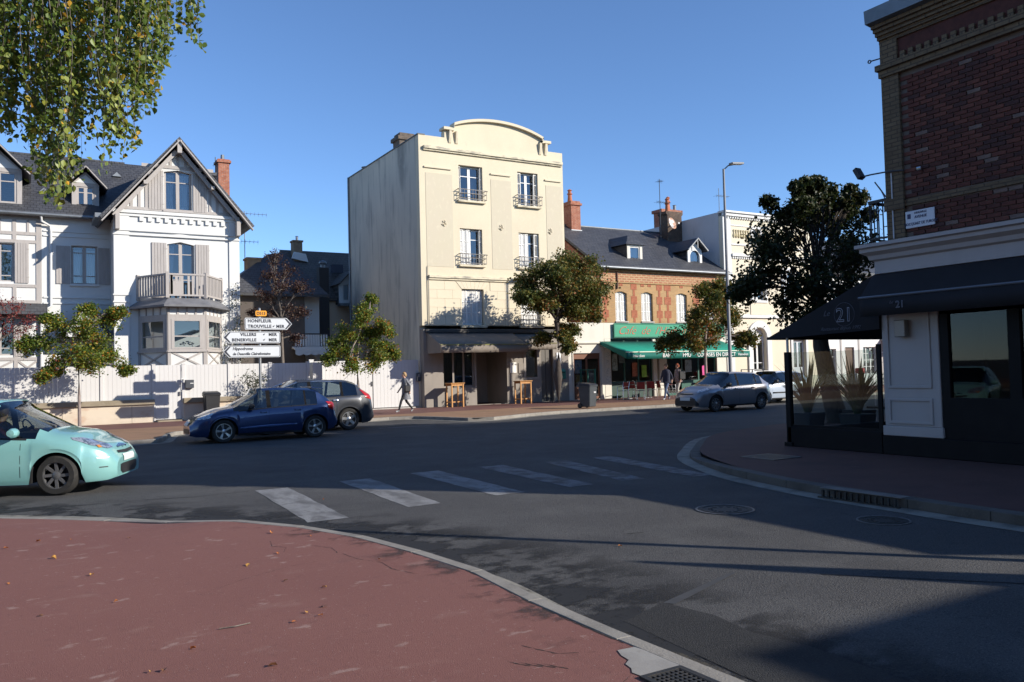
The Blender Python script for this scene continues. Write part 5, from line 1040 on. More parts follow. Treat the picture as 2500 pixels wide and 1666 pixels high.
# white panelled pier
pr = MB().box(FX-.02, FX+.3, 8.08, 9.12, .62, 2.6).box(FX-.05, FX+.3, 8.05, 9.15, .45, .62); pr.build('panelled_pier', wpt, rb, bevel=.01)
for (y0, y1, z0, z1) in ((8.22, 9.03, 1.27, 2.62), (8.22, 9.04, .66, 1.1)):
    MB().slab(rect(y0, y1, z0, z1), [rect(y0+.05, y1-.05, z0+.05, z1-.05)], 'x', FX-.045, FX-.021).build('panel_moulding', wpt, rb, bevel=.008)
blk = pmat('black_shop_paint', (.007, .007, .008), .6, [((.012, .012, .013), 3, .4, .7, .6)], spec=.15)
MB().box(FX-.06, FX+.3, -2, 9.16, .12, .449).build('plinth', blk, rb, bevel=.01)
MB().slab(rect(-2, 8.07, .45, 2.6), [rect(6.98, 7.93, 1.12, 2.5), rect(5.7, 6.8, 1.12, 2.5), rect(4.3, 5.5, .5, 2.5), rect(2.6, 4.1, 1.12, 2.5)], 'x', FX, FX+.1).build('shop_window_frame', blk, rb)
for y0, y1, z in ((6.98, 7.93, 1.12), (5.7, 6.8, 1.12), (4.3, 5.5, .5), (2.6, 4.1, 1.12)):
    MB().add([(FX+.05, y0, z), (FX+.05, y1, z), (FX+.05, y1, 2.5), (FX+.05, y0, 2.5)], [(0, 1, 2, 3)]).build('pane', glass_mat('dim_shop_glass', (.5, .55, .55), .45, .0), rb, normals=False)
MB().box(FX+.3, 21.6, 2.4, 8.6, .1, .14).build('floor', dark, rb); MB().box(FX+.3, 21.6, 2.4, 8.6, 3.3, 3.4).build('ceiling', dark, rb); MB().box(FX+2.2, FX+2.3, 2.4, 8.6, .14, 3.3).build('partition', pmat('dim_room_wall', (.05, .042, .036), .9), rb); MB().box(FX+.9, FX+1.5, 3, 8.2, .14, .95).build('counter', dark, rb)
MB().box(FX+.31, 21.5, 8.64, 8.68, .14, 2.6).build('view_blocker', dark, rb)  # dark sheet added to block the bright view through the avenue windows
MB().slab(rect(FX+.3, 21.9, .12, 2.5), [rect(14, 16, .5, 2.3), rect(16.3, 18.3, .5, 2.3), rect(18.6, 20.6, .5, 2.3)], 'y', 8.8, 8.9).build('avenue_shopfront', blk, rb)
for x in (14, 16.3, 18.6): MB().add([(x, 8.85, .5), (x+2, 8.85, .5), (x+2, 8.85, 2.3), (x, 8.85, 2.3)], [(0, 1, 2, 3)]).build('pane', shopglass, rb, normals=False)
# box wall lamp
wlp = thing('wall_lamp', 'plain box wall lamp on the white panelled pier', 'lamp', (12.85, 8.68, 2.3)); MB().box(FX-.17, FX-.045, 8.58, 8.78, 2.15, 2.44).build('housing', pmat('taupe_metal', (.22, .20, .18), .4, metal=.4), wlp, bevel=.01); MB().box(FX-.045, FX-.021, 8.63, 8.73, 2.22, 2.36).build('bracket', darkst, wlp)
# street name plate
snp = thing('street_name_plate', 'white enamel street name plate on the brick corner', 'plate', (12.92, 8.3, 4.14))
MB().box(FX-.045, FX-.02, 8.04, 8.56, 3.99, 4.28).build('plate', pmat('white_enamel', (.60, .62, .66), .3), snp, bevel=.006)
nav = pmat('navy_print', (.03, .035, .10), .5)
for s_, sz, z in (('DEAUVILLE', .05, 4.235), ('AVENUE', .065, 4.165), ('HOCQUART DE TURGOT', .066, 4.055)): text(s_, sz, nav, snp, (FX-.047, 8.28, z), (0, -1, 0), (0, 0, 1), xs=.78 if len(s_) > 10 else .9)
MB().box(FX-.05, FX-.045, 8.46, 8.52, 4.15, 4.23).build('crest', nav, snp)
# flood lamp on a long arm, conduit, small spot
fl_ = thing('flood_lamp', 'flood lamp on a long curved arm at the brick corner', 'lamp', (12.85, 8.8, 5))
MB().tube([(FX-.06, 8.55, 5.0), (FX-.1, 8.8, 5.03), (FX-.1, 9.15, 5.05), (FX-.1, 9.32, 5.05)], .014, 6).build('arm', darkst, fl_)
mb = MB().box(-.07, .07, -.04, .05, -.11, .11); mb.xf(Matrix.Translation((FX-.1, 9.38, 5.12)) @ Matrix.Rotation(-.5, 4, 'X')); mb.build('lamp_head', blackm, fl_, bevel=.01)
MB().tube([(FX-.06, 8.78, 5.0), (FX-.06, 8.78, 3.86)], .012, 6).build('conduit', pmat('pale_conduit', (.55, .56, .58), .5), fl_)
ss = thing('security_spot', 'tiny pale spot lamp on the dark brick wall', 'lamp', (12.9, 8.26, 4.97)); MB().lathe([(.001, -.05), (.03, -.04), (.035, .03), (.02, .05), (.001, .05)], (FX-.06, 8.26, 4.97), 10, 'y').build('shade', chrome, ss); MB().tube([(FX-.02, 8.26, 4.97), (FX-.06, 8.26, 4.97)], .01, 6).build('stem', darkst, ss)
MB().tube([(FX-.02, 8.88, 7.07), (FX-.06, 9.08, 7.07)], .012, 6).lathe([(.035, -.01), (.035, .01), (.02, .01), (.02, -.01), (.035, -.01)], (FX-.06, 9.11, 7.07), 12, 'x').build('iron_hook', darkst, rb)
# balcony and flag on the avenue side
ib = thing('iron_balcony', 'black wrought-iron balcony end at the brick corner', 'balcony', (14, 9.2, 3.9))
mb = MB()
for x in (13.15, 15.2): mb.bar((x, 9.0, 4.62), (x, 9.42, 4.62), .04, .05); mb.bar((x, 9.0, 3.95), (x, 9.42, 3.95), .03, .03)
mb.bar((13.15, 9.42, 4.62), (15.2, 9.42, 4.62), .05, .05); mb.bar((13.15, 9.42, 3.95), (15.2, 9.42, 3.95), .03, .03); mb.build('rail', blackm, ib)
for i in range(17):
    x = 13.15+i*.128; MB().tube([(x, 9.42, 3.9), (x, 9.42, 4.62)], .012, 5).build('baluster', blackm, ib)
for i in range(4):
    y = 9.03+i*.12; MB().tube([(13.15, y, 3.9), (13.15, y, 4.62)], .012, 5).tube([(13.15, y, 4.4), (13.15, y+.05, 4.48), (13.15, y+.09, 4.4)], .01, 5).build('baluster', blackm, ib)
fg = thing('flag', 'blue flag hanging from a leaning staff at the iron balcony', 'flag', (13.6, 9.3, 4.5))
MB().tube([(13.5, 9.05, 4.35), (13.45, 9.5, 5.05)], .012, 6).build('staff', darkst, fg)
mb = MB()
for i in range(9):
    for j in range(7):
        u, v = i/8, j/6; mb.v.append((13.45+.05*math.sin(u*7+v*2)+.12*v, 9.48-.43*u*.9-.05*v, 5.03-.66*u-.2*v*(1-u)-.1*v))
mb.f = [(i*7+j, i*7+j+1, (i+1)*7+j+1, (i+1)*7+j) for i in range(8) for j in range(6)]; mb.build('cloth', pmat('flag_cloth', (.05, .07, .20), .8, [((.45, .42, .45), (9, 9, 9), .62, .66, .7, 1), ((.20, .06, .09), (3, 3, 3), .55, .65, .6)]), fg, smooth=70)
# street-side awning with printed valance
navy = pmat('black_canvas', (.015, .0155, .019), .9, [((.021, .0215, .026), 2, .4, .7, .6)], bump=(120, .2, .002))
sa = MB(); n = 30
for j, (x, z) in enumerate(((FX-.08, 3.27), (FX-.28, 3.06), (FX-.47, 2.85))):
    for i in range(n+1): sa.v.append((x, 9.2-8*i/n, z))
for j in range(2):
    for i in range(n): sa.f.append((j*(n+1)+i, j*(n+1)+i+1, (j+1)*(n+1)+i+1, (j+1)*(n+1)+i))
sa = sa.build('street_awning', navy, rb); sa.modifiers.new('t', 'SOLIDIFY').thickness = .012
MB().tube([(FX-.48, 9.22, 2.85), (FX-.48, 1.2, 2.85)], .022, 8).build('front_bar', pmat('grey_bar', (.16, .17, .19), .4, metal=.4), sa)
mb = MB(); n = 80
for i in range(n+1):
    y = 9.2-8*i/n; mb.v += [(FX-.485-.004*math.sin(i), y, 2.83), (FX-.485+.012*math.sin(i*.8), y, 2.52)]
mb.f = [(2*i, 2*i+1, 2*i+3, 2*i+2) for i in range(n)]; mb.build('valance', navy, sa, smooth=60).modifiers.new('t', 'SOLIDIFY').thickness = .006
MB().prism([(FX-.08, 3.27), (FX-.47, 2.85), (FX-.47, 2.55), (FX-.08, 2.75)], 'y', 9.18, 9.19).build('end_flap', navy, sa)
gp = pmat('grey_print', (.26, .27, .31), .8); gp2 = pmat('dim_print', (.10, .105, .125), .8)
text('21', .16, gp, sa, (FX-.505, 8.42, 2.68), (0, -1, 0), (0, 0, 1), outline=.0035); text('Le', .07, gp2, sa, (FX-.505, 8.58, 2.73), (0, -1, 0), (0, 0, 1), shear=.4)
text('21', .16, gp, sa, (FX-.505, 4.42, 2.68), (0, -1, 0), (0, 0, 1), outline=.0035)
# ---------------------------------------------------------------- glazed terrace on the avenue side
tr = thing('terrace_enclosure', 'glazed black terrace enclosure with large black awning end flap', 'terrace', (15, 10, .12))
MB().box(FX-.06, FX+.04, 9.17, 11.25, .12, .50).build('base_panel', blk, tr, bevel=.01); MB().box(FX-.05, 21, 11.16, 11.25, .12, .45).build('base_panel', blk, tr, bevel=.01)
MB().box(FX-.03, FX+.01, 9.17, 11.2, .50, .55).build('base_rail', blk, tr)
MB().box(FX-.06, FX+.04, 11.16, 11.28, .12, 1.97).build('corner_post', blk, tr, bevel=.008); MB().box(FX-.09, FX+.07, 11.12, 11.32, .12, .2).build('post_foot', blk, tr, bevel=.008)
MB().tube([(FX-.01, 11.22, 1.97), (FX-.01, 11.22, 2.33)], .025, 8).build('pole', pmat('pale_pole', (.45, .46, .47), .4, metal=.5), tr)
MB().box(FX-.02, FX+.02, 9.17, 9.25, .5, 2.05).build('screen_post', blk, tr)
MB().add([(FX-.01, 9.25, .55), (FX-.01, 11.16, .55), (FX-.01, 11.16, 1.96), (FX-.01, 9.25, 1.96)], [(0, 1, 2, 3)]).build('glass_screen', clearglass, tr, normals=False)
for x in (FX+.1, 15.6, 18.2):
    MB().add([(x, 11.2, .47), (x+2.5, 11.2, .47), (x+2.5, 11.2, 1.5), (x, 11.2, 1.5)], [(0, 1, 2, 3)]).build('glass_screen', clearglass, tr, normals=False)
mb = MB(); n = 16
for j, (y, z) in enumerate(((9.1, 3.3), (10.4, 2.78), (11.66, 2.27))):
    for i in range(n+1): mb.v.append((FX-.06+8*i/n, y, z))
for j in range(2):
    for i in range(n): mb.f.append((j*(n+1)+i, j*(n+1)+i+1, (j+1)*(n+1)+i+1, (j+1)*(n+1)+i))
mb.build('terrace_awning', navy, tr).modifiers.new('t', 'SOLIDIFY').thickness = .012
MB().tube([(FX-.07, 11.66, 2.26), (21, 11.66, 2.26)], .03, 8).build('front_bar', blk, tr)
fp = MB().prism([(9.12, 3.3), (11.66, 2.27), (11.5, 2.24), (9.12, 2.31)], 'x', FX-.075, FX-.062).build('end_flap', navy, tr)
text('21', .36, pmat('pale_print', (.42, .43, .48), .8), fp, (FX-.078, 9.83, 2.60), (0, -1, 0), (0, 0, 1), outline=.006)
text('Le', .15, gp2, fp, (FX-.078, 10.22, 2.66), (0, -1, 0), (0, 0, 1), shear=.4); text('Restaurant depuis 1992', .09, gp2, fp, (FX-.078, 9.93, 2.37), (0, -1, 0), (.0, -.03, 1), shear=.4)
MB().slab([(9.83+.22*math.cos(R(a)), 2.62+.22*math.sin(R(a))) for a in range(0, 360, 12)], [[(9.83+.213*math.cos(R(a)), 2.62+.213*math.sin(R(a))) for a in range(0, 360, 12)]], 'x', FX-.080, FX-.0752).build('printed_ring', gp2, fp)
# low neighbour, side-street houses and the row along the avenue that shade the crossing
an = thing('restaurant_annex', 'single-storey annex continuing the restaurant front towards the camera', 'building', (16, 0, .12))
MB().box(FX+.3, 20, -2, 2.09, .1, 3.78).build('wall', wpt, an); MB().box(FX+.1, 20, -2.05, 2.09, 3.85, 3.95).build('roof', zincm, an); MB().box(FX+.28, FX+.3, -1.5, -.3, .2, 2.3).build('door', blk, an)
def shade_house(name, label, x0, x1, y0, y1, h, nwin, side='y'):
    t = thing(name, label, 'building', ((x0+x1)/2, (y0+y1)/2, .12))
    MB().box(x0, x1, y0, y1, .1, h).build('wall', yb_y, t); MB().box(x0-.1, x1+.1, y0-.1, y1+.1, h, h+.15).build('cornice', zincm, t)
    for i in range(nwin):
        for z in (1.2, 4.4):
            if z+1.8 > h: continue
            x = x0+(i+.5)*(x1-x0)/nwin; MB().box(x-.5, x+.5, y1, y1+.04, z, z+1.7).build('window', pmat('dull_glass', (.03, .035, .04), .15), t)
    return t
shade_house('avenue_house', 'buff brick house next along the avenue behind the restaurant', 22.45, 36, 2, 8.9, 8.75, 5)
shade_house('avenue_house', 'farthest buff brick house of the shaded avenue side', 36.3, 70, 2, 8.9, 8.7, 12)
pw = thing('light_slit_wall', 'brick passage wall bridging the slit between the restaurant and the next house', 'wall', (22.2, 8.6, .12)); MB().box(21.9, 22.45, 8.4, 8.7, .1, 4.3).build('lower_wall', yb_y, pw); MB().box(21.9, 22.45, 8.4, 8.7, 5.6, 8.7).build('bridge', yb_y, pw)  # wall and bridge added to shape a sunlit patch on the avenue
shade_house('reflection_house', 'pale house farther left along the avenue beyond the white house', -34, -12, 37, 46, 8.5, 1)  # house added out of view to replace sky reflected in the restaurant window
shade_house('side_street_house', 'low buff house farther back along the side street', 12.95, 26, -20, -7, 6.0, 4)
# slim lamp post and closed parasol on the corner pavement, both out of frame to the right
lp = thing('slim_lamp_post', 'slim grey lamp post on the corner pavement near the camera side', 'lamp post', (9.5, 1.48, .12)); MB().tube([(9.5, 1.48, .12), (9.5, 1.48, 4.7)], .06, 10).build('post', darkst, lp); MB().lathe([(.08, 4.7), (.16, 4.75), (.12, 5.05), (.001, 5.1)], (9.5, 1.48, 0), 12).build('lantern', blackm, lp)
pa = thing('closed_parasol', 'tall closed parasol on a stand on the corner pavement', 'parasol', (9.9, -.1, .12)); MB().tube([(9.9, -.1, .12), (9.9, -.1, 3.5)], .03, 8).build('pole', darkst, pa); MB().lathe([(.05, 3.45), (.14, 2.7), (.3, 1.7), (.36, 1.2), (.2, 1.1)], (9.9, -.1, 0), 12).build('folded_canopy', navy, pa, smooth=1); MB().lathe([(.35, .12), (.35, .2), (.05, .22), (.05, .4)], (9.9, -.1, 0), 14).build('stand', concm, pa)
# ---------------------------------------------------------------- trees
MAPLE = [(0, -.5), (.16, -.22), (.5, -.18), (.30, .06), (.42, .34), (.14, .24), (0, .55), (-.14, .24), (-.42, .34), (-.30, .06), (-.5, -.18), (-.16, -.22)]
MAPLE = [(0, -.5), (.5, -.2), (.24, .02), (.40, .34), (0, .55), (-.40, .34), (-.24, .02), (-.5, -.2)]
OVATE = [(0, -.5), (.34, -.22), (.32, .1), (0, .55), (-.32, .1), (-.34, -.22)]
def add_leaf(vs, fs, p, size, rr, shape, up=.5, fold=.12, down=0):
    n = Vector((rr.gauss(0, 1), rr.gauss(0, 1), rr.gauss(0, 1)+up*1.6)).normalized()
    t = Vector((rr.gauss(0, 1), rr.gauss(0, 1), rr.gauss(-.4-down, .8))); t = (t-n*t.dot(n)).normalized(); b = n.cross(t); s = size*rr.uniform(.65, 1.25); o = len(vs)
    for x, y in shape: q = p+(b*x+t*y)*s+n*(abs(x)*fold*s*2); vs.append((q.x, q.y, q.z))
    k = len(shape); h = k//2
    fs.append(tuple(o+i for i in range(h+1))); fs.append((o,)+tuple(o+i for i in range(h, k)))
def branchy(mb, a, b, r0, r1, rr, n=5, sag=.12):
    a, b = Vector(a), Vector(b); P = []; L = (b-a).length
    for i in range(n+1):
        t = i/n; P.append(a.lerp(b, t)+Vector((rr.uniform(-1, 1), rr.uniform(-1, 1), rr.uniform(-.5, .8)))*L*.05*math.sin(math.pi*t)+Vector((0, 0, sag*L*math.sin(math.pi*t))))
    mb.tube(P, [r0+(r1-r0)*i/n for i in range(n+1)], 7 if r0 > .04 else 5); return P
def tree(name, label, cat, base, trunk, r, blobs, mat, nleaf, size, seed, bark=None, shape=MAPLE, twigs=9, spread=.22, up=.5, yspread=1.0, group=None, crown='crown', tips=None, lr=.38):
    """trunk: list of points; blobs: (x, y, z, radius)"""
    rr = random.Random(seed); t = thing(name, label, cat, base, group); bk = bark or barkm
    mb = MB(); n = len(trunk); mb.tube([trunk[0]]+trunk, [r*1.5]+[r*(1-.45*i/max(1, n-1)) for i in range(n)], 10)
    mb.build('trunk', bk, t, smooth=1)
    lm = MB(); tipl = []; fork = Vector(trunk[-1])
    for (x, y, z, q) in blobs:
        c = Vector((x, y, z)); st = fork if z > fork.z-.1 else Vector(trunk[-1]).lerp(Vector(trunk[max(0, n-2)]), min(1, (fork.z-z)/max(.3, fork.z-trunk[max(0, n-2)][2])))
        P = branchy(lm, st, c, r*lr, r*lr*.3+.004, rr)
        for k in range(twigs):
            d = Vector((rr.gauss(0, 1), rr.gauss(0, 1)*yspread, rr.gauss(.15, .8))).normalized()*q*rr.uniform(.55, 1.08)
            s = P[rr.randint(2, len(P)-1)]; e = c+d; Q = branchy(lm, s, e, r*lr*.34+.003, .004, rr, 3, .06); tipl.append((e, q)); tipl.append((Q[2], q*.8))
    lm.build('limbs', bk, t, smooth=1)
    vs, fs = [], []; per = max(1, nleaf//len(tipl))
    for e, q in tipl:
        k = int(per*rr.uniform(.4, 1.6)); sg = spread*q**.5
        for i in range(k):
            p = e+Vector((rr.gauss(0, sg), rr.gauss(0, sg), rr.gauss(-.02, sg*.75))); add_leaf(vs, fs, p, size, rr, shape, up)
    m = MB(); m.v = vs; m.f = fs; c = m.build(crown, mat, t, normals=False); c['kind'] = 'stuff'
    return t
autumn = leaf_mat('autumn_maple_leaf', [(0, (.06, .11, .016)), (.45, (.12, .17, .024)), (.74, (.19, .20, .027)), (.88, (.36, .25, .025)), (.96, (.40, .14, .02)), (1, (.30, .06, .02))], .35, patch=(1.3, .42, .72, .30))
olive = leaf_mat('olive_maple_leaf', [(0, (.055, .08, .016)), (.5, (.11, .12, .024)), (.75, (.19, .14, .028)), (.92, (.27, .14, .03)), (1, (.24, .08, .02))], .3, patch=(.8, .40, .7, .45))
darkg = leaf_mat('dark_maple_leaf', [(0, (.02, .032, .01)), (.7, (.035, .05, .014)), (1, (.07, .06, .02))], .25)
purple = leaf_mat('purple_plum_leaf', [(0, (.030, .014, .014)), (.7, (.055, .025, .02)), (1, (.10, .06, .03))], .2)
crimson = leaf_mat('crimson_maple_leaf', [(0, (.10, .015, .015)), (.6, (.18, .03, .03)), (1, (.26, .07, .05))], .3)
birchl = leaf_mat('birch_leaf', [(0, (.07, .12, .02)), (.5, (.135, .195, .035)), (.82, (.21, .255, .05)), (.95, (.34, .32, .05)), (1, (.55, .30, .03))], .4)
thinb = pmat('young_bark', (.26, .21, .19), .8, [((.15, .12, .10), (20, 20, 6), .45, .65, .7)])
def Bl(y0, sp, L, seed):
    rr = random.Random(seed); return [(x, y0+rr.uniform(-sp, sp), z, q) for x, z, q in L]
tree('maple_sapling', 'young maple with orange-tipped leaves in front of the low garden wall', 'tree', (1.46, 31.8, .12), [(1.46, 31.8, .12), (1.45, 31.8, 1.2), (1.44, 31.8, 2.3), (1.5, 31.8, 3.3)], .06,
     Bl(31.8, .55, [(1.55, 3.5, .6), (1.9, 3.1, .6), (2.45, 3.9, .35), (2.65, 4.15, .22), (.75, 3.65, .38), (.5, 3.9, .15), (.25, 3.0, .45), (-.1, 2.95, .28), (1.2, 2.7, .6), (1.75, 2.4, .5), (2.45, 2.55, .42), (2.95, 2.1, .24), (.65, 2.15, .28), (.35, 1.9, .2), (1.72, 4.2, .26)], 1), autumn, 19000, .068, 11, thinb, twigs=9, spread=.19)
tree('maple_sapling', 'young maple in front of the wide white drive gate', 'tree', (11.46, 31.8, .12), [(11.46, 31.8, .12), (11.45, 31.8, 1.2), (11.42, 31.8, 2.3), (11.6, 31.8, 3.6), (12.0, 31.8, 4.4)], .075,
     Bl(31.8, .55, [(12.3, 4.85, .24), (12.0, 4.4, .36), (11.5, 3.8, .5), (12.2, 3.6, .45), (12.0, 3.1, .65), (11.0, 3.2, .6), (10.7, 2.9, .5), (11.8, 2.6, .65), (10.4, 2.45, .35), (12.75, 2.7, .45), (13.0, 2.5, .25), (11.0, 2.1, .35), (12.3, 2.2, .4), (12.75, 3.5, .22)], 2), autumn, 20000, .068, 12, thinb, twigs=9, spread=.19)
tree('street_maple', 'dense round maple with thick trunk in front of the apartment building', 'tree', (20.85, 31.4, .12), [(20.9, 31.4, .12), (20.9, 31.4, 1.4), (20.98, 31.4, 2.6), (20.9, 31.4, 4.0)], .25,
     Bl(31.4, 1.2, [(20.2, 6.3, .75), (21.4, 6.55, .7), (22.5, 6.2, .75), (19.4, 5.6, .75), (23.4, 5.5, .7), (20.5, 5.4, .9), (21.7, 5.5, .9), (22.6, 5.0, .8), (18.85, 4.85, .45), (19.7, 4.8, .7), (23.7, 5.0, .5), (22.9, 4.4, .5), (20.9, 4.9, .8), (21.9, 4.5, .7), (21.4, 3.25, .45), (21.05, 2.75, .3), (21.9, 3.5, .4), (20.6, 3.2, .28)], 3), olive, 36000, .098, 13, pmat('dark_bark', (.075, .06, .05), .9, [((.04, .033, .028), (18, 18, 4), .45, .65, .8)], bump=((40, 40, 10), .7, .015)), twigs=11, spread=.23, lr=.24, yspread=1.3)
tree('street_maple', 'yellowing maple on the pavement in front of the green cafe awning', 'tree', (27.75, 29, .12), [(27.75, 29, .12), (27.75, 29, 1.5), (27.78, 29, 2.9), (28.0, 29, 4.2)], .085,
     Bl(29, .8, [(28.3, 5.5, .45), (27.4, 5.1, .55), (28.9, 4.8, .6), (27.8, 4.3, .8), (26.7, 3.8, .6), (29.5, 3.8, .6), (26.1, 2.95, .5), (25.6, 2.75, .28), (28.4, 3.2, .8), (29.9, 2.95, .5), (27.0, 2.8, .5), (30.3, 2.9, .25), (28.9, 5.4, .3)], 4), leaf_mat('yellowing_maple_leaf', [(0, (.06, .085, .015)), (.5, (.11, .115, .022)), (.75, (.19, .13, .025)), (.92, (.30, .15, .025)), (1, (.30, .08, .02))], .35, patch=(1, .4, .7, .35)), 20000, .10, 14, thinb, twigs=10, spread=.23)
sk = Bl(14.7, .8, [(18.3+(a_-18.1)*.86, b_+.05, c_*.85) for a_, b_, c_ in [(17.0, 5.6, .7), (18.0, 5.9, .7), (19.0, 5.9, .7), (19.9, 5.6, .7), (16.3, 4.9, .7), (17.4, 4.8, .9), (18.6, 4.8, .9), (19.8, 4.6, .9), (20.6, 4.9, .7), (15.8, 4.0, .6), (15.4, 3.6, .35), (16.8, 3.9, .8), (18.0, 3.8, .9), (19.3, 3.7, .9), (20.4, 3.6, .8), (16.7, 3.2, .55), (17.6, 3.0, .6), (18.8, 2.9, .5), (17.4, 6.1, .35), (18.6, 6.35, .3), (19.5, 6.25, .35), (16.6, 5.7, .35), (20.3, 6.0, .35), (16.9, 2.85, .3)]], 5)
rs = random.Random(9)
sk = sk+[(15.5, 14.6, 3.75, .25), (15.25, 14.7, 3.5, .15), (15.9, 14.4, 4.6, .3)]+[(16.3+i*.45+rs.uniform(-.1, .1), 14.7+rs.uniform(-.6, .6), 5.9+.45*math.sin(math.pi*i/9)+rs.uniform(0, .35), .13) for i in range(10)]
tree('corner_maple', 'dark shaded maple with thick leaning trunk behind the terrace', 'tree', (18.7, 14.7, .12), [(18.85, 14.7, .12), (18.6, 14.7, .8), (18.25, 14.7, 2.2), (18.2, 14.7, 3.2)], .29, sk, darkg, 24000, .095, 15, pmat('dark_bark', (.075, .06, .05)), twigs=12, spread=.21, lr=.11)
tree('purple_plum_tree', 'dark purple-leaved tree behind the white fence beside the white house', 'tree', (9.7, 36.4, .12), [(9.7, 36.4, .12), (9.65, 36.4, 2), (9.6, 36.4, 4.2)], .1,
     Bl(36.4, .6, [(9.4, 7.1, .4), (9.9, 6.4, .5), (9.1, 6.2, .45), (9.5, 5.5, .6), (10.3, 5.6, .45), (8.9, 5.2, .45), (9.9, 4.6, .55), (9.2, 4.3, .5), (10.6, 4.6, .3), (8.5, 4.6, .3), (9.5, 3.6, .5), (8.6, 3.6, .35), (8.3, 3.1, .3), (10.3, 3.4, .3)], 6), purple, 7500, .075, 16, shape=OVATE, twigs=9, spread=.17)
tree('red_japanese_maple', 'sparse crimson-leaved shrub against the half-timbered wing', 'tree', (-1.3, 36.4, .12), [(-1.3, 36.4, .12), (-1.25, 36.4, 1.5), (-1.2, 36.4, 3.0)], .06,
     Bl(36.4, .5, [(-.9, 4.9, .5), (-1.6, 5.2, .5), (-.3, 4.5, .4), (.1, 4.1, .3), (-1.2, 4.2, .5), (-.5, 3.7, .4), (-2.2, 4.5, .5)], 7), crimson, 1700, .07, 17, shape=OVATE, twigs=8, spread=.16)
# shrub by the bay window and a clipped shrub behind the car
def shrub(name, label, c, rad, mat, n, size, seed, stem=True):
    rr = random.Random(seed); t = thing(name, label, 'shrub', (c[0], c[1], .12)); mb = MB(); vs, fs = [], []
    for k in range(26):
        e = Vector((c[0]+rr.gauss(0, rad[0]*.5), c[1]+rr.gauss(0, rad[1]*.5), c[2]+rr.uniform(-rad[2], rad[2]))); branchy(mb, (c[0]+rr.uniform(-.05, .05), c[1], .12), e, .018, .004, rr, 4, .03)
        for i in range(n//26):
            add_leaf(vs, fs, e+Vector((rr.gauss(0, .12), rr.gauss(0, .12), rr.gauss(0, .15))), size, rr, OVATE)
    mb.build('stems', barkm, t); m = MB(); m.v = vs; m.f = fs; m.build('foliage', mat, t, normals=False)['kind'] = 'stuff'
shrub('climbing_shrub', 'tall thin dark climbing shrub at the right corner of the bay', (7.75, 37.1, 3.7), (.45, .3, 2.2), darkg, 900, .07, 31)
# ---------------------------------------------------------------- weeping birch hanging into the top left
bt = thing('birch_tree', 'weeping birch with yellow-green leaves hanging into the upper left corner', 'tree', (-3.4, 7.0, .12)); rr = random.Random(77)
bb = pmat('birch_bark', (.62, .60, .56), .8, [((.08, .07, .06), (3, 3, 14), .58, .66, .9, 5), ((.45, .42, .38), 4, .45, .7, .6)])
mb = MB(); mb.tube([(-3.4, 7, .1), (-3.4, 7, .4), (-3.3, 7.05, 3), (-3.1, 7.1, 6), (-2.9, 7.2, 9), (-2.8, 7.2, 11.5)], [.28, .2, .17, .13, .08, .03], 12); mb.build('trunk', bb, bt, smooth=1)
def bpt(px, py, dep):     # authoring aid: a direction seen from the pavement, at a chosen distance
    f = [math.sin(R(30.5)), math.cos(R(30.5))]; a = (px-1250)/2000; x = f[0]*dep+math.cos(R(30.5))*a*dep; y = f[1]*dep-math.sin(R(30.5))*a*dep
    return Vector((x, y, 1.75+dep*(927-.025*px-py)/2000))
env = [(-160, 330), (-60, 360), (0, 320), (30, 330), (50, 300), (62, 385), (90, 445), (120, 480), (150, 492), (185, 440), (208, 420), (222, 350), (250, 405), (280, 430), (300, 395), (330, 345), (360, 310), (385, 240), (405, 180), (415, 110), (425, 30), (432, -20), (440, 40), (455, 66), (480, 80), (496, 100), (505, 40)]
def bot(x):
    for (a, b), (c, d) in zip(env, env[1:]):
        if a <= x <= c: return b+(d-b)*(x-a)/(c-a)
    return 0
twm = MB(); leaves = []
def strand(px, dep, y0, y1):
    top = bpt(px+rr.uniform(-15, 15), y0, dep); low = bpt(px, y1, dep); P = []; n = 9; sw = rr.uniform(-.10, .10)
    for i in range(n+1):
        t = i/n; P.append(top.lerp(low, t)+Vector((sw*math.sin(t*3)+.02*math.sin(t*9+px), .03*math.sin(t*7+px), 0)))
    twm.tube(P, [.0035-.0022*i/n for i in range(n+1)], 4); L = (low-top).length; k = max(3, int(L/.024))
    for i in range(k):
        t = rr.random()**.85; j = min(n-1, int(t*n)); p = P[j].lerp(P[j+1], t*n-j); leaves.append(p+Vector((rr.gauss(0, .03), rr.gauss(0, .03), rr.gauss(-.02, .02))))
    return top
limbs = MB()
for (px, dep) in ((60, 7.6), (150, 7.2), (240, 7.9), (330, 7.5), (400, 8.2), (470, 7.7), (-80, 7.3)):
    e = bpt(px, -190, dep); st = Vector((-3.0, 7.15, rr.uniform(6.2, 8.2))); branchy(limbs, st, e, .05, .012, rr, 8, .10)
limbs.build('limbs', barkm, bt, smooth=1)
for i in range(245):
    px = rr.uniform(-150, 412)
    if 36 < px < 66 and rr.random() < .75: continue
    if 195 < px < 240 and rr.random() < .35: continue
    b = bot(px)*rr.uniform(.62, 1.0) if rr.random() < .7 else bot(px)*rr.uniform(.3, .7); strand(px, rr.uniform(6.9, 8.6), -200, b-6)
for px in (100, 128, 150, 140, 168, 118, 136): strand(px, rr.uniform(6.8, 7.4), -60, bot(px)-rr.uniform(0, 25))
for px in (437, 446, 455, 463, 474, 486, 494, 468): strand(px, rr.uniform(7.4, 8.0), -200, bot(px)-rr.uniform(0, 25))
twm.build('twigs', barkm, bt)
lf = []
cpos = Vector((0, 0, 1.75)); vis = [p for p in leaves if True]
vis.sort(key=lambda p: (p-cpos).length)
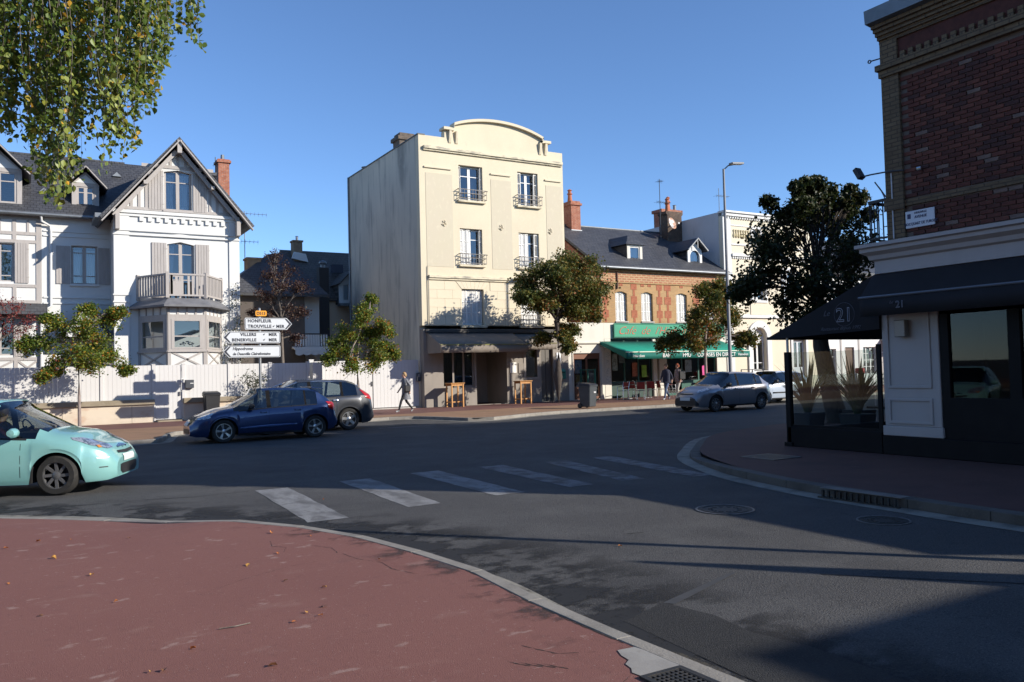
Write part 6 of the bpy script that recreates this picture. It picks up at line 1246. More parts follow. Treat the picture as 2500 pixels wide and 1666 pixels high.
fwd = Vector((math.sin(R(30.5)), math.cos(R(30.5)), .036)); rgt = Vector((math.cos(R(30.5)), -math.sin(R(30.5)), 0))
def inframe(p): v = p-cpos; d = v.dot(fwd); return -1250 < 2000*v.dot(rgt)/d and v.z/d < .44
front = [p for p in vis if inframe(p)][:300]; fset = set(id(p) for p in front)
vs, fs = [], []
for i in range(5200):  # upper crown leaves added out of view to block skylight
    a = rr.uniform(0, 6.28); q = rr.random()**.5; z = rr.uniform(6.2, 12.5); w_ = 3.4*(1-abs(z-8.5)/6); add_leaf(vs, fs, Vector((-3.0+math.cos(a)*q*w_, 7.1+math.sin(a)*q*w_, z)), .13, rr, OVATE, up=.1, down=1.2)
for p in vis:
    if id(p) not in fset: add_leaf(vs, fs, p, .056, rr, OVATE, up=.1, down=1.2)
m = MB(); m.v = vs; m.f = fs; m.build('crown', birchl, bt, normals=False)['kind'] = 'stuff'
lms = []
for k in range(6):
    vs, fs = [], []; r2 = random.Random(k); add_leaf(vs, fs, Vector((0, 0, 0)), .058, r2, OVATE, up=.1, down=1.2); m = MB(); m.v = vs; m.f = fs
    o = m.build('leaf', pmat('single_birch_leaf_%d' % k, [(.12, .16, .028), (.17, .20, .036), (.09, .125, .022), (.24, .25, .055), (.15, .18, .036), (.52, .30, .03)][k], .5), None, normals=False); lms.append(o.data); bpt_ = bpy.data.objects.remove(o)
for i, p in enumerate(front): piece('leaf', lms[5 if i % 37 == 0 else rr.randint(0, 4)], bt, p, (rr.uniform(-.5, .5), rr.uniform(-.5, .5), rr.uniform(0, 6)))
# conifers in the garden behind the photographer (they show in the window glass)
def conifer(x, y, h, r, label, seed):
    rr = random.Random(seed); t = thing('conifer', label, 'tree', (x, y, .1)); MB().tube([(x, y, 0), (x, y, h*.95)], [.16, .03], 8).build('trunk', barkm, t); vs, fs = [], []
    for i in range(1400):
        q = rr.random()**.7; z = h*(1-q*.93); rad = r*q*rr.uniform(.6, 1); a = rr.uniform(0, 6.28); add_leaf(vs, fs, Vector((x+rad*math.cos(a), y+rad*math.sin(a), z-rad*.25)), .4, rr, OVATE)
    m = MB(); m.v = vs; m.f = fs; m.build('crown', darkg, t, normals=False)['kind'] = 'stuff'
conifer(3.5, -26, 13, 2.6, 'tall dark conifer behind the photographer', 1); conifer(9.0, -30, 10, 2.8, 'shorter conifer behind the photographer beside the taller one', 2); conifer(-6, -28, 11, 2.8, 'conifer behind the photographer next to the corner house', 3)
def linden(x, y, label, seed):  # unseen lindens added to cut sky fill on the restaurant front
    L = []; rr = random.Random(seed)
    for i in range(16): a = rr.uniform(0, 6.28); q = rr.uniform(.3, 3.2); L.append((x+q*math.cos(a), y+q*math.sin(a), rr.uniform(4.5, 10), 1.2))
    tree('sky_block_linden', label, 'tree', (x, y, .12), [(x, y, .12), (x, y, 2), (x, y, 4.2)], .22, L, darkg, 5200, .26, seed, twigs=8, spread=.5, shape=OVATE)
linden(-5.5, 1.0, 'linden on the near pavement left of the photographer', 61); linden(-6.0, -6.5, 'linden on the near pavement behind the photographer', 62)
ch = shade_house('sky_block_house', 'tall brick house on the pavement corner behind the photographer', -26, -9.5, -30, 5.5, 11.5, 6)  # house added out of view to darken the restaurant front
# ---------------------------------------------------------------- vehicles
def interp(P, x):
    if x <= P[0][0]: return P[0][1]
    for (a, b), (c, d) in zip(P, P[1:]):
        if x <= c: return b+(d-b)*(x-a)/(c-a)
    return P[-1][1]
def smoothed(P, s):
    ws = [(-2, .07), (-1, .24), (0, .38), (1, .24), (2, .07)]
    return lambda x: sum(w*interp(P, x+k*s*.8) for k, w in ws)
tyrem = pmat('tyre_rubber', (.022, .021, .02), .85, [((.05, .045, .04), 9, .5, .7, .5)])
rimm = pmat('alloy_rim', (.42, .43, .44), .3, [((.30, .30, .31), 12, .5, .7, .4)], metal=.85)
rimd = pmat('grey_wheel_trim', (.16, .16, .165), .4, [((.10, .10, .10), 12, .5, .7, .5)], metal=.5)
lampm = pmat('headlamp_glass', (.55, .58, .62), .08, [((.15, .17, .2), 14, .48, .56, .85)], metal=.6, coat=1)
tailm = pmat('tail_lamp', (.42, .015, .012), .15, [((.22, .01, .01), 16, .45, .6, .7)], coat=1)
indic = pmat('amber_lamp', (.6, .22, .03), .2, coat=1)
seatm = pmat('seat_cloth', (.03, .03, .033), .9)
platem = pmat('number_plate', (.62, .62, .60), .5)
plateb = pmat('plate_blue', (.02, .05, .25), .5)
def wheel(root, x, y, r, s, style, steer=0, seed=0, w=.2):
    """s: outward side (+1 left / -1 right)"""
    i0 = 0; wh = MB().lathe([(r*.55, -.02), (r*.55, .05), (.001, .05)], (0, 0, 0), 18, 'y')
    m = Matrix.Translation((x, y, r)) @ Matrix.Rotation(steer, 4, 'Z')
    wo = wh.xf(m).build('wheel', blackm, root, local=True)
    t = MB(); pr = [(r*.66, w/2-.02), (r*.74, w/2), (r*.9, w/2), (r*.975, w/2-.03), (r, w/2-.06), (r, -w/2+.06), (r*.975, -w/2+.03), (r*.9, -w/2), (r*.66, -w/2)]
    t.lathe([(a, h) for a, h in pr], (0, 0, 0), 32, 'y').xf(m).build('tyre', tyrem, wo, local=True, smooth=1)
    q = MB(); f = s*(w/2-.03); q.lathe([(r*.70, f-s*.03), (r*.68, f+s*.012), (r*.62, f+s*.012), (r*.61, f-s*.05)], (0, 0, 0), 32, 'y')
    n, wid = style[1], style[2]
    for k in range(n):
        a = 2*math.pi*k/n+.2+seed; c, sn = math.cos(a), math.sin(a); tx, tz = -sn, c
        for (da) in ((-.11, .11) if style[0] == 'twin' else (0,)):
            a2 = a+da; c2, s2 = math.cos(a2), math.sin(a2); sw = style[3]
            p0 = Vector((c*r*.12, f-s*.012, sn*r*.12)); p1 = Vector((math.cos(a2+sw)*r*.64, f, math.sin(a2+sw)*r*.64))
            q.bar(p0, p1, wid, .018, up=(0, 1, 0))
    q.lathe([(r*.19, f-s*.03), (r*.19, f+s*.005), (r*.1, f+s*.015), (.001, f+s*.015)], (0, 0, 0), 14, 'y')
    q.xf(m).build('rim', style[4], wo, local=True, smooth=30)
def car(name, label, spec, loc, heading, paintm, style, steer=0, group=None, kind='hatch'):
    L, W, H, wb, fo, r = [spec[k] for k in ('L', 'W', 'H', 'wb', 'fo', 'r')]; hf, hb = L/2, -L/2
    root = thing(name, label, 'car', loc, group, heading); xf_, xr = hf-fo, hf-fo-wb
    hz, wx = spec['hood'], spec['wind']          # hood height at cowl, x of windscreen base (from front)
    top = smoothed([(hb-.3, .50), (hb, .50), (hb+.03, .62), (hb+.07, spec['deck']-.05), (hb+.16, spec['deck']+.08), (hb+spec['hatch'], H-.13), (hb+spec['hatch']+.25, H-.055), (-.15, H), (.25, H-.015), (hf-wx-.78, H-.09), (hf-wx, hz), (hf-wx+.35, hz-.05), (hf-.42, hz-.17), (hf-.22, hz-.245), (hf-.10, hz-.32), (hf-.03, hz-.42), (hf, .50), (hf+.3, .50)], .045)
    botp = smoothed([(hb-.2, .36), (hb, .36), (hb+.12, .24), (hb+.4, .2), (hf-.45, .18), (hf-.12, .19), (hf, .23), (hf+.2, .24)], .03)
    belt = lambda x: interp([(hb, spec['belt']+.06), (0, spec['belt']), (hf-wx, spec['belt']-.06), (hf, .7)], x)
    def hw(x):
        d1 = max(0, x-(hf-.75))/.75; d2 = max(0, (hb+.6)-x)/.6; return W/2*(1-.36*d1**2.6)*(1-.16*d2**2.6)
    ra = r*1.17; xs = set()
    x = hb
    while x < hf: xs.add(round(x, 4)); x += .045 if hb+.25 < x < hf-.3 else .016
    xs.add(hf)
    for xw in (xf_, xr):
        for k in range(17): xs.add(round(xw-ra*math.cos(math.pi*k/16), 4))
    for q in spec['pillars']: xs.add(round(q, 4))
    xs = sorted(xs); xs = [a for i, a in enumerate(xs) if i == 0 or a-xs[i-1] > .006]; NR = 11
    def sect(x):
        zt = top(x); zb = botp(x); zl = min(belt(x), zt-.06-.02*(x > hf-wx)); h = hw(x); arch = False
        for xw in (xf_, xr):
            if abs(x-xw) < ra: zb = max(zb, r+math.sqrt(max(0, ra*ra-(x-xw)**2))*.98); arch = True
        zl = max(zl, zb+.05); t = min(1, max(0, (zt-zl-.09)/(H-spec['belt']-.16))); wr = W/2*.73; lp = lambda a, b: a+(b-a)*t
        fl = 1.012 if arch else 1.0
        z1 = zb+(zl-zb)*.12; zc = zb+(zl-zb)*.42 if not arch else zb+(zl-zb)*.3
        return [(h*.93*fl if not arch else h*1.0, zb), (h*.985*fl, z1), (h*fl, zc), (h*.992, zb+(zl-zb)*.72), (h*.955, zl-.015), (h*.94, zl),
                (lp(.86*h, (.93*h)*.55+wr*.45), zl+(zt-zl)*lp(.38, .45)), (lp(.75*h, wr*1.02), zl+(zt-zl)*lp(.66, .86)), (lp(.58*h, wr*.90), zl+(zt-zl)*lp(.86, .965)), (lp(.3*h, wr*.48), zl+(zt-zl)*lp(.97, .993)), (0, zt)]
    S = [sect(x) for x in xs]; V = []; F = {}
    n = len(xs); cols = 2*NR-1
    for x, s in zip(xs, S):
        for (y, z) in s: V.append((x, y, z))
        for (y, z) in reversed(s[:-1]): V.append((x, -y, z))
    def put(k, f): F.setdefault(k, []).append(f)
    ws0, ws1 = hf-wx-.76, hf-wx-.03; rw0, rw1 = hb+.17, hb+spec['hatch']-.02
    g0, g1 = spec['glass']; pil = spec['bp']
    for i in range(n-1):
        xm = (xs[i]+xs[i+1])/2
        for j in range(cols-1):
            jj = j if j < NR-1 else cols-2-j; f = (i*cols+j, i*cols+j+1, (i+1)*cols+j+1, (i+1)*cols+j); k = 'body'
            if jj >= 7 and ws0 < xm < ws1: k = 'windscreen'
            elif jj >= 8 and ws0-.03 < xm < ws1: k = 'windscreen'
            elif jj >= 7 and rw0 < xm < rw1 and kind == 'hatch': k = 'rear_window'
            elif jj in (5, 6) and g0 < xm < g1:
                zz = S[i][5][1]; thin = (S[i][7][1]-zz) < .05
                k = 'body' if thin else ('pillar_trim' if any(abs(xm-b) < w_ for b, w_ in pil) else 'side_window')
            put(k, f)
    put('body', tuple(range(cols))); put('body', tuple((n-1)*cols+k for k in reversed(range(cols))))
    bv = BVHTree.FromPolygons([Vector(v) for v in V], [f for k in F for f in F[k]])
    for k, fs in F.items():
        if k == 'body': mb = MB(); mb.v = V; mb.f = fs; b = mb.build('body', paintm, root, local=True, smooth=32)
        elif k == 'side_window':
            for sgn in (1, -1):
                mb = MB(); mb.v = V; mb.f = [f for f in fs if V[f[0]][1]*sgn > 0]; o = mb.build('side_window', spec.get('glassm', carglass), root, local=True, smooth=60)
                bm = bmesh.new(); bm.from_mesh(o.data); bmesh.ops.delete(bm, geom=[v for v in bm.verts if not v.link_faces], context='VERTS'); bm.to_mesh(o.data); bm.free()
        else:
            mb = MB(); mb.v = V; mb.f = fs; o = mb.build(k, pmat('matt_black_trim', (.008, .008, .009), .85, spec=.1) if k == 'pillar_trim' else spec.get('glassm', carglass), root, local=True, smooth=60)
            bm = bmesh.new(); bm.from_mesh(o.data); bmesh.ops.delete(bm, geom=[v for v in bm.verts if not v.link_faces], context='VERTS'); bm.to_mesh(o.data); bm.free()
    bm = bmesh.new(); bm.from_mesh(b.data); bmesh.ops.delete(bm, geom=[v for v in bm.verts if not v.link_faces], context='VERTS'); bm.to_mesh(b.data); bm.free()
    UP = Vector((0, 0, 1))
    def patch(nm, mat, colsP, d, off=.006, m=5, parent=root, thick=0):
        """colsP: (a, lo, hi) in the plane facing direction d; a runs to the right as seen from outside"""
        d = Vector(d).normalized(); rt = d.cross(UP).normalized(); mb = MB(); ok = True
        for (a, lo, hi) in colsP:
            for j in range(m+1):
                p = rt*a+UP*(lo+(hi-lo)*j/m)-d*6; h = bv.ray_cast(p, d)
                if h[0] is None: q = p+d*(6-W/2)
                else:
                    nr = h[1] if h[1].dot(d) < 0 else -h[1]; q = h[0]+nr*off
                mb.v.append(tuple(q))
        k = len(colsP)
        for i in range(k-1):
            for j in range(m): mb.f.append((i*(m+1)+j, i*(m+1)+j+1, (i+1)*(m+1)+j+1, (i+1)*(m+1)+j))
        o = mb.build(nm, mat, parent, local=True, smooth=60, normals=False)
        if thick: md = o.modifiers.new('t', 'SOLIDIFY'); md.thickness = thick; md.offset = 0
        return o
    def dens(P, k=8):
        out = []
        for (a, lo, hi), (a2, lo2, hi2) in zip(P, P[1:]):
            for i in range(k): t = i/k; out.append((a+(a2-a)*t, lo+(lo2-lo)*t, hi+(hi2-hi)*t))
        return out+[P[-1]]
    # front: lamps, grilles, plate
    for sgn in (1, -1):
        hl = spec['lamp']; d = Vector((-1, -.75*sgn, 0)).normalized(); rt = d.cross(UP)
        aa = [((Vector((px, sgn*py, 0)).dot(rt)), lo, hi) for (px, py, lo, hi) in hl]; aa.sort(); patch('headlight', lampm, dens(aa, 5), d, .008)
        tl = spec['tail']; d = Vector((1, -.75*sgn, 0)).normalized(); rt = d.cross(UP)
        aa = [((Vector((px, sgn*py, 0)).dot(rt)), lo, hi) for (px, py, lo, hi) in tl]; aa.sort(); patch('tail_light', tailm, dens(aa, 5), d, .01)
    fr_d = (-1, 0, 0)
    for nm, mat, P in spec['front']: patch(nm, {'dark': blackm, 'plate': platem, 'chrome': chrome, 'paint': paintm}[mat], dens(P, 6), fr_d, .008 if nm != 'number_plate' else .014)
    patch('number_plate', platem, dens([(-.26, .62, .73), (.26, .62, .73)], 6), (1, 0, 0), .012)
    # sides
    for sgn in (1, -1):
        d = (0, -sgn, 0); rtx = Vector(d).cross(UP).x      # +1 or -1: screen right along x
        def side(nm, mat, P, off=.004, thick=0, m=4): Q = sorted([(x*rtx, lo, hi) for x, lo, hi in P]); return patch(nm, mat, dens(Q, 5), d, off, m, thick=thick)
        for sx in spec['seams']: side('door_seam', dark, [(sx-.004, .30, belt(sx)-.01), (sx+.004, .30, belt(sx)-.01)], .002)
        side('window_trim', blackm, [(g0+.02, belt(g0)-.022, belt(g0)+.004), (0, belt(0)-.022, belt(0)+.004), (g1-.12, belt(g1-.12)-.022, belt(g1-.12)+.004)], .004, m=1)
        for hx in spec['handles']: side('door_handle', spec.get('handlem', paintm), [(hx-.09, belt(hx)-.13, belt(hx)-.09), (hx+.09, belt(hx)-.13, belt(hx)-.09)], .02, .025)
        side('sill_trim', spec.get('sillm', blackm), [(xr+ra+.02, .19, .25), (xf_-ra-.02, .19, .25)], .004)
        if 'strip' in spec: side('rubbing_or_highlight_strip', spec['stripm'], spec['strip'], .014, .02)
        mx, my = hf-wx-.42, sgn*(W/2+.075); mb = MB(); mb.lathe([(.001, -.10), (.06, -.095), (.085, -.04), (.09, .03), (.07, .075), (.001, .08)], (0, 0, 0), 14, 'y')
        mb.xf(Matrix.Translation((mx, my, spec['belt']+.06)) @ Matrix.Diagonal((.9, 1.05, .85, 1))); mb.build('mirror', spec.get('mirm', paintm), root, local=True, smooth=1)
        MB().bar((mx-.02, sgn*(W/2-.09), spec['belt']), (mx, my-sgn*.04, spec['belt']+.02), .08, .03).build('mirror_arm', blackm, root, local=True)
    # wheels and underbody
    for xw, st in ((xf_, steer), (xr, 0)):
        for sgn in (1, -1): wheel(root, xw, sgn*(W/2-.125), r, sgn, style, st, spec.get('spin', 0)+xw)
    mb = MB().box(hb+.15, hf-.2, -W/2+.28, W/2-.28, .2, .62); mb.box(xr+ra, xf_-ra, -W/2+.06, W/2-.06, .2, .45); mb.build('underbody', dark, root, local=True)
    # cabin
    mb = MB().box(hf-wx-.55, hf-wx-.05, -W/2+.2, W/2-.2, .6, hz-.03); mb.build('dashboard', seatm, root, local=True)
    for sy in (-.36, .36):
        mb = MB().box(-.05, .45, sy-.23, sy+.23, .42, .6); mb.prism([(-.3, .55), (-.08, .55), (-.22, 1.12), (-.36, 1.12)], 'y', sy-.23, sy+.23); mb.prism([(-.37, 1.14), (-.25, 1.14), (-.28, 1.32), (-.38, 1.32)], 'y', sy-.13, sy+.13); mb.build('seat', seatm, root, local=True, bevel=.03)
    mb = MB().box(-.95, -.5, -.6, .6, .42, .6).prism([(-1.2, .55), (-.95, .55), (-1.08, 1.08), (-1.25, 1.08)], 'y', -.6, .6); mb.build('rear_seat', seatm, root, local=True, bevel=.03)
    MB().lathe([(.17, -.012), (.185, 0), (.17, .012), (.155, 0), (.17, -.012)], (0, 0, 0), 20, 'x').xf(Matrix.Translation((hf-wx-.72, .36, hz-.02)) @ Matrix.Rotation(-.4, 4, 'Y')).build('steering_wheel', blackm, root, local=True, smooth=1)
    if spec.get('aerial'): MB().tube([(hb+spec['hatch']+.1, 0, H-.05), (hb+spec['hatch']-.12, 0, H+.16)], .006, 5).build('aerial', blackm, root, local=True)
    if spec.get('spoiler'): MB().prism([(hb+spec['hatch']-.16, H-.10), (hb+spec['hatch']+.2, H-.055), (hb+spec['hatch']+.2, H-.03), (hb+spec['hatch']-.14, H-.07)], 'y', -W*.33, W*.33).build('spoiler', paintm, root, local=True, bevel=.01)
    return root, patch, dens, side
def cpaint(name, c, metal=.35, rough=.32): return pmat(name, c, rough, metal=metal, coat=1, spec=.5)
def front_std(z0=.2, gr=(.60, .68), plate=(.43, .54), low=(.25, .40), hwid=.42):
    return [('upper_grille', 'dark', [(-hwid, gr[0], gr[1]), (0, gr[0]-.02, gr[1]), (hwid, gr[0], gr[1])]), ('lower_grille', 'dark', [(-hwid, low[0]+.03, low[1]-.02), (0, low[0], low[1]), (hwid, low[0]+.03, low[1]-.02)]), ('number_plate', 'plate', [(-.26, plate[0], plate[1]), (.26, plate[0], plate[1])])]
# turquoise hatchback turning at the near left
sp = dict(L=3.94, W=1.73, H=1.50, wb=2.46, fo=.80, r=.312, hood=1.0, wind=.95, deck=.95, hatch=.55, belt=.93, glass=(-1.45, .86), bp=[(-.08, .05), (-1.02, .03)], pillars=[-.13, -.03, -1.05, -.99], glassm=carglass,
          lamp=[(1.36, .74, .84, .875), (1.56, .66, .745, .865), (1.76, .50, .675, .80), (1.84, .38, .68, .72)], tail=[(-1.9, .5, .75, .95), (-1.75, .72, .78, 1.0)],
          front=[('upper_grille', 'dark', [(-.36, .585, .625), (0, .565, .615), (.36, .585, .625)]), ('lower_grille', 'dark', [(-.40, .31, .41), (-.3, .255, .42), (.3, .255, .42), (.40, .31, .41)]), ('number_plate', 'plate', [(-.26, .455, .555), (.26, .455, .555)]), ('badge', 'chrome', [(-.22, .66, .685), (0, .675, .715), (.22, .66, .685)])],
          seams=(.66, -.55), handles=(-.35,), mirm=cpaint('turquoise_paint', (.20, .42, .41), .1, .3), sillm=cpaint('turquoise_paint', (.20, .42, .41), .1, .3))
teal = cpaint('turquoise_paint', (.20, .42, .41), .1, .3)
c1 = car('turquoise_car', 'pale turquoise hatchback entering at the left edge of the road', sp, (-.43, 15.70, 0), R(-22), teal, ('spoke', 8, .045, .25, rimd), steer=R(-6))
root, patch, dens, side = c1
for s_ in (1, -1): 
    d = Vector((-1, -.55*s_, 0)).normalized(); rt = d.cross(Vector((0, 0, 1))); a0 = Vector((1.75, s_*.66, 0)).dot(rt); patch('fog_recess', blackm, dens([(a0-.06, .395, .41), (a0+.06, .395, .41)], 3), d, .006); patch('trim_strip', chrome, dens([(a0-.09, .545, .553), (a0+.09, .545, .553)], 3), d, .008); patch('indicator', indic, dens([(a0-.02, .70, .735), (a0+.045, .70, .735)], 3), d, .012)
MB().bar((.98, -.52, 1.01), (.75, .25, 1.03), .025, .02).build('wiper', blackm, root, local=True); MB().lathe([(.03, 0), (.001, .012)], (1.93, -.02, .70), 12, 'x').build('emblem', chrome, root, local=True)
# blue hatchback
sp2 = dict(L=3.97, W=1.68, H=1.455, wb=2.48, fo=.82, r=.315, hood=.96, wind=1.10, deck=.98, hatch=.50, belt=.90, glass=(-1.38, .90), bp=[(-.03, .055), (-1.05, .025)], pillars=[-.085, .025, -1.075, -1.025],
           lamp=[(1.40, .72, .68, .80), (1.62, .64, .64, .80), (1.84, .42, .64, .74)], tail=[(-1.93, .45, .74, .93), (-1.80, .66, .72, .98), (-1.66, .76, .82, 1.0)], front=front_std(gr=(.64, .71), plate=(.47, .58)), seams=(.86, -.03, -.98), handles=(.12, -.82),
           strip=[(-.78, .40, .44), (0, .37, .44), (.74, .36, .40)], stripm=cpaint('blue_highlight', (.055, .10, .24), .5, .25), mirm=blackm, spoiler=True)  # the lighter blue strip paints a highlight along the door crease
blue = cpaint('blue_car_paint', (.014, .034, .108), .45, .28)
car('blue_car', 'dark blue metallic hatchback parked alongside the far kerb, second car from the left', sp2, (5.62, 23.62, 0), math.pi, blue, ('twin', 5, .028, 0, rimm))
# dark grey SUV in the bay
sp3 = dict(L=4.37, W=1.84, H=1.64, wb=2.61, fo=.90, r=.345, hood=1.06, wind=1.05, deck=1.08, hatch=.60, belt=1.04, glass=(-1.62, 1.05), bp=[(-.1, .05), (-1.12, .04)], pillars=[-.15, -.05, -1.16, -1.08],
           lamp=[(1.6, .78, .80, .93), (1.82, .68, .74, .93), (2.02, .5, .74, .86)], tail=[(-2.1, .52, .98, 1.14), (-1.98, .72, .93, 1.22), (-1.84, .84, 1.0, 1.26)], front=front_std(gr=(.58, .74), plate=(.47, .56)), seams=(.78, -.1, -1.02), handles=(.08, -.88), aerial=True, handlem=chrome)
suv = cpaint('anthracite_paint', (.055, .058, .066), .4, .3)
r3 = car('grey_suv', 'anthracite compact SUV parked half hidden behind the blue hatchback', sp3, (7.35, 25.85, 0), math.pi, suv, ('spoke', 5, .085, 0, rimm))
for s_ in (1, -1):
    MB().tube([(-1.72, s_*.60, 1.39), (-1.2, s_*.64, 1.52), (-.4, s_*.665, 1.565), (.3, s_*.655, 1.53), (.85, s_*.68, 1.33)], .018, 6).build('chrome_trim', chrome, r3[0], local=True, smooth=1)
# silver-grey hatchback by the cafe, lights towards the camera
sp4 = dict(L=3.95, W=1.70, H=1.50, wb=2.51, fo=.79, r=.31, hood=1.02, wind=.98, deck=.98, hatch=.55, belt=.95, glass=(-1.4, .90), bp=[(-.06, .05), (-1.06, .03)], pillars=[-.11, -.01, -1.09, -1.03],
           lamp=[(1.34, .74, .86, .90), (1.56, .66, .77, .90), (1.80, .46, .70, .80)], tail=[(-1.9, .5, .75, .98), (-1.75, .70, .80, 1.05)],
           front=[('upper_grille', 'dark', [(-.34, .66, .69), (0, .645, .69), (.34, .66, .69)]), ('lower_grille', 'dark', [(-.62, .26, .34), (-.5, .25, .50), (-.34, .24, .56), (.34, .24, .56), (.5, .25, .50), (.62, .26, .34)]), ('number_plate', 'plate', [(-.26, .44, .55), (.26, .44, .55)])],
           seams=(.80, -.06, -.98), handles=(.1, -.86), mirm=blackm)
silver = cpaint('silver_grey_paint', (.27, .26, .27), .5, .3)
car('silver_car', 'silver-grey hatchback facing left on the road in front of the cafe', sp4, (23.3, 23.5, 0), math.pi+R(2), silver, ('spoke', 10, .03, .1, rimm))
# white small car parked behind it
sp5 = dict(L=3.9, W=1.66, H=1.44, wb=2.49, fo=.78, r=.30, hood=.96, wind=.95, deck=.95, hatch=.50, belt=.92, glass=(-1.35, 1.05), bp=[(-.3, .06)], pillars=[-.36, -.24],
           lamp=[(1.4, .72, .72, .82), (1.62, .64, .68, .82), (1.82, .42, .68, .76)], tail=[(-1.9, .5, .62, .86), (-1.78, .68, .62, .95)], front=front_std(), seams=(.75, -.42), handles=(-.25,), strip=[(-.9, .46, .51), (.75, .46, .51)], stripm=blackm, mirm=blackm)
white = cpaint('white_car_paint', (.43, .50, .60), .05, .3)
car('white_car', 'small white hatchback parked half hidden behind the silver hatchback', sp5, (28.75, 26.0, 0), math.pi, white, ('spoke', 6, .06, 0, rimd))
# ---------------------------------------------------------------- direction sign
sg_ = thing('direction_sign', 'white arrow direction signs with small orange route plate on a round post', 'sign', (7.22, 30.3, .12))
MB().tube([(7.22, 30.36, .1), (7.22, 30.36, 4.23)], .05, 12).build('post', alum, sg_, smooth=1); MB().lathe([(.052, 4.23), (.03, 4.26), (.001, 4.265)], (7.22, 30.36, 0), 12).build('cap', alum, sg_)
signw = pmat('sign_white', (.56, .58, .60), .4, [((.50, .52, .54), 2, .45, .7, .5)]); signk = pmat('sign_ink', (.02, .022, .035), .5); orange = pmat('sign_orange', (.72, .30, .015), .45)
def rrect(a, b, c, d, q): return [p for (cx, cz, a0) in ((b-q, c+q, -90), (b-q, d-q, 0), (a+q, d-q, 90), (a+q, c+q, 180)) for p in arc(cx, cz, q, a0, a0+90, 4)]
def arrow(x0, x1, z0, z1, side, ins=0):
    zc = (z0+z1)/2; tip = .22; x0 += ins; x1 -= ins; z0 += ins; z1 -= ins; q = .04
    if side > 0: return [(x1, zc), (x1-tip+.03, z1), *arc(x0+q, z1-q, q, 90, 180, 4), *arc(x0+q, z0+q, q, 180, 270, 4), (x1-tip+.03, z0)]
    return [(x0, zc), (x0+tip-.03, z0), *arc(x1-q, z0+q, q, 270, 360, 4), *arc(x1-q, z1-q, q, 0, 90, 4), (x0+tip-.03, z1)]
for (x0, x1, z0, z1, sd) in ((6.68, 8.38, 3.46, 3.89, 1), (5.92, 7.94, 2.97, 3.39, -1), (5.92, 7.94, 2.46, 2.88, -1)):
    p = MB().slab(arrow(x0, x1, z0, z1, sd), [], 'y', 30.27, 30.30).build('arrow_plate', signw, sg_)
    MB().slab(arrow(x0, x1, z0, z1, sd, .018), [arrow(x0, x1, z0, z1, sd, .032)], 'y', 30.266, 30.2699).build('border', signk, p)
    zc = (z0+z1)/2
    hd = [(x1-.03, zc), (x1-.21, z1-.03), (x1-.26, z1-.03), (x1-.11, zc), (x1-.26, z0+.03), (x1-.21, z0+.03)] if sd > 0 else [(x0+.03, zc), (x0+.21, z0+.03), (x0+.26, z0+.03), (x0+.11, zc), (x0+.26, z1-.03), (x0+.21, z1-.03)]
    MB().prism(hd, 'y', 30.264, 30.2699).build('arrow_head', signk, p); MB().box(7.1, 7.34, 30.30, 30.33, z0+.1, z1-.1).build('clamp', alum, p)
    L = {3.46: [('HONFLEUR', 6.78, 3.775, .155, 0), ('TROUVILLE', 6.78, 3.58, .155, 0), ('s/', 7.67, 3.59, .09, .3), ('MER', 7.80, 3.58, .15, 0)],
         2.97: [('VILLERS', 6.52, 3.28, .15, 0), ('s/', 7.32, 3.29, .09, .3), ('MER', 7.52, 3.28, .15, 0), ('BENERVILLE', 6.22, 3.085, .15, 0), ('s/', 7.32, 3.095, .09, .3), ('MER', 7.52, 3.085, .15, 0)],
         2.46: [('Hippodrome', 6.24, 2.77, .15, .22), ('de Deauville Clairefontaine', 6.24, 2.585, .135, .22)]}[z0]
    for s_, x, z, sz, sh in L: text(s_, sz, signk, p, (x, 30.266, z), (1, 0, 0), (0, 0, 1), 'LEFT', sh, space=1.12 if not sh else 1.0, bold=.005 if not sh else .003, xs=.98 if not sh else .9)
p = MB().slab(rrect(7.06, 7.46, 3.955, 4.155, .05), [], 'y', 30.27, 30.30).build('route_plate', orange, sg_); text('D513', .15, signk, p, (7.26, 30.266, 4.05), (1, 0, 0), (0, 0, 1), xs=.95, bold=.003)
# ---------------------------------------------------------------- street lamp
lampg = pmat('grey_lamp_paint', (.20, .20, .205), .5, [((.15, .15, .155), 3, .4, .7, .6)])
ll = thing('street_lamp', 'tall slim grey street lamp rising in front of the cafe and cream villa', 'street lamp', (27.35, 27.0, .12))
MB().tube([(27.35, 27, .1), (27.35, 27, 1.2), (27.35, 27, 1.25), (27.35, 27, 10.7)], [.11, .11, .09, .05], 12).build('post', lampg, ll, smooth=1)
MB().tube([(27.35, 27, 10.65), (27.55, 26.9, 10.85), (27.9, 26.8, 10.93)], .03, 8).build('arm', lampg, ll); mb = MB().box(-.45, .3, -.13, .13, -.04, .05); mb.xf(Matrix.Translation((28.0, 26.75, 10.95)) @ Matrix.Rotation(-.1, 4, 'Y')); mb.build('lamp_head', lampg, ll, bevel=.02)
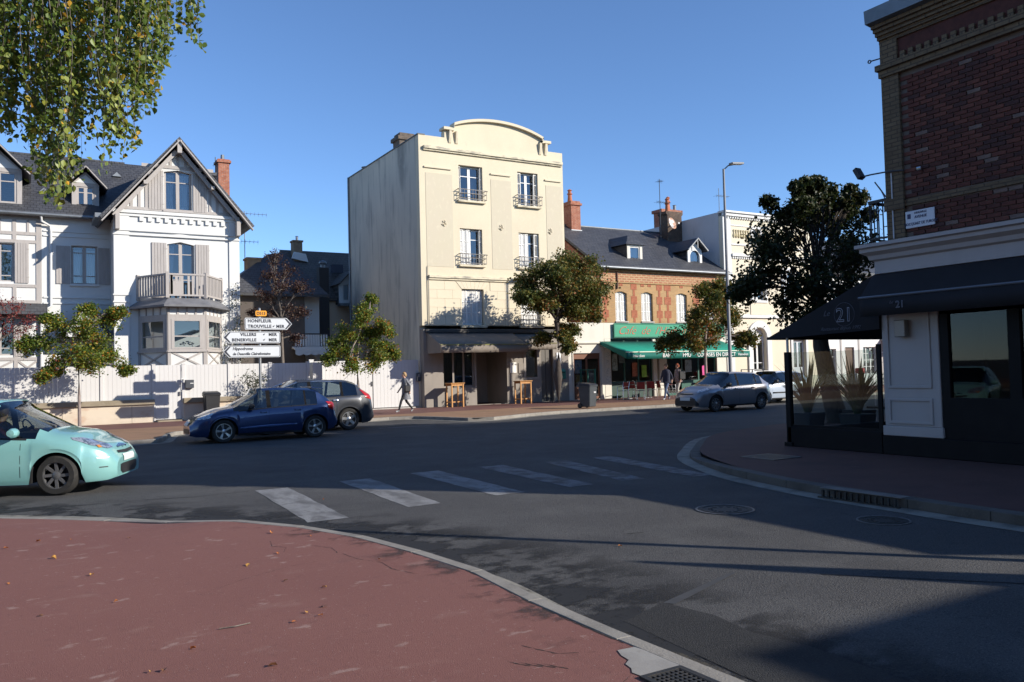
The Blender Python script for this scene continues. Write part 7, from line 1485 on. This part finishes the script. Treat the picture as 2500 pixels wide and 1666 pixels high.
# ---------------------------------------------------------------- wheelie bins
def wheelie(label, loc, rz, body, lid, h=1.05, w=.56):
    t = thing('wheelie_bin', label, 'bin', loc, None, rz); d = .58
    a = [(-w*.42, -d*.40), (w*.42, -d*.40), (w*.42, d*.42), (-w*.42, d*.42)]; b = [(-w/2, -d/2), (w/2, -d/2), (w/2, d/2), (-w/2, d/2)]; mb = MB()
    mb.add([(*p, .06) for p in a]+[(*p, h-.12) for p in b], [(0, 1, 5, 4), (1, 2, 6, 5), (2, 3, 7, 6), (3, 0, 4, 7), (3, 2, 1, 0), (4, 5, 6, 7)]); mb.build('tub', body, t, local=True, bevel=.025)
    MB().box(-w/2-.02, w/2+.02, -d/2-.02, d/2+.02, h-.17, h-.12).build('rim', body, t, local=True, bevel=.01)
    mb = MB(); mb.add([(-w/2-.03, -d/2-.04, h-.12), (w/2+.03, -d/2-.04, h-.12), (w/2+.03, d/2+.03, h-.11), (-w/2-.03, d/2+.03, h-.11), (-w/2, -d/2+.05, h-.05), (w/2, -d/2+.05, h-.05), (w/2, d/2-.08, h), (-w/2, d/2-.08, h)], [(3, 2, 1, 0), (4, 5, 6, 7), (0, 1, 5, 4), (1, 2, 6, 5), (2, 3, 7, 6), (3, 0, 4, 7)]); mb.build('lid', lid, t, local=True, bevel=.02)
    MB().tube([(-w*.38, d/2+.02, h-.14), (-w*.38, d/2+.1, h-.1), (w*.38, d/2+.1, h-.1), (w*.38, d/2+.02, h-.14)], .018, 6).build('handle', body, t, local=True)
    for s_ in (-1, 1): MB().lathe([(.001, -.03), (.1, -.03), (.11, 0), (.1, .03), (.001, .03)], (s_*w*.46, d*.40, .11), 14, 'x').build('wheel', blackm, t, local=True, smooth=1)
    return t
binm = pmat('dark_grey_bin', (.045, .05, .055), .5, [((.065, .07, .075), 5, .45, .7, .5)])
wb1 = wheelie('dark grey wheelie bin standing at the kerb right of the maple trunk', (19.75, 27.5, .12), R(20), binm, blackm); MB().box(.0, .16, -.296, -.29, .62, .68).build('sticker', pmat('pale_sticker', (.5, .5, .5), .6), wb1, local=True)
wheelie('black wheelie bin against the low garden wall behind the blue car', (6.05, 33.3, .12), 0, blackm, blackm, 1.12)
wheelie('dark bin with a yellow lid beyond the terrace', (35.0, 27.9, .12), R(30), binm, pmat('yellow_lid', (.62, .42, .02), .45))
shrub('clipped_shrub', 'dark rounded shrub in front of the fence behind the sign post', (7.75, 33.4, 1.35), (.35, .25, .4), darkg, 900, .06, 41)
# ---------------------------------------------------------------- wooden high tables
def high_table(label, x0, x1, y0, y1):
    t = thing('high_table', label, 'table', ((x0+x1)/2, (y0+y1)/2, .12)); MB().box(x0-.04, x1+.04, y0-.04, y1+.04, 1.2, 1.235).build('table_top', wood, t, bevel=.006)
    for x in (x0+.03, x1-.03):
        for y in (y0+.03, y1-.03): MB().box(x-.03, x+.03, y-.03, y+.03, .12, 1.2).build('leg', wood, t, bevel=.004)
    MB().box(x0+.061, x1-.061, y0+.015, y0+.04, 1.1, 1.199).box(x0+.061, x1-.061, y1-.04, y1-.015, 1.1, 1.199).build('apron', wood, t)
    MB().box(x0+.015, x0+.045, y0+.061, y1-.061, .32, .38).box(x1-.045, x1-.015, y0+.061, y1-.061, .32, .38).box(x0+.046, x1-.046, (y0+y1)/2-.015, (y0+y1)/2+.015, .325, .375).build('stretcher', wood, t)
high_table('tall wooden bar table left of the shop doorway', 16.68, 17.32, 33.9, 34.5); high_table('tall wooden bar table right of the shop doorway', 20.35, 20.98, 33.85, 34.45)
# glazed green wind screen beside the cafe door
ws = thing('wind_screen', 'green-framed glass wind screen beside the brown cafe door', 'screen', (24.2, 33.8, .12)); A_, B_ = Vector((24.62, 34.85, 0)), Vector((23.95, 32.7, 0)); greenp = pmat('green_frame_paint', (.015, .12, .085), .45)
for q in (0, .5, 1): p_ = A_.lerp(B_, q); MB().box(p_.x-.03, p_.x+.03, p_.y-.03, p_.y+.03, .12, 1.72).build('post', greenp, ws)
for z in (1.68, .9, .2): MB().bar(A_+Vector((0, 0, z)), B_+Vector((0, 0, z)), .03, .05).build('rail', greenp, ws)
for q in (0, .5):
    a, b = A_.lerp(B_, q+.02), A_.lerp(B_, q+.48); MB().add([(a.x, a.y, .92), (b.x, b.y, .92), (b.x, b.y, 1.66), (a.x, a.y, 1.66)], [(0, 1, 2, 3)]).build('pane', clearglass, ws, normals=False)
# black railing at the villa
vr = thing('iron_railing', 'short black railing in front of the cream villa', 'railing', (36.4, 34.2, .12))
MB().bar((35.5, 34.2, 1.45), (37.3, 34.2, 1.45), .04, .04).build('rail', blackm, vr)
for x in (35.5, 36.4, 37.3): MB().box(x-.025, x+.025, 34.18, 34.22, .12, 1.45).build('post', blackm, vr)
# ---------------------------------------------------------------- cafe chairs and tables
redseat = pmat('red_chair_panel', (.26, .035, .03), .5, [((.18, .025, .02), 6, .4, .7, .6)])
def chair(label, x, y, rz):
    t = thing('cafe_chair', label, 'chair', (x, y, .12), 'red cafe chairs on the pavement', rz)
    MB().box(-.21, .21, -.2, .21, .43, .46).build('seat', alum, t, local=True, bevel=.008); mb = MB().box(-.2, .2, -.012, .012, 0, .36); mb.xf(Matrix.Translation((0, .23, .52)) @ Matrix.Rotation(-.18, 4, 'X')); mb.build('backrest', redseat, t, local=True, bevel=.006)
    for s_ in (-1, 1):
        MB().tube([(s_*.2, -.2, 0), (s_*.2, -.18, .44), (s_*.22, -.16, .64), (s_*.22, .2, .66)], .016, 6).build('leg', chrome, t, local=True, smooth=1)
        MB().tube([(s_*.2, .24, 0), (s_*.2, .2, .44), (s_*.205, .3, .9)], .016, 6).build('leg', chrome, t, local=True, smooth=1)
for lb_, x, y, a in (('red chair nearest the pale notice pillar', 25.95, 33.1, -1.4), ('red chair seen from behind in front of the two dark tables', 26.6, 32.5, 2.6), ('red chair drawn up to the left dark cafe table', 27.35, 33.9, 1.9), ('red chair between the two dark cafe tables', 27.7, 32.9, 2.2), ('red chair facing the walkers, right of the dark tables', 28.7, 33.2, 1.3), ('red chair under the awning behind the walkers', 29.6, 33.6, .4)): chair(lb_, x, y, a)
for lb_, x, y in (('dark square cafe table on the left under the awning', 26.6, 33.5), ('dark square cafe table on the right under the awning', 28.1, 33.7)):
    t = thing('cafe_table', lb_, 'table', (x, y, .12)); MB().box(x-.33, x+.33, y-.33, y+.33, .84, .87).build('table_top', blackm, t, bevel=.008); MB().tube([(x, y, .14), (x, y, .84)], .03, 8).build('pedestal', alum, t); MB().box(x-.25, x+.25, y-.04, y+.04, .12, .15).build('foot', alum, t)
# ---------------------------------------------------------------- potted spiky plants by the terrace
def spiky(label, x, y, seed, h=1.35):
    rr = random.Random(seed); t = thing('potted_plant', label, 'plant', (x, y, .12)); mb = MB().add([(x-.22, y-.22, .12), (x+.22, y-.22, .12), (x+.22, y+.22, .12), (x-.22, y+.22, .12), (x-.28, y-.28, .62), (x+.28, y-.28, .62), (x+.28, y+.28, .62), (x-.28, y+.28, .62)], [(3, 2, 1, 0), (4, 5, 6, 7), (0, 1, 5, 4), (1, 2, 6, 5), (2, 3, 7, 6), (3, 0, 4, 7)]); mb.build('planter', pmat('slate_planter', (.035, .037, .042), .6), t, bevel=.015)
    lmt = leaf_mat('sword_leaf', [(0, (.05, .075, .025)), (.6, (.09, .11, .035)), (1, (.18, .13, .06))], .25); 
    for i in range(58):
        a = rr.uniform(0, 6.28); ln = h*rr.uniform(.6, 1.0); lean = rr.uniform(.05, .75); w = rr.uniform(.02, .035); P = []
        for k in range(6):
            u = k/5; P.append(Vector((x+math.cos(a)*(.06+lean*ln*u**1.4), y+math.sin(a)*(.06+lean*ln*u**1.4), .6+ln*(u-.42*lean*u*u*1.1))))
        sd = Vector((-math.sin(a), math.cos(a), 0)); m = MB()
        for k, p in enumerate(P): ww = w*(1-(k/5)**3)+.001; m.v += [tuple(p-sd*ww), tuple(p+Vector((0, 0, -ww*.4))), tuple(p+sd*ww)]
        for k in range(5): m.f += [(3*k, 3*k+1, 3*k+4, 3*k+3), (3*k+1, 3*k+2, 3*k+5, 3*k+4)]
        m.build('leaf', lmt, t, normals=False)
spiky('spiky sword-leaved plant in a dark planter at the terrace corner', 15.3, 12.75, 3, 1.55); spiky('spiky sword-leaved plant in a dark planter inside the terrace glass', 15.5, 11.6, 4, 1.6); spiky('smaller spiky plant in a dark planter between the tree trunk and the terrace', 16.9, 12.6, 5, 1.2)
for lb_, x, y in (('black terrace table nearest the glass end screen', 14.6, 10.1), ('black terrace table deeper in the enclosure', 16.8, 10.1)):
    t = thing('terrace_table', lb_, 'table', (x, y, .12)); MB().box(x-.35, x+.35, y-.35, y+.35, .82, .86).build('table_top', blk, t); MB().tube([(x, y, .14), (x, y, .82)], .04, 8).build('pedestal', blk, t); MB().box(x-.25, x+.25, y-.25, y+.25, .12, .15).build('foot', blk, t)
# ---------------------------------------------------------------- parked scooter far right
sc_ = thing('parked_scooter', 'small parked scooter with red rear beyond the yellow-lidded bin', 'scooter', (38.2, 28.6, .12), None, R(200)); wsc = pmat('white_scooter_paint', (.55, .55, .56), .35, coat=1)
for x in (-.6, .62): MB().lathe([(.09, -.04), (.2, -.05), (.23, 0), (.2, .05), (.09, .04)], (x, 0, .23), 18, 'y').build('wheel', tyrem, sc_, local=True, smooth=1)
MB().prism([(-.85, .45), (-.15, .3), (-.1, .62), (-.2, .78), (-.8, .82), (-.95, .66)], 'y', -.14, .14).build('rear_body', wsc, sc_, local=True, bevel=.04); MB().prism([(-.15, .28), (.4, .28), (.4, .34), (-.15, .36)], 'y', -.16, .16).build('footboard', blackm, sc_, local=True); MB().prism([(.35, .3), (.47, .3), (.36, 1.0), (.27, 1.0)], 'y', -.19, .19).build('leg_shield', wsc, sc_, local=True, bevel=.02)
MB().prism([(-.8, .82), (-.2, .79), (-.18, .86), (-.78, .92)], 'y', -.13, .13).build('seat', blackm, sc_, local=True, bevel=.02); MB().tube([(.62, 0, .23), (.36, 0, .98), (.3, 0, 1.08)], .03, 8).tube([(.28, -.33, 1.1), (.33, 0, 1.06), (.28, .33, 1.1)], .016, 6).build('steering', darkst, sc_, local=True); MB().box(-.98, -.93, -.08, .08, .6, .7).build('tail_light', tailm, sc_, local=True); MB().box(-.95, -.55, -.2, .2, .95, 1.28).build('top_box', pmat('red_top_box', (.3, .03, .03), .4), sc_, local=True, bevel=.04)
# ---------------------------------------------------------------- people
skin = pmat('skin', (.50, .30, .22), .6, [((.42, .24, .17), 20, .4, .7, .5)])
def skin_mesh(verts, edges, radii, root_i=0, sub=2):
    me = bpy.data.meshes.new('tmp'); me.from_pydata(verts, edges, []); o = bpy.data.objects.new('tmp', me); COL.objects.link(o)
    m = o.modifiers.new('s', 'SKIN'); m.use_smooth_shade = True; sv = me.skin_vertices[0].data
    for i, r in enumerate(radii): sv[i].radius = r if hasattr(r, '__len__') else (r, r); sv[i].use_root = (i == root_i)
    o.modifiers.new('d', 'SUBSURF').levels = sub; out = bpy.data.meshes.new_from_object(o.evaluated_get(bpy.context.evaluated_depsgraph_get())); bpy.data.objects.remove(o); return out
def person(label, loc, heading, h, top, legs, shoes, hairm, pose, coat=0, hairlen=.0, bag=None):
    """local x forward. pose: dict of joints for legs and arms"""
    k = h/1.70; t = thing('person', label, 'person', loc, None, heading); V = []; E = []; Rr = []
    def j(p, r, par=None):
        V.append(tuple(a*k for a in p)); Rr.append(tuple(a*k for a in r) if hasattr(r, '__len__') else r*k)
        if par is not None: E.append((par, len(V)-1))
        return len(V)-1
    pel = j(pose.get('pelvis', (0, 0, .95)), (.13, .10)); px, py, pz = pose.get('pelvis', (0, 0, .95)); ln = pose.get('lean', .03)
    sp_ = j((px+ln*.4, 0, pz+.2), (.12, .09), pel); chest = j((px+ln, 0, pz+.40), (.155, .105), sp_); nk = j((px+ln*1.3, 0, pz+.54), (.05, .05), chest)
    chin = j((px+ln*1.5+.025, 0, pz+.61), (.062, .07), nk); hd = j((px+ln*1.5+.015, 0, pz+.68), (.072, .085), chin); j((px+ln*1.5+.005, 0, pz+.755), (.045, .055), hd)
    head = Vector((px+ln*1.5+.012, 0, pz+.675))*k
    hands = []
    for s_, (el, wr) in zip((1, -1), pose['arms']):
        sh = j((px+ln*.95, s_*.165, pz+.45), .062, chest); e = j(el, .042, sh); w = j(wr, .030, e); d = (Vector(wr)-Vector(el)).normalized(); pm = j(tuple(Vector(wr)+d*.07), (.036, .022), w)
        for q in range(4): f = j(tuple(Vector(wr)+d*(.12)+Vector((.022*(q-1.5), 0, 0))), .009, pm); j(tuple(Vector(wr)+d*(.15-.012*abs(q-1.5))+Vector((.022*(q-1.5), -s_*.012, 0))), .008, f)
        f = j(tuple(Vector(wr)+d*.05+Vector((.045, -s_*.01, 0))), .010, w); hands.append(Vector(wr)*k)
    for s_, (kn, an, to) in zip((1, -1), pose['legs']):
        hp_ = j((px, s_*.085, pz-.05), .088, pel); kk = j(kn, .058, hp_); cf_ = j(tuple(Vector(kn).lerp(Vector(an), .35)), .055, kk); a = j(an, .036, cf_); j(to, (.036, .028), a)
    me = skin_mesh(V, E, Rr, 0); mats = [top, legs, shoes, skin]
    for m in mats: me.materials.append(m)
    fz = [Vector(an)*k for (_, an, _) in pose['legs']]; ank = [Vector(an) for (_, an, _) in pose['legs']]
    for p in me.polygons:
        c = p.center; p.use_smooth = True; mi = 0
        if c.z > (pz+.535)*k: mi = 3
        elif min((c-hn).length for hn in hands) < .115*k and any((c-hn).z < .02 for hn in hands) and min((c-hn).length for hn in hands) < .13*k: mi = 3
        elif c.z < (pz-.02)*k and abs(c.y) < .2*k: mi = 1
        if any((c-a*k).length < .16*k and c.z < a.z*k+.015 for a in ank): mi = 2
        p.material_index = mi
    o = bpy.data.objects.new('body', me); COL.objects.link(o); o.parent = t
    # hair, face
    mb = MB(); n = 14
    for i in range(8):
        ph = math.pi*(.02+.62*i/7)
        for q in range(n):
            a = 2*math.pi*q/n; r_ = .098*math.sin(ph)*(1 if math.cos(a) < .3 else .96); zz = .118*math.cos(ph)
            if math.cos(a) > .35 and ph > 1.0: zz = .118*math.cos(1.0); r_ = .098*math.sin(1.0)
            mb.v.append(tuple(head+Vector((-.018+math.cos(a)*r_*1.08, math.sin(a)*r_*.92, zz+.012-(hairlen*max(0, -math.cos(a))*(i/7)**2)))*k))
    for i in range(7):
        for q in range(n): mb.f.append((i*n+q, i*n+(q+1) % n, (i+1)*n+(q+1) % n, (i+1)*n+q))
    mb.build('hair', hairm, t, local=True, smooth=70)
    mb = MB()
    for s_ in (-1, 1): mb.lathe([(.001, -.008), (.009, 0), (.001, .006)], tuple(head+Vector((.082, s_*.03, .0))*k), 8, 'x')
    mb.build('eyes', dark, t, local=True)
    MB().prism([(.078, -.012), (.102, -.034), (.078, -.042)], 'y', -.011, .011).xf(Matrix.Translation(head) @ Matrix.Scale(k, 4)).build('nose', skin, t, local=True)
    MB().box(.079, .084, -.022, .022, -.066, -.058).xf(Matrix.Translation(head) @ Matrix.Scale(k, 4)).build('mouth', pmat('lips', (.35, .12, .1), .6), t, local=True)
    if coat:
        mb = MB(); n = 20; rows = [(pz+.53, .075, .085), (pz+.47, .115, .19), (pz+.3, .135, .20), (pz+.1, .13, .18), (pz-.1, .15, .20), (pz-coat*.6, .18, .20), (pz-coat, .22, .21)]
        for i, (z, a, b) in enumerate(rows):
            for q in range(n): an = 2*math.pi*q/n; wv = 1+.05*math.sin(an*5)*(i/6)**2; mb.v.append(((px+ln*max(0, (z-pz)/.4)+math.cos(an)*a*wv)*k, math.sin(an)*b*wv*k, z*k))
        for i in range(6):
            for q in range(n): mb.f.append((i*n+q, i*n+(q+1) % n, (i+1)*n+(q+1) % n, (i+1)*n+q))
        mb.build('coat', top, t, local=True, smooth=70)
    if bag:
        (bx, by, bz, bw, bh), bm_ = bag; MB().box((bx-bw/2)*k, (bx+bw/2)*k, (by-.06)*k, (by+.06)*k, (bz-bh)*k, bz*k).build('bag', bm_, t, local=True, bevel=.03); MB().tube([((bx-.08)*k, by*k, bz*k), (bx*k, by*k*.9, (bz+.22)*k), ((bx+.08)*k, by*k, bz*k)], .012*k, 5).build('bag_strap', bm_, t, local=True)
    return t
stride = dict(pelvis=(0, 0, .92), legs=[((.24, .09, .52), (.36, .09, .10), (.50, .09, .06)), ((-.06, -.09, .49), (-.36, -.09, .13), (-.26, -.09, .04))], arms=[((-.12, .22, 1.14), (-.10, .22, .92)), ((.06, -.22, 1.13), (.20, -.21, .95))])
mid = dict(pelvis=(0, 0, .94), legs=[((.12, .09, .50), (.10, .09, .09), (.24, .09, .04)), ((.04, -.09, .51), (-.22, -.09, .14), (-.10, -.09, .05))], arms=[((-.05, .23, 1.15), (.04, .23, .92)), ((.04, -.23, 1.15), (.14, -.20, 1.0))])
coatm = pmat('grey_tweed_coat', (.16, .165, .18), .9, [((.26, .27, .29), 30, .45, .6, .6), ((.09, .09, .10), 6, .5, .7, .5)]); legm = pmat('black_leggings', (.02, .02, .022), .8); jean = pmat('blue_jeans', (.06, .09, .16), .85, [((.10, .14, .22), 9, .5, .7, .5)])
shoe = pmat('white_trainer', (.45, .45, .46), .6, [((.05, .05, .05), (30, 30, 30), .48, .55, .8)]); blondh = pmat('fair_hair', (.30, .19, .09), .6); redh = pmat('red_hair', (.30, .07, .025), .6); navyj = pmat('navy_jacket', (.022, .026, .05), .8, [((.035, .04, .07), 6, .4, .7, .5)])
person('woman in a long grey coat and black leggings walking past the white gate', (13.3, 31.3, .12), math.pi, 1.66, coatm, legm, shoe, blondh, stride, coat=.36, hairlen=.05, bag=((.02, .24, 1.16, .26, .28), blackm))
person('walker in a navy jacket and jeans in front of the cafe chairs', (26.35, 30.2, .12), math.pi+.3, 1.74, navyj, jean, shoe, blondh, stride, coat=.08)
person('red-haired walker in a patterned pale top carrying a dark bag near the cafe', (27.55, 30.7, .12), math.pi-.15, 1.72, pmat('pale_patterned_top', (.36, .30, .30), .85, [((.10, .05, .06), 22, .48, .58, .8)]), pmat('pale_trousers', (.42, .40, .38), .85), shoe, redh, mid, coat=.06, hairlen=.03, bag=((-.05, .24, 1.36, .34, .40), blackm))
drv = dict(pelvis=(-.08, .36, .55), lean=-.06, legs=[], arms=[])
# driver of the turquoise car, seated with a hand on the wheel
dt = thing('person', 'driver in a dark red top at the wheel of the turquoise car', 'person', (-.43, 15.70, 0), None, R(-22)); y = .36
V = [(-.05, y, .60), (-.12, y, .85), (-.14, y, 1.03), (-.12, y, 1.14), (-.09, y, 1.20), (-.09, y, 1.28), (-.1, y, 1.35), (-.12, y+.17, 1.05), (.05, y+.22, .88), (.26, y+.14, .98), (.33, y+.12, 1.02), (-.12, y-.17, 1.05), (.05, y-.22, .88), (.26, y-.14, .98), (.33, y-.12, 1.02), (.36, y+.10, .62), (.36, y-.10, .62), (.55, y+.10, .36), (.55, y-.10, .36)]
me = skin_mesh(V, [(0, 1), (1, 2), (2, 3), (3, 4), (4, 5), (5, 6), (2, 7), (7, 8), (8, 9), (9, 10), (2, 11), (11, 12), (12, 13), (13, 14), (0, 15), (0, 16), (15, 17), (16, 18)], [(.14, .11), (.12, .09), (.15, .1), .05, (.06, .07), (.07, .085), (.045, .055), .06, .042, .03, .035, .06, .042, .03, .035, .075, .075, .055, .055])
for m in (pmat('dark_red_top', (.16, .03, .03), .85), skin, legm): me.materials.append(m)
for p in me.polygons: c = p.center; p.use_smooth = True; p.material_index = 1 if (c.z > 1.12 or (c.x > .2 and c.z > .9)) else (2 if c.z < .62 else 0)
o = bpy.data.objects.new('body', me); COL.objects.link(o); o.parent = dt
mb = MB(); mb.lathe([(.001, .12), (.06, .10), (.095, .04), (.1, -.03), (.085, -.08)], (-.115, y, 1.285), 14); mb.build('hair', pmat('brown_hair', (.08, .045, .025), .6), dt, local=True, smooth=1)
